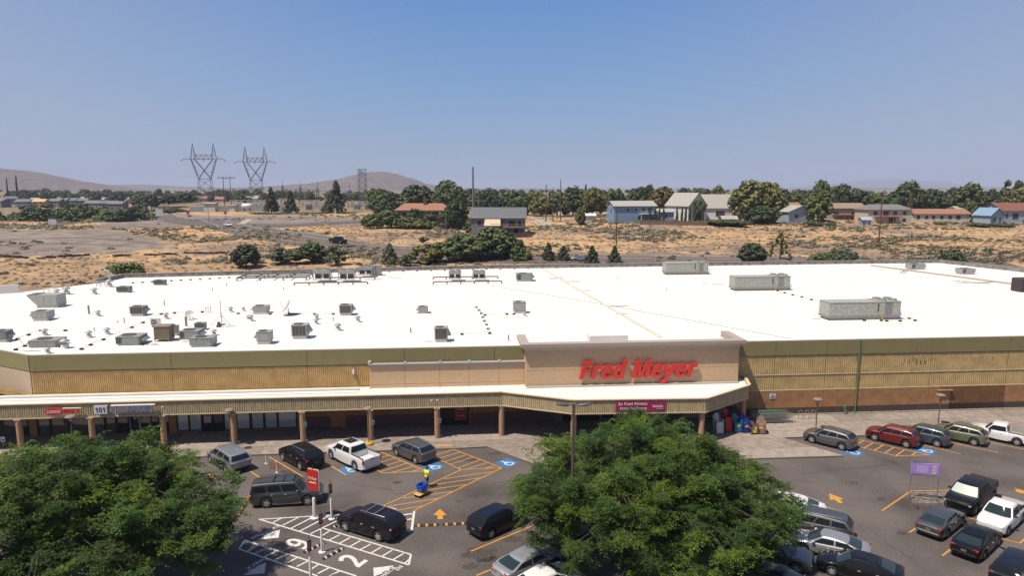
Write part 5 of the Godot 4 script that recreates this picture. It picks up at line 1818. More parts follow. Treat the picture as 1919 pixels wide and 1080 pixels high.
func blob(bones: Array, cell: float, blend: float, mb: MB, low := -9.0, high := 9.0) -> void:   # surface nets round tapered bones
	var lo := Vector3.INF
	var hi := -Vector3.INF
	for b in bones:
		for k in 2:
			var r: float = maxf(b[2], b[3]) + cell * 2.0
			lo = lo.min(b[k] - Vector3.ONE * r)
			hi = hi.max(b[k] + Vector3.ONE * r)
	var n := Vector3i(((hi - lo) / cell).ceil()) + Vector3i.ONE
	var far := 9.0
	var val := PackedFloat32Array()
	val.resize(n.x * n.y * n.z)
	val.fill(far)
	for b in bones:
		var r: float = maxf(b[2], b[3]) + cell * 3.0
		var p0: Vector3 = b[0].min(b[1]) - Vector3.ONE * r
		var p1: Vector3 = b[0].max(b[1]) + Vector3.ONE * r
		var i0 := Vector3i(((p0 - lo) / cell).floor()).clamp(Vector3i.ZERO, n - Vector3i.ONE)
		var i1 := Vector3i(((p1 - lo) / cell).ceil()).clamp(Vector3i.ZERO, n - Vector3i.ONE)
		for z in range(i0.z, i1.z + 1):
			for y in range(i0.y, i1.y + 1):
				for x in range(i0.x, i1.x + 1):
					var at := (z * n.y + y) * n.x + x
					var d := cap_dist(lo + Vector3(x, y, z) * cell, b)
					var o := val[at]
					var h := maxf(blend - absf(o - d), 0.0) / blend
					val[at] = minf(o, d) - h * h * blend * 0.25
	var vert := {}
	var step := [Vector3i(1, 0, 0), Vector3i(0, 1, 0), Vector3i(0, 0, 1)]
	for z in n.z - 1:
		for y in n.y - 1:
			for x in n.x - 1:
				var s := Vector3.ZERO
				var k := 0
				var neg := 0
				var c := []
				for q in 8:
					var w := val[((z + (q >> 2)) * n.y + y + ((q >> 1) & 1)) * n.x + x + (q & 1)]
					c.append(w)
					if w < 0.0: neg += 1
				if neg == 0 or neg == 8: continue
				for e in [[0, 1], [2, 3], [4, 5], [6, 7], [0, 2], [1, 3], [4, 6], [5, 7], [0, 4], [1, 5], [2, 6], [3, 7]]:
					var a: float = c[e[0]]
					var b: float = c[e[1]]
					if (a < 0.0) == (b < 0.0): continue
					var t := a / (a - b)
					var pa := Vector3(e[0] & 1, (e[0] >> 1) & 1, e[0] >> 2)
					var pb := Vector3(e[1] & 1, (e[1] >> 1) & 1, e[1] >> 2)
					s += pa.lerp(pb, t)
					k += 1
				vert[Vector3i(x, y, z)] = lo + (Vector3(x, y, z) + s / k) * cell
	for key in vert:
		for ax in 3:
			var i: Vector3i = key
			var j: Vector3i = i + step[ax]
			if j.x >= n.x or j.y >= n.y or j.z >= n.z: continue
			var a := val[(i.z * n.y + i.y) * n.x + i.x]
			var b := val[(j.z * n.y + j.y) * n.x + j.x]
			if (a < 0.0) == (b < 0.0): continue
			var u: Vector3i = step[(ax + 1) % 3]
			var w: Vector3i = step[(ax + 2) % 3]
			if not (vert.has(i - u) and vert.has(i - w) and vert.has(i - u - w)): continue
			var q := [vert[i - u - w], vert[i - w], vert[i], vert[i - u]]
			var mid: float = (q[0].y + q[2].y) * 0.5
			if mid < low or mid > high: continue
			if a < 0.0: mb.quad(q[0], q[1], q[2], q[3])
			else: mb.quad(q[0], q[3], q[2], q[1])

func build_person() -> void:
	# walks away from the camera to the right, one hand back on the trolley he pulls
	var p := lot(800, 914)
	var t := thing("person", "person in a yellow vest and dark shorts pulling a trolley across the hatching", "person", here(p.x, 0, p.z, deg_to_rad(60)))
	# local frame: +x is where he walks, +z is his right
	var V := func(x: float, y: float, z: float) -> Vector3: return Vector3(x, y, z)
	var hipL := Vector3(0, 0.93, -0.09)
	var hipR := Vector3(0, 0.93, 0.09)
	var kneeL := Vector3(0.2, 0.5, -0.09)
	var kneeR := Vector3(-0.03, 0.49, 0.09)
	var ankL := Vector3(0.24, 0.09, -0.09)
	var ankR := Vector3(-0.3, 0.14, 0.09)
	var chest := Vector3(0.04, 1.34, 0)
	var neck := Vector3(0.06, 1.5, 0)
	var shL := Vector3(0.04, 1.41, -0.18)
	var shR := Vector3(0.04, 1.41, 0.18)
	var elL := Vector3(0.02, 1.13, -0.24)
	var wrL := Vector3(0.18, 0.93, -0.24)
	var elR := Vector3(-0.12, 1.14, 0.24)
	var wrR := Vector3(-0.34, 0.98, 0.2)
	var arms := [[shL, elL, 0.055, 0.045], [elL, wrL, 0.045, 0.03], [shR, elR, 0.055, 0.045], [elR, wrR, 0.045, 0.03]]
	var legs := [[hipL, kneeL, 0.085, 0.06], [kneeL, ankL, 0.062, 0.04], [hipR, kneeR, 0.085, 0.06], [kneeR, ankR, 0.062, 0.04]]
	var trunk := [[Vector3(0, 0.98, -0.05), Vector3(0, 0.98, 0.05), 0.12, 0.12], [Vector3(0, 0.98, 0), Vector3(0.03, 1.2, 0), 0.125, 0.13], [Vector3(0.03, 1.32, -0.09), Vector3(0.03, 1.32, 0.09), 0.115, 0.115], [Vector3(0.03, 1.2, 0), chest, 0.13, 0.12]]
	var head := [[neck - Vector3(0, 0.06, 0), neck + Vector3(0.01, 0.05, 0), 0.055, 0.05]]
	var body := MB.new()
	body.crease = 80.0
	blob(trunk + arms + legs + head, 0.022, 0.05, body)
	# head with face
	var hc := Vector3(0.08, 1.66, 0)
	var skull := [[hc + Vector3(-0.01, 0.02, 0), hc + Vector3(0.0, 0.02, 0), 0.098, 0.098], [hc + Vector3(0.03, -0.06, 0), hc + Vector3(0.045, -0.085, 0), 0.06, 0.045], [hc + Vector3(0.095, -0.005, 0), hc + Vector3(0.118, -0.03, 0), 0.012, 0.017], [hc + Vector3(0.0, 0.0, -0.098), hc + Vector3(-0.005, -0.03, -0.098), 0.022, 0.016], [hc + Vector3(0.0, 0.0, 0.098), hc + Vector3(-0.005, -0.03, 0.098), 0.022, 0.016], [hc + Vector3(0.098, -0.065, -0.02), hc + Vector3(0.098, -0.065, 0.02), 0.011, 0.011]]
	blob(skull, 0.012, 0.02, body)
	# hands: palm, four fingers and a thumb
	for side in [-1, 1]:
		var w := wrL if side < 0 else wrR
		var dir := (w - (elL if side < 0 else elR)).normalized()
		var up := Vector3(0, 0, side).cross(dir).normalized()
		var hand := [[w, w + dir * 0.07, 0.026, 0.032]]
		for f in 4:
			var o := w + dir * 0.085 + up * (f - 1.5) * 0.018
			var l: float = [0.055, 0.068, 0.064, 0.05][f]
			var mid := o + dir * l * 0.6
			hand.append([o - dir * 0.03, mid, 0.010, 0.009])
			hand.append([mid, mid + (dir * 0.3 - Vector3(0, 0, side) * 0.8).normalized() * l * 0.6, 0.009, 0.008])
		hand.append([w + dir * 0.02 + up * 0.028, w + dir * 0.06 + up * 0.055 - Vector3(0, 0, side) * 0.015, 0.012, 0.009])
		blob(hand, 0.007, 0.008, body)
	var skin := M("skin", 0.224, 0.124, 0.08, 0.6)
	part("body", body, skin, t)
	var vest := MB.new()
	vest.crease = 80.0
	var fat := func(list: Array, by: float) -> Array:
		var r := []
		for b in list: r.append([b[0], b[1], b[2] + by, b[3] + by])
		return r
	var top: Array = fat.call(trunk, 0.025) + [[shL, shL.lerp(elL, 0.45), 0.075, 0.072], [shR, shR.lerp(elR, 0.45), 0.075, 0.072]]
	blob(top, 0.022, 0.04, vest, 0.9, 1.5)
	part("vest", vest, M("vest_yellow", 0.6, 0.624, 0.032, 0.7), t)
	var band := MB.new()
	band.crease = 80.0
	blob(fat.call(trunk, 0.03), 0.022, 0.04, band, 1.1, 1.16)
	part("reflective_band", band, M("band_silver_orange", 0.48, 0.288, 0.128, 0.5), t)
	var sh := MB.new()
	sh.crease = 80.0
	blob(fat.call([legs[0], legs[2]] + [trunk[0]], 0.025), 0.022, 0.04, sh, 0.46, 1.0)
	part("shorts", sh, M("shorts_black", 0.012, 0.0112, 0.0128, 0.8), t)
	var hair := MB.new()
	hair.crease = 80.0
	blob([[hc + Vector3(-0.012, 0.032, 0), hc + Vector3(-0.005, 0.036, 0), 0.101, 0.101]], 0.014, 0.02, hair, hc.y + 0.0)
	part("hair", hair, M("hair_dark", 0.016, 0.012, 0.0096, 0.7), t)
	for k in 2:
		var ank := ankL if k == 0 else ankR
		var shoe := MB.new()
		shoe.crease = 80.0
		var tip := Vector3(0.17, -0.045, 0) if k == 0 else Vector3(0.12, -0.1, 0)
		blob([[ank + Vector3(-0.03, -0.04, 0), ank + tip, 0.05, 0.042]], 0.016, 0.02, shoe)
		part("shoe", shoe, M("shoe_black", 0.016, 0.016, 0.016, 0.6), t)
	# the trolley behind him
	var c := lot(789.5, 929)
	var turn := deg_to_rad(50)
	t = thing("flat_trolley", "yellow flat trolley with a tall black handle behind the person", "trolley", here(c.x, 0, c.z, turn))
	var yel := M("trolley_yellow", 0.544, 0.32, 0.024, 0.5)
	var m := MB.new()
	m.soft_box(Vector3(0, 0.24, 0), Vector3(1.05, 0.1, 0.68), 0.03)
	part("deck", m, yel, t)
	for x in [-0.4, 0.4]:
		for z in [-0.25, 0.25]:
			m = MB.new()
			m.tube(Vector3(x, 0.09, z - 0.03), Vector3(x, 0.09, z + 0.03), 0.09, 0.09, 12)
			part("wheel", m, M("tyre_rubber", 0.016, 0.016, 0.016), t)
			part("wheel_fork", boxes([[x, 0.15, z - 0.045, 0.05, 0.12, 0.012], [x, 0.15, z + 0.045, 0.05, 0.12, 0.012]]), M("mast_dark", 0.064, 0.06, 0.06), t)
	m = MB.new()
	m.path([Vector3(0.5, 0.28, -0.26), Vector3(0.56, 0.98, -0.26), Vector3(0.56, 0.98, 0.26), Vector3(0.5, 0.28, 0.26)], 0.018)
	part("handle", m, M("mast_dark", 0.064, 0.06, 0.06), t)
	t = thing("blue_tote", "bright blue open plastic tote standing on the yellow trolley", "tote", here(c.x, 0.29, c.z, turn) * Transform3D(Basis(), Vector3(0.1, 0, 0)))
	var blue := M("tote_blue", 0.0064, 0.08, 0.496, 0.4)
	m = MB.new()
	m.crease = 0.0
	var q0 := [Vector3(-0.3, 0, 0.22), Vector3(0.3, 0, 0.22), Vector3(0.3, 0, -0.22), Vector3(-0.3, 0, -0.22)]
	var q1 := [Vector3(-0.36, 0.62, 0.28), Vector3(0.36, 0.62, 0.28), Vector3(0.36, 0.62, -0.28), Vector3(-0.36, 0.62, -0.28)]
	for i in 4:
		var j := (i + 1) % 4
		m.quad(q0[i], q0[j], q1[j], q1[i])
		m.quad(q0[j] * 0.94, q0[i] * 0.94, q1[i] * Vector3(0.94, 1, 0.94), q1[j] * Vector3(0.94, 1, 0.94))
	m.quad(q0[0], q0[3], q0[2], q0[1])
	m.quad(q0[0] + Vector3(0, 0.03, 0), q0[1] + Vector3(0, 0.03, 0), q0[2] + Vector3(0, 0.03, 0), q0[3] + Vector3(0, 0.03, 0))
	part("tub", m, blue, t)
	part("rim", boxes([[0, 0.6, 0.3, 0.78, 0.06, 0.05], [0, 0.6, -0.3, 0.78, 0.06, 0.05], [0.38, 0.6, 0, 0.05, 0.06, 0.55], [-0.38, 0.6, 0, 0.05, 0.06, 0.55]]), blue, t)

# ------------------------------------------------------------------ vehicles: +x is forward
const KINDS := {
	# L W H, wheelbase, front overhang, wheel radius, nose height, hood height, belt, windshield foot/top (from the front), roof rear / rear glass foot (from the rear), deck height, cab rear for trucks
	"sedan": {"L": 4.85, "W": 1.83, "H": 1.46, "wb": 2.8, "fo": 0.93, "r": 0.33, "nose": 0.66, "hood": 0.93, "belt": 0.93, "ws0": 1.18, "ws1": 2.08, "rr1": 1.42, "rr0": 0.5, "deck": 1.02, "tail": 0.92, "pillars": [0.06, 0.50, 0.94]},
	"crossover": {"L": 4.5, "W": 1.86, "H": 1.68, "wb": 2.69, "fo": 0.89, "r": 0.37, "nose": 0.84, "hood": 1.06, "belt": 1.06, "ws0": 1.08, "ws1": 1.86, "rr1": 0.66, "rr0": 0.16, "deck": 1.17, "tail": 1.1, "pillars": [0.05, 0.38, 0.68, 0.95]},
	"suv": {"L": 5.0, "W": 1.98, "H": 1.77, "wb": 2.95, "fo": 0.95, "r": 0.385, "nose": 0.86, "hood": 1.14, "belt": 1.14, "ws0": 1.25, "ws1": 1.98, "rr1": 0.52, "rr0": 0.13, "deck": 1.21, "tail": 1.14, "pillars": [0.04, 0.35, 0.66, 0.96]},
	"boxy": {"L": 5.25, "W": 2.0, "H": 1.95, "wb": 3.02, "fo": 0.98, "r": 0.40, "nose": 0.98, "hood": 1.2, "belt": 1.2, "ws0": 1.32, "ws1": 1.9, "rr1": 0.22, "rr0": 0.07, "deck": 1.2, "tail": 1.15, "pillars": [0.03, 0.33, 0.63, 0.97]},
	"van": {"L": 5.15, "W": 1.99, "H": 1.76, "wb": 3.06, "fo": 1.0, "r": 0.35, "nose": 0.76, "hood": 1.02, "belt": 1.06, "ws0": 0.95, "ws1": 1.95, "rr1": 0.5, "rr0": 0.12, "deck": 1.14, "tail": 1.08, "pillars": [0.05, 0.36, 0.68, 0.96]},
	"crew_truck": {"L": 5.9, "W": 2.03, "H": 1.95, "wb": 3.68, "fo": 0.97, "r": 0.42, "nose": 1.02, "hood": 1.22, "belt": 1.22, "ws0": 1.32, "ws1": 1.95, "rr1": 2.15, "rr0": 1.95, "deck": 1.3, "tail": 1.28, "bed": true, "pillars": [0.04, 0.50, 0.96]},
	"cab_truck": {"L": 5.3, "W": 1.92, "H": 1.76, "wb": 3.1, "fo": 0.85, "r": 0.37, "nose": 0.9, "hood": 1.08, "belt": 1.08, "ws0": 1.42, "ws1": 2.02, "rr1": 2.3, "rr0": 2.15, "deck": 1.1, "tail": 1.08, "bed": true, "pillars": [0.05, 0.94]},
}
var car_meshes := {}

func car_shell(k: Dictionary) -> MB:
	var L: float = k.L
	var xs := []
	var hl := L * 0.5
	var xf: float = hl - k.fo
	var xr: float = xf - k.wb
	var R: float = k.r + 0.07
	for v in [-hl, -hl + 0.03, -hl + 0.1, -hl + 0.25, -hl + 0.45, hl - 0.5, hl - 0.28, hl - 0.12, hl - 0.04, hl]: xs.append(v)
	for w in [xf, xr]:
		for a in [-1.0, -0.97, -0.87, -0.7, -0.45, -0.15, 0.15, 0.45, 0.7, 0.87, 0.97, 1.0]: xs.append(w + R * a)
	var x := -hl + 0.7
	while x < hl - 0.6:
		xs.append(x)
		x += 0.35
	var bed: bool = k.get("bed", false)
	var cabback: float = -hl + k.rr0
	if bed: xs.append_array([-hl + 0.07, -hl + 0.085, cabback - 0.06, cabback - 0.05])
	var wsx: float = hl - k.ws0
	xs.append_array([wsx, wsx - 0.1])
	xs.sort()
	var rows := []
	var last := -99.0
	for X in xs:
		if X - last < 0.008: continue
		last = X
		var e := clampf(absf(X) / hl, 0.0, 1.0)
		var w: float = k.W * 0.5 * (1.0 - 0.05 * pow(e, 3) - (0.10 if X > 0 else 0.06) * pow(e, 10) - 0.09 * pow(e, 40))
		var low := 0.24 + 0.16 * smoothstep(0.86, 1.0, e)
		var arch := low
		for wx in [xf, xr]:
			var dx: float = absf(X - wx)
			if dx < R: arch = maxf(arch, k.r + sqrt(R * R - dx * dx))
		# heights along the top
		var top: float
		if X > wsx:
			var t: float = (X - wsx) / (hl - wsx)
			top = lerpf(k.hood, k.nose, pow(t, 2.4)) - 0.06 * smoothstep(0.93, 1.0, t)
		elif X < cabback:
			var t: float = (cabback - X) / (cabback + hl)
			top = lerpf(k.deck, k.tail, t * t)
		else: top = lerpf(k.deck, k.hood, (X - cabback) / (wsx - cabback))
		var belt: float = minf(lerpf(k.deck, k.belt, clampf((X + hl) / L, 0, 1)), top)
		if e > 0.985: top -= 0.05
		var side: float = belt - 0.04
		arch = minf(arch, side - 0.12)
		var midy := lerpf(arch, side, 0.55)
		var row := [Vector3(X, arch, 0), Vector3(X, arch, w * 0.9), Vector3(X, arch + 0.05, w * 0.985), Vector3(X, midy, w), Vector3(X, side - 0.06, w * 0.975), Vector3(X, side, w * 0.945)]
		if bed and X < cabback - 0.052 and X > -hl + 0.08:
			row.append_array([Vector3(X, side + 0.03, w * 0.92), Vector3(X, side + 0.03, w * 0.86), Vector3(X, 0.78, w * 0.84), Vector3(X, 0.78, 0)])
		else:
			row.append_array([Vector3(X, lerpf(side, top, 0.55), w * 0.90), Vector3(X, top - 0.015, w * 0.80), Vector3(X, top + 0.005, w * 0.55), Vector3(X, top + 0.02, 0)])
		var full := row.duplicate()
		for i in range(row.size() - 2, 0, -1): full.append(Vector3(row[i].x, row[i].y, -row[i].z))
		full.reverse()
		rows.append(full)
	var m := MB.new()
	m.crease = 38.0
	m.grid(rows, true)
	m.fan(rows[0], true)
	m.fan(rows[-1])
	# faces must look outwards: check one on the side
	return m

func cabin_point(k: Dictionary, s: float, f: float, side: float) -> Vector3:   # s: 0 belt .. 1 roof edge, f: 0 rear .. 1 front, side: -1 .. 1
	var hl: float = k.L * 0.5
	var c := pow(s, 1.15)
	var x0: float = -hl + lerpf(k.rr0, k.rr1, c)
	var x1: float = hl - lerpf(k.ws0, k.ws1, pow(s, 0.92))
	var w := lerpf(k.W * 0.475, k.W * 0.365, pow(s, 1.3))
	var b: float = lerpf(k.deck, k.hood, f) - 0.03
	var y := lerpf(b, k.H - 0.07 - 0.11 * pow(1.0 - f, 2.0) * (0.0 if k.get("bed", false) else 1.0) - 0.03 * f * f, s)
	var x := lerpf(x0, x1, f)
	# ends bow outwards
	if f >= 0.999: x += 0.14 * (1.0 - side * side)
	if f <= 0.001: x -= 0.09 * (1.0 - side * side)
	return Vector3(x, y, w * side)

func cabin_ring(k: Dictionary, s: float) -> Array:
	var r := []
	for side in [-1.0, -0.6, -0.2, 0.2, 0.6, 1.0]: r.append(cabin_point(k, s, 1.0, side))      # front, left to right
	for f in [0.85, 0.6, 0.35, 0.12]: r.append(cabin_point(k, s, f, 1.0))
	for side in [1.0, 0.6, 0.2, -0.2, -0.6, -1.0]: r.append(cabin_point(k, s, 0.0, side))
	for f in [0.12, 0.35, 0.6, 0.85]: r.append(cabin_point(k, s, f, -1.0))
	r.reverse()
	return r

func patch(k: Dictionary, a: Callable, lift: float) -> MB:       # a grid of cabin points moved out by lift
	var m := MB.new()
	m.crease = 50.0
	var rows := []
	for i in 5:
		var row := []
		for j in 7: row.append(a.call(i / 4.0, j / 6.0))
		rows.append(row)
	m.grid(rows)
	# push outwards from the axis of the car
	var mid := Vector3(0, k.H * 0.55, 0)
	var n := (m.v[2] - m.v[0]).cross(m.v[1] - m.v[0])
	var c := m.v[0] - mid
	if n.dot(Vector3(c.x * 0.3, 0.2, c.z)) < 0.0:
		for i in range(0, m.v.size(), 3):
			var t := m.v[i + 1]
			m.v[i + 1] = m.v[i + 2]
			m.v[i + 2] = t
	for i in range(m.v.size()):
		var q := m.v[i]
		m.v[i] = q
	var nn := {}
	for i in range(0, m.v.size(), 3):
		var fn := (m.v[i + 2] - m.v[i]).cross(m.v[i + 1] - m.v[i]).normalized()
		for j in 3:
			var key := (m.v[i + j] * 1000.0).round()
			nn[key] = nn.get(key, Vector3.ZERO) + fn
	for i in m.v.size():
		m.v[i] += nn[(m.v[i] * 1000.0).round()].normalized() * lift
	return m

func wheel_meshes(r: float) -> Array:
	var key := "wheel%f" % r
	if car_meshes.has(key): return car_meshes[key]
	var t := MB.new()
	t.crease = 40.0
	t.lathe(Vector3.ZERO, [[r * 0.62, -0.11], [r * 0.9, -0.115], [r, -0.08], [r, 0.08], [r * 0.9, 0.115], [r * 0.66, 0.11], [r * 0.62, 0.06]], 22)
	var m := MB.new()
	m.crease = 30.0
	m.lathe(Vector3.ZERO, [[r * 0.66, 0.06], [r * 0.66, 0.1], [r * 0.6, 0.1], [r * 0.57, 0.045], [0.0, 0.04]], 22)
	var s := MB.new()
	s.crease = 30.0
	for i in 5:
		var a := TAU * i / 5.0
		var d := Vector3(cos(a), 0, sin(a))
		var e := Vector3(-sin(a), 0, cos(a))
		var y := Vector3(0, 0.1, 0)
		s.quad(d * r * 0.08 + e * r * 0.13 + y, d * r * 0.61 + e * r * 0.16 + y, d * r * 0.61 - e * r * 0.16 + y, d * r * 0.08 - e * r * 0.13 + y)
	s.lathe(Vector3(0, 0.1, 0), [[r * 0.17, -0.03], [r * 0.15, 0.015], [0.0, 0.02]], 12)
	car_meshes[key] = [t.mesh(), m.mesh(), s.mesh()]
	return car_meshes[key]

func car_parts(kind: String) -> Dictionary:
	if car_meshes.has(kind): return car_meshes[kind]
	var k: Dictionary = KINDS[kind]
	var hl: float = k.L * 0.5
	var d := {}
	d.body = car_shell(k).mesh()
	var m := MB.new()
	m.crease = 42.0
	var rings := []
	for s in [0.0, 0.25, 0.5, 0.75, 0.95]: rings.append(cabin_ring(k, s))
	# roof: rounded over
	for q in [[0.045, 0.045], [0.16, 0.07], [0.5, 0.095]]:
		var base := cabin_ring(k, 1.0)
		var cen := Vector3.ZERO
		for p in base: cen += p / base.size()
		var r := []
		for p in base: r.append(Vector3(lerpf(p.x, cen.x, q[0]), p.y + q[1] - 0.02, lerpf(p.z, 0.0, q[0])))
		rings.append(r)
	m.grid(rings, true)
	m.fan(rings[-1])
	d.cabin = m.mesh()
	var glass := []
	glass.append(["windshield", patch(k, func(a: float, b: float) -> Vector3: return cabin_point(k, lerpf(0.06, 0.93, a), 1.0, lerpf(-0.9, 0.9, b)), 0.012).mesh()])
	glass.append(["rear_window", patch(k, func(a: float, b: float) -> Vector3: return cabin_point(k, lerpf(0.12, 0.9, a), 0.0, lerpf(-0.86, 0.86, b)), 0.012).mesh()])
	var pl: Array = k.pillars
	for side in [-1.0, 1.0]:
		for i in pl.size() - 1:
			var f0: float = pl[i] + (0.02 if i else 0.0)
			var f1: float = pl[i + 1] - (0.02 if i < pl.size() - 2 else 0.0)
			glass.append(["side_window", patch(k, func(a: float, b: float) -> Vector3: return cabin_point(k, lerpf(0.12, 0.80, a), lerpf(f0, f1, b), side), 0.01).mesh()])
	d.glass = glass
	# dark underbody
	d.under = boxes([[0, 0.38, 0, k.L - 0.35, 0.34, k.W * 0.72]]).mesh()
	# sills and bumpers
	m = MB.new()
	m.crease = 30.0
	m.soft_box(Vector3(hl - 0.16, 0.42, 0), Vector3(0.36, 0.2, k.W * 0.74), 0.05)
	d.front_bumper = m.mesh()
	m = MB.new()
	m.crease = 30.0
	m.soft_box(Vector3(-hl + 0.14, 0.46, 0), Vector3(0.34, 0.22, k.W * 0.8), 0.05)
	d.rear_bumper = m.mesh()
	d.grille = boxes([[hl - 0.075, lerpf(0.45, k.nose, 0.55), 0, 0.1, (k.nose - 0.42) * 0.55, k.W * 0.46]]).mesh()
	m = MB.new()
	m.soft_box(Vector3.ZERO, Vector3(0.2, 0.13, 0.2), 0.04)
	d.mirror = m.mesh()
	m = MB.new()
	m.soft_box(Vector3.ZERO, Vector3(0.24, 0.13, 0.4), 0.04)
	d.headlight = m.mesh()
	m = MB.new()
	var tall: bool = kind in ["boxy", "crew_truck", "cab_truck"]
	m.soft_box(Vector3.ZERO, Vector3(0.16, 0.36 if tall else 0.17, 0.17 if tall else 0.4), 0.03)
	d.taillight = m.mesh()
	d.handle = boxes([[0, 0, 0, 0.17, 0.03, 0.03]]).mesh()
	d.plate = boxes([[0, 0, 0, 0.02, 0.16, 0.32]]).mesh()
	m = MB.new()
	m.soft_box(Vector3.ZERO, Vector3((k.L - k.ws1 - k.rr1) * 0.86, 0.035, 0.04), 0.012)
	d.rail = m.mesh()
	d.sill = boxes([[(hl - k.fo) - k.wb * 0.5, 0.3, 0, k.wb - k.r * 2.3, 0.12, k.W * 0.985]]).mesh()
	car_meshes[kind] = d
	return d

func car(kind: String, where: Vector3, heading: float, body: Material, label: String, opt := {}) -> Node3D:
	var k: Dictionary = KINDS[kind]
	var d := car_parts(kind)
	var hl: float = k.L * 0.5
	var basis := LF.basis * Basis(Vector3.UP, heading)
	var xf := Transform3D(basis, LF * where)
	if opt.has("world"): xf = opt.world
	var t := thing(opt.get("name", "parked_pickup" if k.get("bed", false) else "parked_car"), label, "pickup" if k.get("bed", false) else "car", xf, opt.get("group", "vehicles in the car park"))
	var black := M("car_black_trim", 0.0112, 0.0112, 0.012, 0.6)
	var glass := M("car_glass", 0.0096, 0.012, 0.0144, 0.03)
	glass.metallic_specular = 0.38
	var clear := M("car_windshield", 0.0176, 0.0288, 0.0304, 0.03)
	clear.metallic_specular = 0.5
	var chrome := M("car_chrome", 0.4, 0.4, 0.4, 0.2, 0.9)
	var alloy := M("car_alloy", 0.4, 0.4, 0.408, 0.4, 0.35)
	var rubber := M("tyre_rubber", 0.016, 0.016, 0.016, 0.9)
	var red := M("tail_red", 0.256, 0.0096, 0.012, 0.2)
	var lens := M("head_lens", 0.4, 0.408, 0.424, 0.1, 0.2)
	part("body", d.body, body, t)
	var top := part("cabin", d.cabin, opt.get("roof", body), t)
	for g in d.glass:
		var gm := glass
		if g[0] != "side_window" and opt.get("clear", kind in ["sedan", "cab_truck", "boxy"]): gm = clear
		if g[0] == "windshield" and opt.has("shade"): gm = opt.shade
		part(g[0], g[1], gm, top)
	part("underbody", d.under, black, t)
	var trim: Material = opt.get("bumper", body)
	part("bumper", d.front_bumper, trim, t)
	part("bumper", d.rear_bumper, opt.get("rear", trim), t)
	part("sill", d.sill, opt.get("sill", black), t)
	part("grille", d.grille, opt.get("grille", black), t)
	var hw: float = k.W * 0.5
	for s in [-1, 1]:
		part("headlight", d.headlight, lens, t, Transform3D(Basis(Vector3.UP, s * 0.35), Vector3(hl - 0.16, k.nose - 0.13, s * (hw - 0.33))))
		var ty: float = k.deck - 0.17
		var tz := hw - (0.14 if kind in ["boxy", "crew_truck", "cab_truck"] else 0.28)
		if kind in ["boxy", "crew_truck", "cab_truck"]: ty = k.tail - 0.26
		part("taillight", d.taillight, red, t, Transform3D(Basis(Vector3.UP, s * -0.25), Vector3(-hl + 0.1, ty, s * tz)))
		part("mirror", d.mirror, opt.get("mirror", body), t, Transform3D(Basis(), Vector3(hl - k.ws0 - 0.35, k.belt + 0.1, s * (hw + 0.06))))
		var nd: int = 1 if kind == "cab_truck" else 2
		for i in nd:
			part("door_handle", d.handle, opt.get("handle", body), t, Transform3D(Basis(), Vector3(hl - k.ws0 - 1.25 - i * 1.0, k.belt - 0.16, s * (hw * 0.99 + 0.005))))
		if opt.has("rails"): part("roof_rail", d.rail, opt.rails, t, Transform3D(Basis(), Vector3((k.rr1 - k.ws1) * 0.5, k.H + 0.0, s * (k.W * 0.335))))
	if opt.get("crossbars", 0) > 0:
		for i in int(opt.crossbars): part("roof_crossbar", boxes([[-0.9 + i * 0.75, k.H + 0.03, 0, 0.06, 0.03, k.W * 0.68]]), opt.rails, t)
	part("number_plate", d.plate, M("plate_white", 0.4, 0.416, 0.44, 0.5), t, Transform3D(Basis(), Vector3(-hl - 0.01 + 0.02, 0.72 if kind != "sedan" else 0.7, 0)))
	if opt.get("sunroof", false): part("sunroof", boxes([[0.1 + (k.rr1 - k.ws1) * 0.5, k.H - 0.0, 0, 1.15, 0.02, k.W * 0.46]]), glass, t)
	if k.get("bed", false):
		part("bed_rim", boxes([[-hl + k.rr0 * 0.5, k.deck - 0.005, hw * 0.87, k.rr0 - 0.2, 0.035, 0.1], [-hl + k.rr0 * 0.5, k.deck - 0.005, -hw * 0.87, k.rr0 - 0.2, 0.035, 0.1]]), black, t)
		if opt.has("bed"): part("bed_liner", boxes([[-hl + k.rr0 * 0.5 - 0.0, 0.80, 0, k.rr0 - 0.22, 0.03, k.W * 0.8], [-hl + k.rr0 * 0.5, 1.0, hw * 0.81, k.rr0 - 0.22, 0.4, 0.02], [-hl + k.rr0 * 0.5, 1.0, -hw * 0.81, k.rr0 - 0.22, 0.4, 0.02]]), opt.bed, t)
		if opt.has("cover"): part("bed_cover", boxes([[-hl + k.rr0 * 0.5, k.deck + 0.02, 0, k.rr0 - 0.1, 0.04, k.W * 0.9]]), opt.cover, t)
		part("tailgate_handle", boxes([[-hl - 0.0, k.tail - 0.14, 0, 0.03, 0.07, 0.24]]), black, t)
	var wm := wheel_meshes(k.r)
	for x in [hl - k.fo, hl - k.fo - k.wb]:
		for s in [-1, 1]:
			var w := Node3D.new()
			w.name = "wheel"
			t.add_child(w, true)
			w.transform = Transform3D(Basis(Vector3.RIGHT, s * PI / 2), Vector3(x, k.r, s * (hw - 0.13)))
			part("tyre", wm[0], rubber, w)
			part("rim", wm[1], M("rim_dark", 0.112, 0.112, 0.112, 0.5, 0.4), w)
			part("spokes", wm[2], alloy, w)
	return t

func by_wheel(kind: String, which: String, px: float, py: float, heading: float) -> Vector3:     # where the middle of a car is whose wheel touches the ground at a pixel
	var k: Dictionary = KINDS[kind]
	var p := lot(px, py)
	var f := Vector3(cos(heading), 0, -sin(heading))
	var r := Vector3(sin(heading), 0, cos(heading))
	var hl: float = k.L * 0.5
	var x: float = hl - k.fo if which[0] == "f" else hl - k.fo - k.wb
	var z: float = k.W * 0.5 * (1.0 if which[1] == "r" else -1.0)
	return p - f * x - r * z

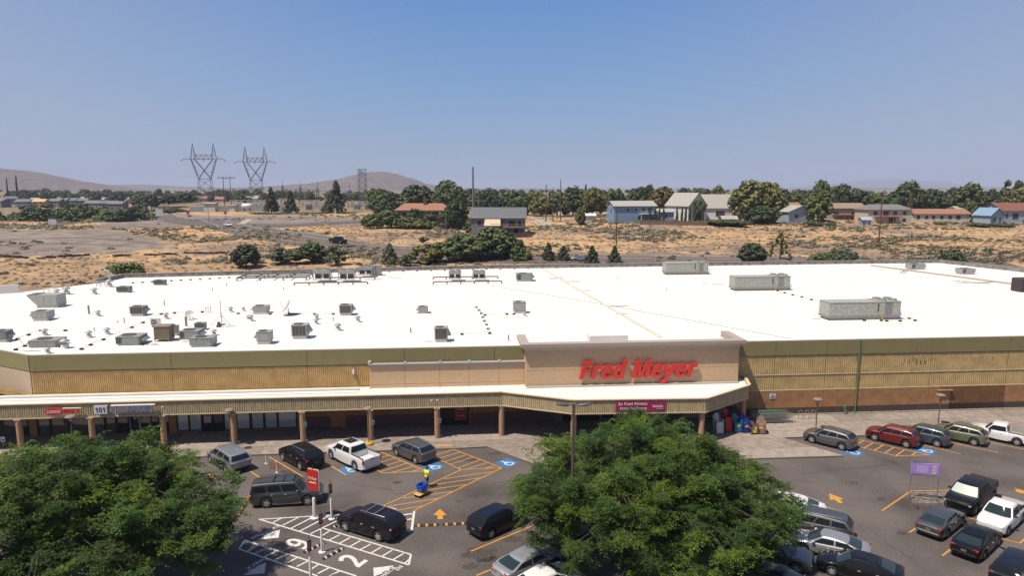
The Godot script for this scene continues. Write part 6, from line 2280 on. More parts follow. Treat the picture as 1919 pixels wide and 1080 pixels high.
func by_roof(kind: String, px: float, py: float, heading: float) -> Vector3:
	var k: Dictionary = KINDS[kind]
	var p := lot(px, py, k.H)
	var f := Vector3(cos(heading), 0, -sin(heading))
	p -= f * (k.rr1 - k.ws1) * 0.5
	p.y = 0
	return p

func build_cars() -> void:
	var row := deg_to_rad(132.0)
	var silver := paint("paint_silver", 0.336, 0.344, 0.352, 0.6)
	var cool_silver := paint("paint_cool_silver", 0.264, 0.288, 0.328, 0.6)
	var black := paint("paint_black", 0.005, 0.005, 0.006, 0.0)
	var white := paint("paint_white", 0.592, 0.592, 0.6, 0.0)
	var grey := paint("paint_grey", 0.112, 0.116, 0.124, 0.6)
	var dark := paint("paint_dark_grey", 0.03, 0.032, 0.034, 0.2)
	var purple := paint("paint_purple_black", 0.010, 0.007, 0.012, 0.0)
	var navy := paint("paint_navy", 0.007, 0.009, 0.016, 0.0)
	var ruby := paint("paint_ruby", 0.128, 0.008, 0.0096, 0.4)
	var teal := paint("paint_blue_grey", 0.048, 0.068, 0.08, 0.5)
	var sage := paint("paint_sage", 0.152, 0.16, 0.116, 0.5)
	var gun := paint("paint_gunmetal", 0.08, 0.08, 0.084, 0.6)
	var trim := M("car_black_trim", 0.0112, 0.0112, 0.012)
	var chrome := M("car_chrome", 0.4, 0.4, 0.4)
	var sheen := M("rail_silver", 0.24, 0.24, 0.245, 0.4, 0.5)
	car("van", by_wheel("van", "rl", 422.3, 887, row), row, cool_silver, "silver blue minivan parked beside the slim bollards", {"rear": trim, "rails": sheen})
	car("suv", by_wheel("suv", "rl", 561.6, 882.3, row), row, black, "black SUV with one silver roof rail parked next to the white pickup", {"rails": sheen, "handle": chrome})
	car("crew_truck", by_wheel("crew_truck", "rl", 664.4, 883, row), row, white, "white crew cab pickup with a dark sunroof and an empty bed", {"sunroof": true, "bumper": chrome, "bed": M("bed_white", 0.48, 0.48, 0.488, 0.5), "mirror": trim})
	car("crossover", by_wheel("crossover", "rl", 777.5, 870.6, row), row, grey, "medium grey crossover parked beside the yellow ramp", {"rails": trim})
	car("boxy", by_wheel("boxy", "rr", 500, 953.5, deg_to_rad(3.0)), deg_to_rad(3.0), dark, "big dark charcoal SUV standing across the lane beside the red sign", {"sill": M("sill_grey", 0.16, 0.152, 0.148, 0.6), "rails": trim, "crossbars": 3, "handle": chrome})
	var a := lot(708, 1016.5)
	var b := lot(645.8, 997)
	var hd := atan2(-(b.z - a.z), b.x - a.x)
	car("suv", by_wheel("suv", "rl", 708, 1016.5, hd), hd, purple, "dark purple black SUV with roof bars standing on the white hatching", {"rails": sheen, "crossbars": 2, "handle": chrome})
	var slant := deg_to_rad(34.0)
	car("crossover", by_wheel("crossover", "rr", 921.9, 1011, deg_to_rad(37)), deg_to_rad(37), navy, "navy black crossover parked with its tail towards the yellow studded hump", {})
	car("sedan", by_roof("sedan", 983, 1033, slant), slant, silver, "dull silver sedan parked between the navy crossover and the white car", {})
	car("sedan", by_roof("sedan", 1012, 1069, slant), slant, white, "white sedan parked next to the dull silver sedan", {})
	car("crossover", by_roof("crossover", 1056, 965, slant), slant, silver, "silver car hidden under the middle tree with only its tail showing", {})
	car("crossover", by_wheel("crossover", "rl", 1575.4, 845, row), row, grey, "dark silver crossover parked alone beside the concrete apron", {})
	car("crossover", by_wheel("crossover", "rl", 1696, 840.4, row), row, ruby, "ruby red crossover parked beside the yellow hatching", {"rails": sheen})
	car("crossover", by_wheel("crossover", "rl", 1753.8, 839, row), row, teal, "dark blue grey crossover parked between the red one and the sage green one", {})
	car("crossover", by_wheel("crossover", "rl", 1823, 836.5, row), row, sage, "sage green crossover parked beside the old white pickup", {"rails": trim})
	car("cab_truck", by_wheel("cab_truck", "rl", 1903.6, 836.5, row), row, white, "old white regular cab pickup parked by the brown wall", {"bumper": chrome, "bed": M("bed_grey", 0.264, 0.264, 0.264, 0.7), "mirror": trim})
	var back := slant + PI
	car("crew_truck", by_wheel("crew_truck", "fl", 1828.4, 967, back), back, black, "black pickup with a silver sunshade behind its windshield", {"shade": M("sunshade", 0.36, 0.41, 0.39, 0.5), "cover": trim, "grille": chrome})
	car("cab_truck", by_wheel("cab_truck", "fl", 1889.5, 1006, back), back, white, "white small pickup with a dark bed liner facing the black sedan", {"bed": trim, "bumper": M("bumper_grey", 0.2, 0.2, 0.2, 0.6), "mirror": trim})
	car("sedan", by_wheel("sedan", "rr", 1775.4, 1010, slant), slant, gun, "gunmetal sedan parked nose to nose with the black pickup", {"handle": chrome})
	car("sedan", by_wheel("sedan", "rr", 1844.7, 1050.5, slant), slant, black, "black sedan with tall red tail lights and a chrome trunk strip", {"handle": chrome})
	car("suv", by_roof("suv", 1903, 1043, slant), slant, navy, "navy SUV parked beside the black sedan with chrome strip", {"handle": chrome, "rear": sheen})
	var c0 := lot(1501.7, 1046.7)
	var c1 := lot(1529, 1053.3)
	var west := atan2(-(c0.z - c1.z), c0.x - c1.x)
	car("sedan", by_roof("sedan", 1490, 929, west), west, white, "white sedan half hidden behind the middle tree beside the dark SUV", {})
	car("suv", by_roof("suv", 1547, 959, west), west, gun, "dark grey SUV with a chrome window line parked beside the silver sedan", {"handle": chrome, "rails": sheen})
	car("sedan", by_wheel("sedan", "fl", 1503, 1037.5, west), west, silver, "bright silver sedan parked between the dark SUV and the glossy black sedan", {"handle": chrome})
	car("sedan", by_wheel("sedan", "fl", 1557, 1080.5, west), west, black, "glossy black sedan with a chrome window arch", {"handle": chrome})
	car("crossover", by_roof("crossover", 1436, 1004, west + PI), west + PI, gun, "grey car facing the bright silver sedan from under the middle tree", {})
	car("sedan", by_roof("sedan", 1448, 1062, west + PI), west + PI, navy, "dark blue car under the middle tree facing the glossy black sedan", {})
	# on the road behind
	road_car("crew_truck", 634, 457, [690, 465], black, "black pickup driving on the curving road across the field", "moving_pickup")
	road_car("sedan", 428, 425, [470, 433], white, "white car driving near the crossing on the curving road", "moving_car")
	road_car("sedan", 1087, 490, [1040, 488], cool_silver, "silver car on the road seen between two dark bushes", "moving_car")

func road_car(kind: String, px: float, py: float, to: Array, m: Material, label: String, called: String) -> void:
	var p := on_ground(px, py)
	var q := on_ground(to[0], to[1])
	p.y = land(p.x, p.z) + 0.12
	var d := q - p
	d.y = 0
	d = d.normalized()
	car(kind, Vector3.ZERO, 0, m, label, {"world": Transform3D(Basis(d, Vector3.UP, d.cross(Vector3.UP)), p), "name": called, "group": "vehicles on the road"})

# ------------------------------------------------------------------ trees near the camera
func leaf_spray(rng: RandomNumberGenerator, leaves: int, per: int, reach: float, lw: float, ll: float) -> MB:
	# some feather-like leaves from one twig: each a stalk with leaflets on both sides, drooping at its tip
	var m := MB.new()
	m.crease = 0.0
	m.colored = true
	for i in leaves:
		var a := TAU * (i + rng.randf() * 0.7) / leaves
		var out := Vector3(cos(a), 0, sin(a))
		var len := reach * rng.randf_range(0.7, 1.1)
		var lift := rng.randf_range(0.0, 0.35)
		for j in per:
			var t := (j + 0.6) / per
			var p := out * len * t + Vector3(0, lift * t * len - 0.5 * len * t * t, 0)
			var s := Vector3(-out.z, 0, out.x) * (1.0 if j % 2 else -1.0)
			var dir := (s * 0.9 + out * 0.5 + Vector3(0, rng.randf_range(-0.5, 0.25), 0)).normalized()
			var wid := dir.cross(Vector3(0, 1, 0)).normalized() * lw * 0.5
			wid = (wid + Vector3(0, rng.randf_range(-0.4, 0.4) * lw, 0)) * rng.randf_range(0.8, 1.2)
			var tip := p + dir * ll * rng.randf_range(0.75, 1.2)
			var k := rng.randf_range(0.75, 1.25)
			m.tint = Color(k, k * rng.randf_range(0.95, 1.05), k * 0.9)
			m.tri(p - wid * 0.4, p.lerp(tip, 0.5) - wid, tip)
			m.tri(p - wid * 0.4, tip, p.lerp(tip, 0.5) + wid)
	return m

func limb(m: MB, a: Vector3, b: Vector3, r0: float, r1: float, bend: Vector3, n := 5) -> void:
	var prev := a
	for i in n:
		var t := (i + 1.0) / n
		var q := a.lerp(b, t) + bend * sin(t * PI)
		m.tube(prev, q, lerpf(r0, r1, float(i) / n), lerpf(r0, r1, t), 7, false)
		prev = q

func locust_tree(at: Vector3, radius: float, height: float, tree_seed: int, label: String, lean := Vector3.ZERO) -> void:
	var rng := RandomNumberGenerator.new()
	rng.seed = tree_seed
	var t := thing("locust_tree", label, "tree", place(at), "feathery trees in the car park")
	var bark := M("locust_bark", 0.08, 0.06, 0.046, 0.9, 0.0, "strong", 0.8)
	var wood := MB.new()
	var fork := Vector3(0, 2.6, 0)
	limb(wood, Vector3(0, -0.1, 0), fork, 0.26, 0.2, Vector3(0.06, 0, 0.04))
	part("trunk", wood, bark, t)
	var tufts := []          # [centre, size]
	var limbs := MB.new()
	var n := 15
	for i in n:
		var a := TAU * (i * 0.618 + 0.07 * rng.randf())
		var rr := radius * sqrt((i + 0.6) / n) * rng.randf_range(0.78, 0.92)
		var hy := height * (1.0 - 0.50 * pow(rr / radius, 2.0)) * rng.randf_range(0.88, 1.0) - 0.7
		var tip := Vector3(cos(a) * rr, hy, sin(a) * rr) + lean * (rr / radius)
		limb(limbs, fork + Vector3(0, rng.randf_range(-0.6, 0.4), 0), tip, 0.12, 0.035, Vector3(0, -0.5, 0))
		var sub := 17
		for j in sub:
			var b := TAU * rng.randf()
			var d := radius * 0.34 * sqrt(rng.randf())
			var q := tip + Vector3(cos(b) * d, rng.randf_range(-2.3, 0.7) - d * 0.25, sin(b) * d)
			limb(limbs, tip.lerp(fork, rng.randf_range(0.1, 0.5)), q, 0.035, 0.012, Vector3(0, -0.15, 0), 2)
			tufts.append([q, rng.randf_range(0.55, 1.0)])
		# inner and lower leaves
		for j in 5:
			var q := tip.lerp(fork, rng.randf_range(0.15, 0.65)) + Vector3(rng.randf_range(-1.3, 1.3), rng.randf_range(-1.3, 0.3), rng.randf_range(-1.3, 1.3))
			tufts.append([q, rng.randf_range(0.5, 0.9)])
	# stray outer twigs break the outline
	for i in 230:
		var a := TAU * rng.randf()
		var rr := radius * rng.randf_range(0.62, 1.06)
		var q := Vector3(cos(a) * rr, height * rng.randf_range(0.23, 0.56), sin(a) * rr) + lean
		limb(limbs, Vector3(cos(a) * rr * 0.7, q.y + 0.3, sin(a) * rr * 0.7) + lean * 0.7, q, 0.03, 0.01, Vector3(0, 0.15, 0), 3)
		tufts.append([q, rng.randf_range(0.35, 0.6)])
	part("limbs", limbs, bark, t)
	# leaves: sprays of leaflets on every tuft, in one mesh
	var sprays := []
	for k in 3: sprays.append(leaf_spray(rng, 4, 7, 0.40, 0.07, 0.15))
	var tints := []
	for k in 24:
		var yellow := (k % 4) / 3.0
		var f := lerpf(0.6, 1.3, (k / 4) / 5.0)
		tints.append(Color(lerpf(0.036, 0.072, yellow) * f, lerpf(0.086, 0.116, yellow) * f, lerpf(0.011, 0.006, yellow) * f))
	var sets := []
	for sp in sprays:
		var base: PackedColorArray = sp.c
		var row := []
		for tn in tints:
			var cc := PackedColorArray()
			for q in base: cc.append(q * tn)
			row.append(cc)
		sets.append(row)
	var V := PackedVector3Array()
	var C := PackedColorArray()
	var count := 0
	for tf in tufts:
		var s: float = tf[1]
		var tone := rng.randi() % 24
		for j in int(26 * s * s + 10):
			var d := Vector3(rng.randfn(), rng.randfn() * 0.4, rng.randfn()) * s * 0.6
			d.y -= Vector2(d.x, d.z).length_squared() * 0.2 / s
			var bs := Basis(Vector3.UP, rng.randf() * TAU) * Basis(Vector3.RIGHT, rng.randf_range(-0.5, 0.5)) * Basis(Vector3.BACK, rng.randf_range(-0.5, 0.5))
			var w := rng.randi() % 3
			V.append_array(Transform3D(bs.scaled(Vector3.ONE * rng.randf_range(0.8, 1.25)), tf[0] + d) * sprays[w].v)
			C.append_array(sets[w][clampi(tone + (rng.randi() % 3 - 1) * 4, 0, 23)])
			count += 1
	var N := PackedVector3Array()
	N.resize(V.size())
	for i in range(0, V.size(), 3):
		var f := (V[i + 2] - V[i]).cross(V[i + 1] - V[i]).normalized()
		N[i] = f
		N[i + 1] = f
		N[i + 2] = f
	var arr := []
	arr.resize(Mesh.ARRAY_MAX)
	arr[Mesh.ARRAY_VERTEX] = V
	arr[Mesh.ARRAY_NORMAL] = N
	arr[Mesh.ARRAY_COLOR] = C
	var am := ArrayMesh.new()
	am.add_surface_from_arrays(Mesh.PRIMITIVE_TRIANGLES, arr)
	var lm := leafy("locust_leaf", 1.0, 1.0, 1.0)
	lm.backlight = lin(0.55, 0.62, 0.18)
	part("crown", am, lm, t)

func build_near_trees() -> void:
	locust_tree(Vector3(-26.0, 0, -37.0), 9.3, 10.6, 21, "wide feathery green tree in front of the nail and cleaner shops")
	locust_tree(Vector3(8.9, 0, -41.6), 8.0, 10.0, 22, "wide feathery green tree in front of the store entrance")

# ------------------------------------------------------------------ trees farther away
var crowns := {}
func crown_mesh(kind: String, which: int) -> ArrayMesh:         # a crown about one metre high and wide, made of leaf clumps
	var key := kind + str(which)
	if crowns.has(key): return crowns[key]
	var rng := RandomNumberGenerator.new()
	rng.seed = hash(key)
	var v := PackedVector3Array()
	var n := PackedVector3Array()
	var c := PackedColorArray()
	var lobes := []
	var count := 2200 if kind in ["airy", "round"] else 1500
	var leaf := 0.055
	if kind == "round":
		for i in 26:
			var a := i * 2.4
			var h := (i + 0.5) / 26.0
			var r := 0.40 * sin(PI * pow(lerpf(0.16, 0.93, h), 0.8)) * rng.randf_range(0.75, 1.1)
			lobes.append([Vector3(cos(a) * r, 0.18 + 0.68 * h, sin(a) * r), rng.randf_range(0.08, 0.17)])
	elif kind == "airy":
		for i in 20:
			var a := i * 2.4
			var h := rng.randf_range(0.2, 0.9)
			var r := 0.42 * rng.randf_range(0.2, 1.0) * sqrt(sin(PI * lerpf(0.2, 0.95, h)))
			lobes.append([Vector3(cos(a) * r, h, sin(a) * r), rng.randf_range(0.07, 0.14)])
		leaf = 0.055
	elif kind == "cone":
		for i in 26:
			var h := pow(i / 26.0, 1.1)
			var a := i * 2.4
			var r := 0.30 * (1.0 - h) * rng.randf_range(0.6, 1.2)
			lobes.append([Vector3(cos(a) * r, 0.1 + 0.86 * h, sin(a) * r), lerpf(0.15, 0.05, h)])
		leaf = 0.042
	elif kind == "spare":
		for i in 30:
			var h := pow(i / 30.0, 1.0)
			var a := i * 2.1
			var r := 0.36 * (1.0 - h * 0.9) * rng.randf_range(0.35, 1.2)
			lobes.append([Vector3(cos(a) * r, 0.12 + 0.82 * h, sin(a) * r), 0.055])
		leaf = 0.034
	elif kind == "column":
		for i in 14:
			var h := i / 14.0
			lobes.append([Vector3(rng.randf_range(-0.06, 0.06), 0.08 + 0.86 * h, rng.randf_range(-0.06, 0.06)), lerpf(0.2, 0.1, h)])
		leaf = 0.04
	elif kind == "bush":
		for i in 14:
			var a := i * 2.4
			var r := 0.4 * sqrt((i + 0.5) / 14.0)
			lobes.append([Vector3(cos(a) * r, rng.randf_range(0.22, 0.66) * (1.15 - r), sin(a) * r), rng.randf_range(0.14, 0.26)])
		leaf = 0.06
	for i in count:
		var lb: Array = lobes[rng.randi() % lobes.size()]
		var d := Vector3(rng.randfn(), rng.randfn(), rng.randfn()).normalized()
		var p: Vector3 = lb[0] + d * lb[1] * pow(rng.randf(), 0.33) * rng.randf_range(0.8, 1.15)
		if p.y < 0.03: continue
		var nrm := (d + Vector3(rng.randf_range(-1, 1), rng.randf_range(-0.3, 1.1), rng.randf_range(-1, 1)) * 0.8).normalized()
		var s := nrm.cross(Vector3.UP if absf(nrm.y) < 0.9 else Vector3.RIGHT).normalized().rotated(nrm, rng.randf() * TAU)
		var t := nrm.cross(s)
		var w := leaf * rng.randf_range(0.6, 1.3)
		var h := leaf * rng.randf_range(0.6, 1.3)
		var k := rng.randf_range(0.7, 1.3)
		var col := Color(k * rng.randf_range(0.92, 1.1), k, k * rng.randf_range(0.85, 1.1))
		var q := [p - s * w * 0.7, p - t * h, p + s * w, p + t * h * 0.8]
		for ix in [0, 2, 1, 0, 3, 2]:
			v.append(q[ix])
			n.append(nrm)
			c.append(col)
	var arr := []
	arr.resize(Mesh.ARRAY_MAX)
	arr[Mesh.ARRAY_VERTEX] = v
	arr[Mesh.ARRAY_NORMAL] = n
	arr[Mesh.ARRAY_COLOR] = c
	var m := ArrayMesh.new()
	m.add_surface_from_arrays(Mesh.PRIMITIVE_TRIANGLES, arr)
	crowns[key] = m
	return m

var trunk_mesh: ArrayMesh
func far_tree(called: String, px: float, ytop: float, wpx: float, dist: float, kind: String, leaf: Material, label: String, group: String, category := "tree") -> void:
	var p := beyond(px, dist)
	var d := ray(px, ytop)
	var topy := EYE + d.y * (dist / -d.z)
	var h := maxf(1.2, topy - p.y + 0.3)
	var w := wpx / FOCAL * dist
	if trunk_mesh == null:
		var m := MB.new()
		m.tube(Vector3(0, -0.06, 0), Vector3(0.01, 0.35, 0.01), 0.032, 0.024, 6, false)
		m.tube(Vector3(0.01, 0.35, 0.01), Vector3(0.0, 0.75, 0.0), 0.024, 0.008, 6, false)
		m.tube(Vector3(0.01, 0.3, 0.0), Vector3(0.2, 0.62, 0.1), 0.014, 0.006, 5, false)
		m.tube(Vector3(0.01, 0.34, 0.0), Vector3(-0.18, 0.66, -0.08), 0.014, 0.006, 5, false)
		trunk_mesh = m.mesh()
	var t := thing(called, label, category, place(p), group)
	var turn := fmod(px * 1.7, TAU)
	var sc := Basis(Vector3.UP, turn).scaled(Vector3(w, h, w))
	part("trunk", trunk_mesh, M("far_bark", 0.072, 0.056, 0.044, 0.9), t, Transform3D(Basis(Vector3.UP, turn).scaled(Vector3(minf(w, h), h, minf(w, h))), Vector3.ZERO))
	part("crown", crown_mesh(kind, int(px) % 3), leaf, t, Transform3D(sc, Vector3.ZERO))

func build_far_trees() -> void:
	var deep := leafy("leaf_deep", 0.0478, 0.0689, 0.0239)
	var mid := leafy("leaf_mid", 0.0780, 0.1040, 0.0313)
	var lime := leafy("leaf_lime", 0.1, 0.124, 0.0272)
	var olive := leafy("leaf_olive", 0.1300, 0.1352, 0.0350)
	var grey := leafy("leaf_grey", 0.0988, 0.1196, 0.0575)
	var amber := leafy("leaf_amber", 0.116, 0.084, 0.0264)
	var pine := leafy("leaf_pine", 0.0416, 0.0572, 0.0248)
	var behind := "shrubs and trees behind the store"
	for a in [[237, 483, 56, 146, "bush", lime, "bright lime green bush beside the back corner of the roof"], [460, 457, 58, 158, "round", pine, "dense dark green shrub at the edge of the field"], [530, 465, 74, 163, "airy", grey, "open grey green shrub next to the dense dark one"], [585, 454, 72, 165, "round", mid, "dark open shrub below the black pickup"],
			[628, 462, 48, 161, "airy", grey, "thin grey green shrub below the black pickup"], [730, 457, 50, 163, "cone", grey, "grey green pointed shrub beside the tall roof cabinet"], [762, 478, 40, 161, "airy", grey, "low thin shrub beside the grey green pointed one"], [806, 446, 84, 166, "airy", olive, "loose olive tree behind the twin condensers"],
			[868, 438, 96, 169, "round", mid, "loose leafy tree in the middle of the clump behind the condensers"], [928, 425, 100, 171, "round", mid, "tallest loose leafy tree of the clump behind the condensers"], [975, 450, 66, 166, "cone", mid, "dark pointed tree at the end of the clump behind the condensers"], [1028, 456, 40, 165, "cone", pine, "small dark pine left of the silver road car"],
			[1056, 462, 40, 167, "cone", pine, "small dark pine leaning against its neighbour"], [1110, 462, 46, 161, "cone", pine, "small dark pine right of the silver road car"], [1152, 462, 44, 161, "cone", pine, "small dark pine under the wooden pole"], [1411, 455, 60, 160, "round", pine, "round dark pine between two long air handlers"],
			[1463, 436, 56, 165, "spare", olive, "sparse ragged conifer beside the round dark pine"], [1540, 468, 48, 161, "bush", mid, "dark green hedge bush, smaller of the pair"], [1577, 463, 66, 162, "bush", deep, "dark green hedge bush, larger of the pair"], [1730, 478, 52, 158, "bush", deep, "low dark bush behind the razor wire"], [1786, 460, 50, 158, "bush", deep, "dark bush rising behind the right back parapet"]]:
		far_tree("shrub" if a[4] in ["bush", "column"] else "field_tree", a[0], a[1], a[2], a[3], a[4], a[5], a[6], behind, "shrub" if a[4] in ["bush", "column"] else "tree")
	var g := "trees by the substation"
	for a in [[510, 350, 42, 330, "cone", pine, "dark conifer in front of the substation, beside the white tank"], [546, 357, 40, 332, "cone", pine, "narrow conifer between the two bigger ones"], [632, 338, 54, 330, "cone", pine, "broad dark conifer in front of the substation"], [614, 376, 36, 334, "cone", pine, "short conifer beside the broad dark one"]]:
		far_tree("conifer", a[0], a[1], a[2], a[3], a[4], a[5], a[6], g)
	for x in [492, 530, 565, 600, 650]: far_tree("low_shrub", x, 403, 40, 318, "bush", mid, "low green shrub at the foot of the conifers", "low shrubs under the conifers", "shrub")
	g = "bushes by the red roofed house"
	for a in [[700, 400, 50, 236, "round", lime, "bright green bush at the road side of the red roofed house"], [728, 394, 60, 240, "round", mid, "dense green bush before the red roofed house"], [765, 400, 56, 238, "bush", mid, "broad green bush below the red roofed house"], [797, 408, 44, 236, "bush", lime, "light green bush below the red roofed house"], [722, 374, 52, 256, "round", deep, "dark tree rising over the bright green bushes"], [778, 392, 34, 246, "airy", grey, "grey leafless looking tree before the red roof"], [808, 396, 34, 246, "airy", grey, "thin grey tree beside the chimney of the red roofed house"], [855, 372, 56, 234, "round", deep, "dark green tree between the red roofed and the grey house"], [884, 408, 34, 214, "round", mid, "green tree at the corner of the grey house"]]:
		far_tree("garden_tree", a[0], a[1], a[2], a[3], a[4], a[5], a[6], g)
	g = "trees of the housing estate"
	for a in [[735, 358, 50, 345, "round", deep, "dark tree beside the substation frames"], [784, 344, 84, 330, "round", deep, "broad dark green tree below the hill"], [838, 335, 62, 325, "round", mid, "tall green tree next to the broad dark one"], [858, 346, 44, 320, "round", mid, "green tree at the shoulder of the tall one"], [912, 353, 34, 330, "round", deep, "dark tree beside the steel monopole"], [945, 368, 62, 340, "round", deep, "low dark tree behind the grey house roof"], [988, 362, 46, 310, "airy", mid, "loose green tree behind the grey house"], [1012, 366, 50, 300, "round", olive, "olive tree beside the two pole frame"], [1044, 358, 56, 300, "round", mid, "green tree behind the guyed poles"], [1074, 348, 62, 305, "round", deep, "dark green tree right of the guyed poles"], [1097, 344, 18, 320, "spare", pine, "thin dark conifer above the crowns"], [1110, 349, 54, 300, "round", olive, "olive tree beside the thin conifer"], [1150, 354, 44, 295, "airy", mid, "loose green tree left of the blue house"], [1087, 388, 22, 250, "round", lime, "small clipped green tree on the field edge"],
			[1196, 350, 44, 320, "round", deep, "dark tree behind the blue house"], [1214, 345, 40, 322, "round", deep, "dark tree beside the amber one"], [1240, 348, 62, 290, "round", amber, "round amber brown tree behind the blue house"], [1282, 350, 50, 312, "round", deep, "dark green tree right of the amber one"], [1312, 352, 50, 325, "round", mid, "green tree behind the white gable"], [1343, 346, 38, 310, "round", olive, "light green tree right of the white gable"], [1308, 374, 32, 256, "airy", mid, "garden tree before the white gabled house"], [1402, 334, 80, 266, "round", olive, "huge olive green tree towering over the houses"], [1438, 338, 74, 268, "round", olive, "second crown of the huge olive tree"], [1425, 385, 72, 258, "round", deep, "dark tree filling the foot of the huge olive tree"], [1464, 352, 44, 310, "round", deep, "dark tree right of the huge olive tree"], [1490, 358, 44, 320, "round", mid, "green tree beyond the beige house"],
			[1537, 334, 44, 300, "round", mid, "tall green tree behind the beige house"], [1532, 355, 58, 258, "round", lime, "bright green garden tree before the beige house"], [1572, 342, 60, 312, "round", deep, "dark green tree beside the tall one"], [1604, 352, 50, 315, "round", deep, "dark green tree above the grey roofed house"], [1640, 362, 56, 320, "round", mid, "green tree behind the grey roofed house"], [1698, 337, 66, 315, "round", deep, "broad dark tree behind the long house"], [1702, 362, 22, 264, "cone", amber, "reddish brown conifer beside the long house"], [1744, 352, 54, 315, "round", deep, "dark tree behind the long low house"], [1780, 362, 44, 318, "round", mid, "green tree behind the end of the long house"], [1815, 340, 62, 300, "round", mid, "tall green tree left of the pale blue house"], [1818, 376, 30, 262, "round", lime, "bright green tree between long house and pale blue house"], [1850, 358, 50, 310, "round", deep, "dark tree behind the pale blue house"], [1894, 338, 54, 300, "airy", mid, "loose tall tree behind the red brown roof"], [1910, 350, 60, 290, "round", olive, "light tree at the end of the red brown roof"], [968, 370, 40, 320, "round", deep, "dark low tree beside the loose green one"], [1165, 362, 26, 310, "cone", pine, "narrow conifer left of the blue house"], [1270, 360, 30, 320, "round", mid, "small green tree between amber and dark trees"], [1376, 362, 36, 320, "round", deep, "dark tree left of the huge olive tree"], [1512, 360, 40, 330, "round", deep, "dark tree behind the bright green garden tree"], [1660, 366, 40, 330, "round", mid, "low green tree beside the tall wooden pole"], [1880, 366, 40, 320, "round", mid, "green tree above the pale blue gable"]]:
		far_tree("estate_tree", a[0], a[1], a[2], a[3], a[4], a[5], a[6], g)
	for x in [1217, 1227, 1235, 1243, 1268, 1277, 1284, 1292, 1302, 1316]:
		far_tree("cypress", x, 392 if x < 1250 else 388, 13, 252, "column", pine, "narrow dark cypress in the row behind the board fence", "cypresses behind the board fence")
	for a in [[1350, 408, 60, 246, "dark green hedge shrub at the end of the board fence"], [1380, 410, 50, 244, "green hedge shrub beside the huge olive tree"], [1290, 415, 22, 248, "low shrub beside the white arch"], [1520, 408, 30, 246, "green shrub below the beige house"], [1556, 416, 18, 244, "small light shrub below the dark terrace"], [1535, 414, 16, 244, "small yellow green shrub beside the shed"], [1880, 418, 40, 244, "dark hedge below the pale blue house"], [1835, 416, 40, 244, "dark low hedge beside the long house"], [1760, 415, 24, 250, "dark shrub before the long house"]]:
		far_tree("garden_shrub", a[0], a[1], a[2], a[3], "bush", mid, a[4], "garden shrubs of the estate", "shrub")
	# the left side: poplars and the wooded valley
	for a in [[17, 333, 9, 640, "dark poplar, shorter of the two above the grey houses"], [35, 328, 11, 640, "dark poplar, taller of the two above the grey houses"]]:
		far_tree("poplar", a[0], a[1], a[2], a[3], "column", pine, a[4], "poplars above the grey houses")
	var rng := RandomNumberGenerator.new()
	rng.seed = 77
	for i in 64:
		var x := rng.randf_range(-10, 330)
		var y := rng.randf_range(381, 404) + (12.0 if x < 60 else 0.0)
		if x > 300: y = maxf(y, 390)
		far_tree("valley_tree", x, y, rng.randf_range(36, 76), rng.randf_range(320, 430), ["round", "bush", "airy"][i % 3], [deep, mid, grey, mid][i % 4], "rounded green tree in the hollow beyond the gravel plateau", "trees in the hollow")
	for i in 110:
		var x := rng.randf_range(20, 720)
		var dd := rng.randf_range(520 if x > 250 else 680, 900)
		far_tree("town_tree", x, rng.randf_range(351, 363) + (900 - dd) * 0.02, rng.randf_range(14, 34), dd, "round", [deep, mid, deep][i % 3], "dark green tree among the distant low houses", "trees of the distant town")
	for i in 60:
		var x := rng.randf_range(690, 1930)
		far_tree("backdrop_tree", x, rng.randf_range(350, 366), rng.randf_range(34, 64), rng.randf_range(335, 420), "round", [deep, mid, deep, olive][i % 4], "dark green tree in the mass behind the estate houses", "trees massed behind the estate")
	# the wooded belt along the horizon
	var mm := MultiMesh.new()
	mm.transform_format = MultiMesh.TRANSFORM_3D
	mm.use_colors = true
	mm.mesh = crown_mesh("round", 1)
	mm.instance_count = 520
	for i in 520:
		var dd := rng.randf_range(900, 2600)
		var x := rng.randf_range(-0.78, 0.78) * dd
		var s := rng.randf_range(5, 10)
		mm.set_instance_transform(i, Transform3D(Basis(Vector3.UP, rng.randf() * 6.0).scaled(Vector3(s * 1.4, s, s * 1.4)), Vector3(x, land(x, -dd) - 0.5, -dd)))
		var k := rng.randf_range(0.7, 1.2)
		mm.set_instance_color(i, Color(0.036 * k, 0.05 * k, 0.022 * k))
	var o := MultiMeshInstance3D.new()
	o.name = "distant_woodland"
	o.multimesh = mm
	o.material_override = leafy("leaf_far", 1.0, 1.0, 1.0)
	o.set_meta("kind", "stuff")
	o.set_meta("label", "distant wooded belt of dark trees along the horizon")
	o.set_meta("category", "woodland")
	add_child(o)

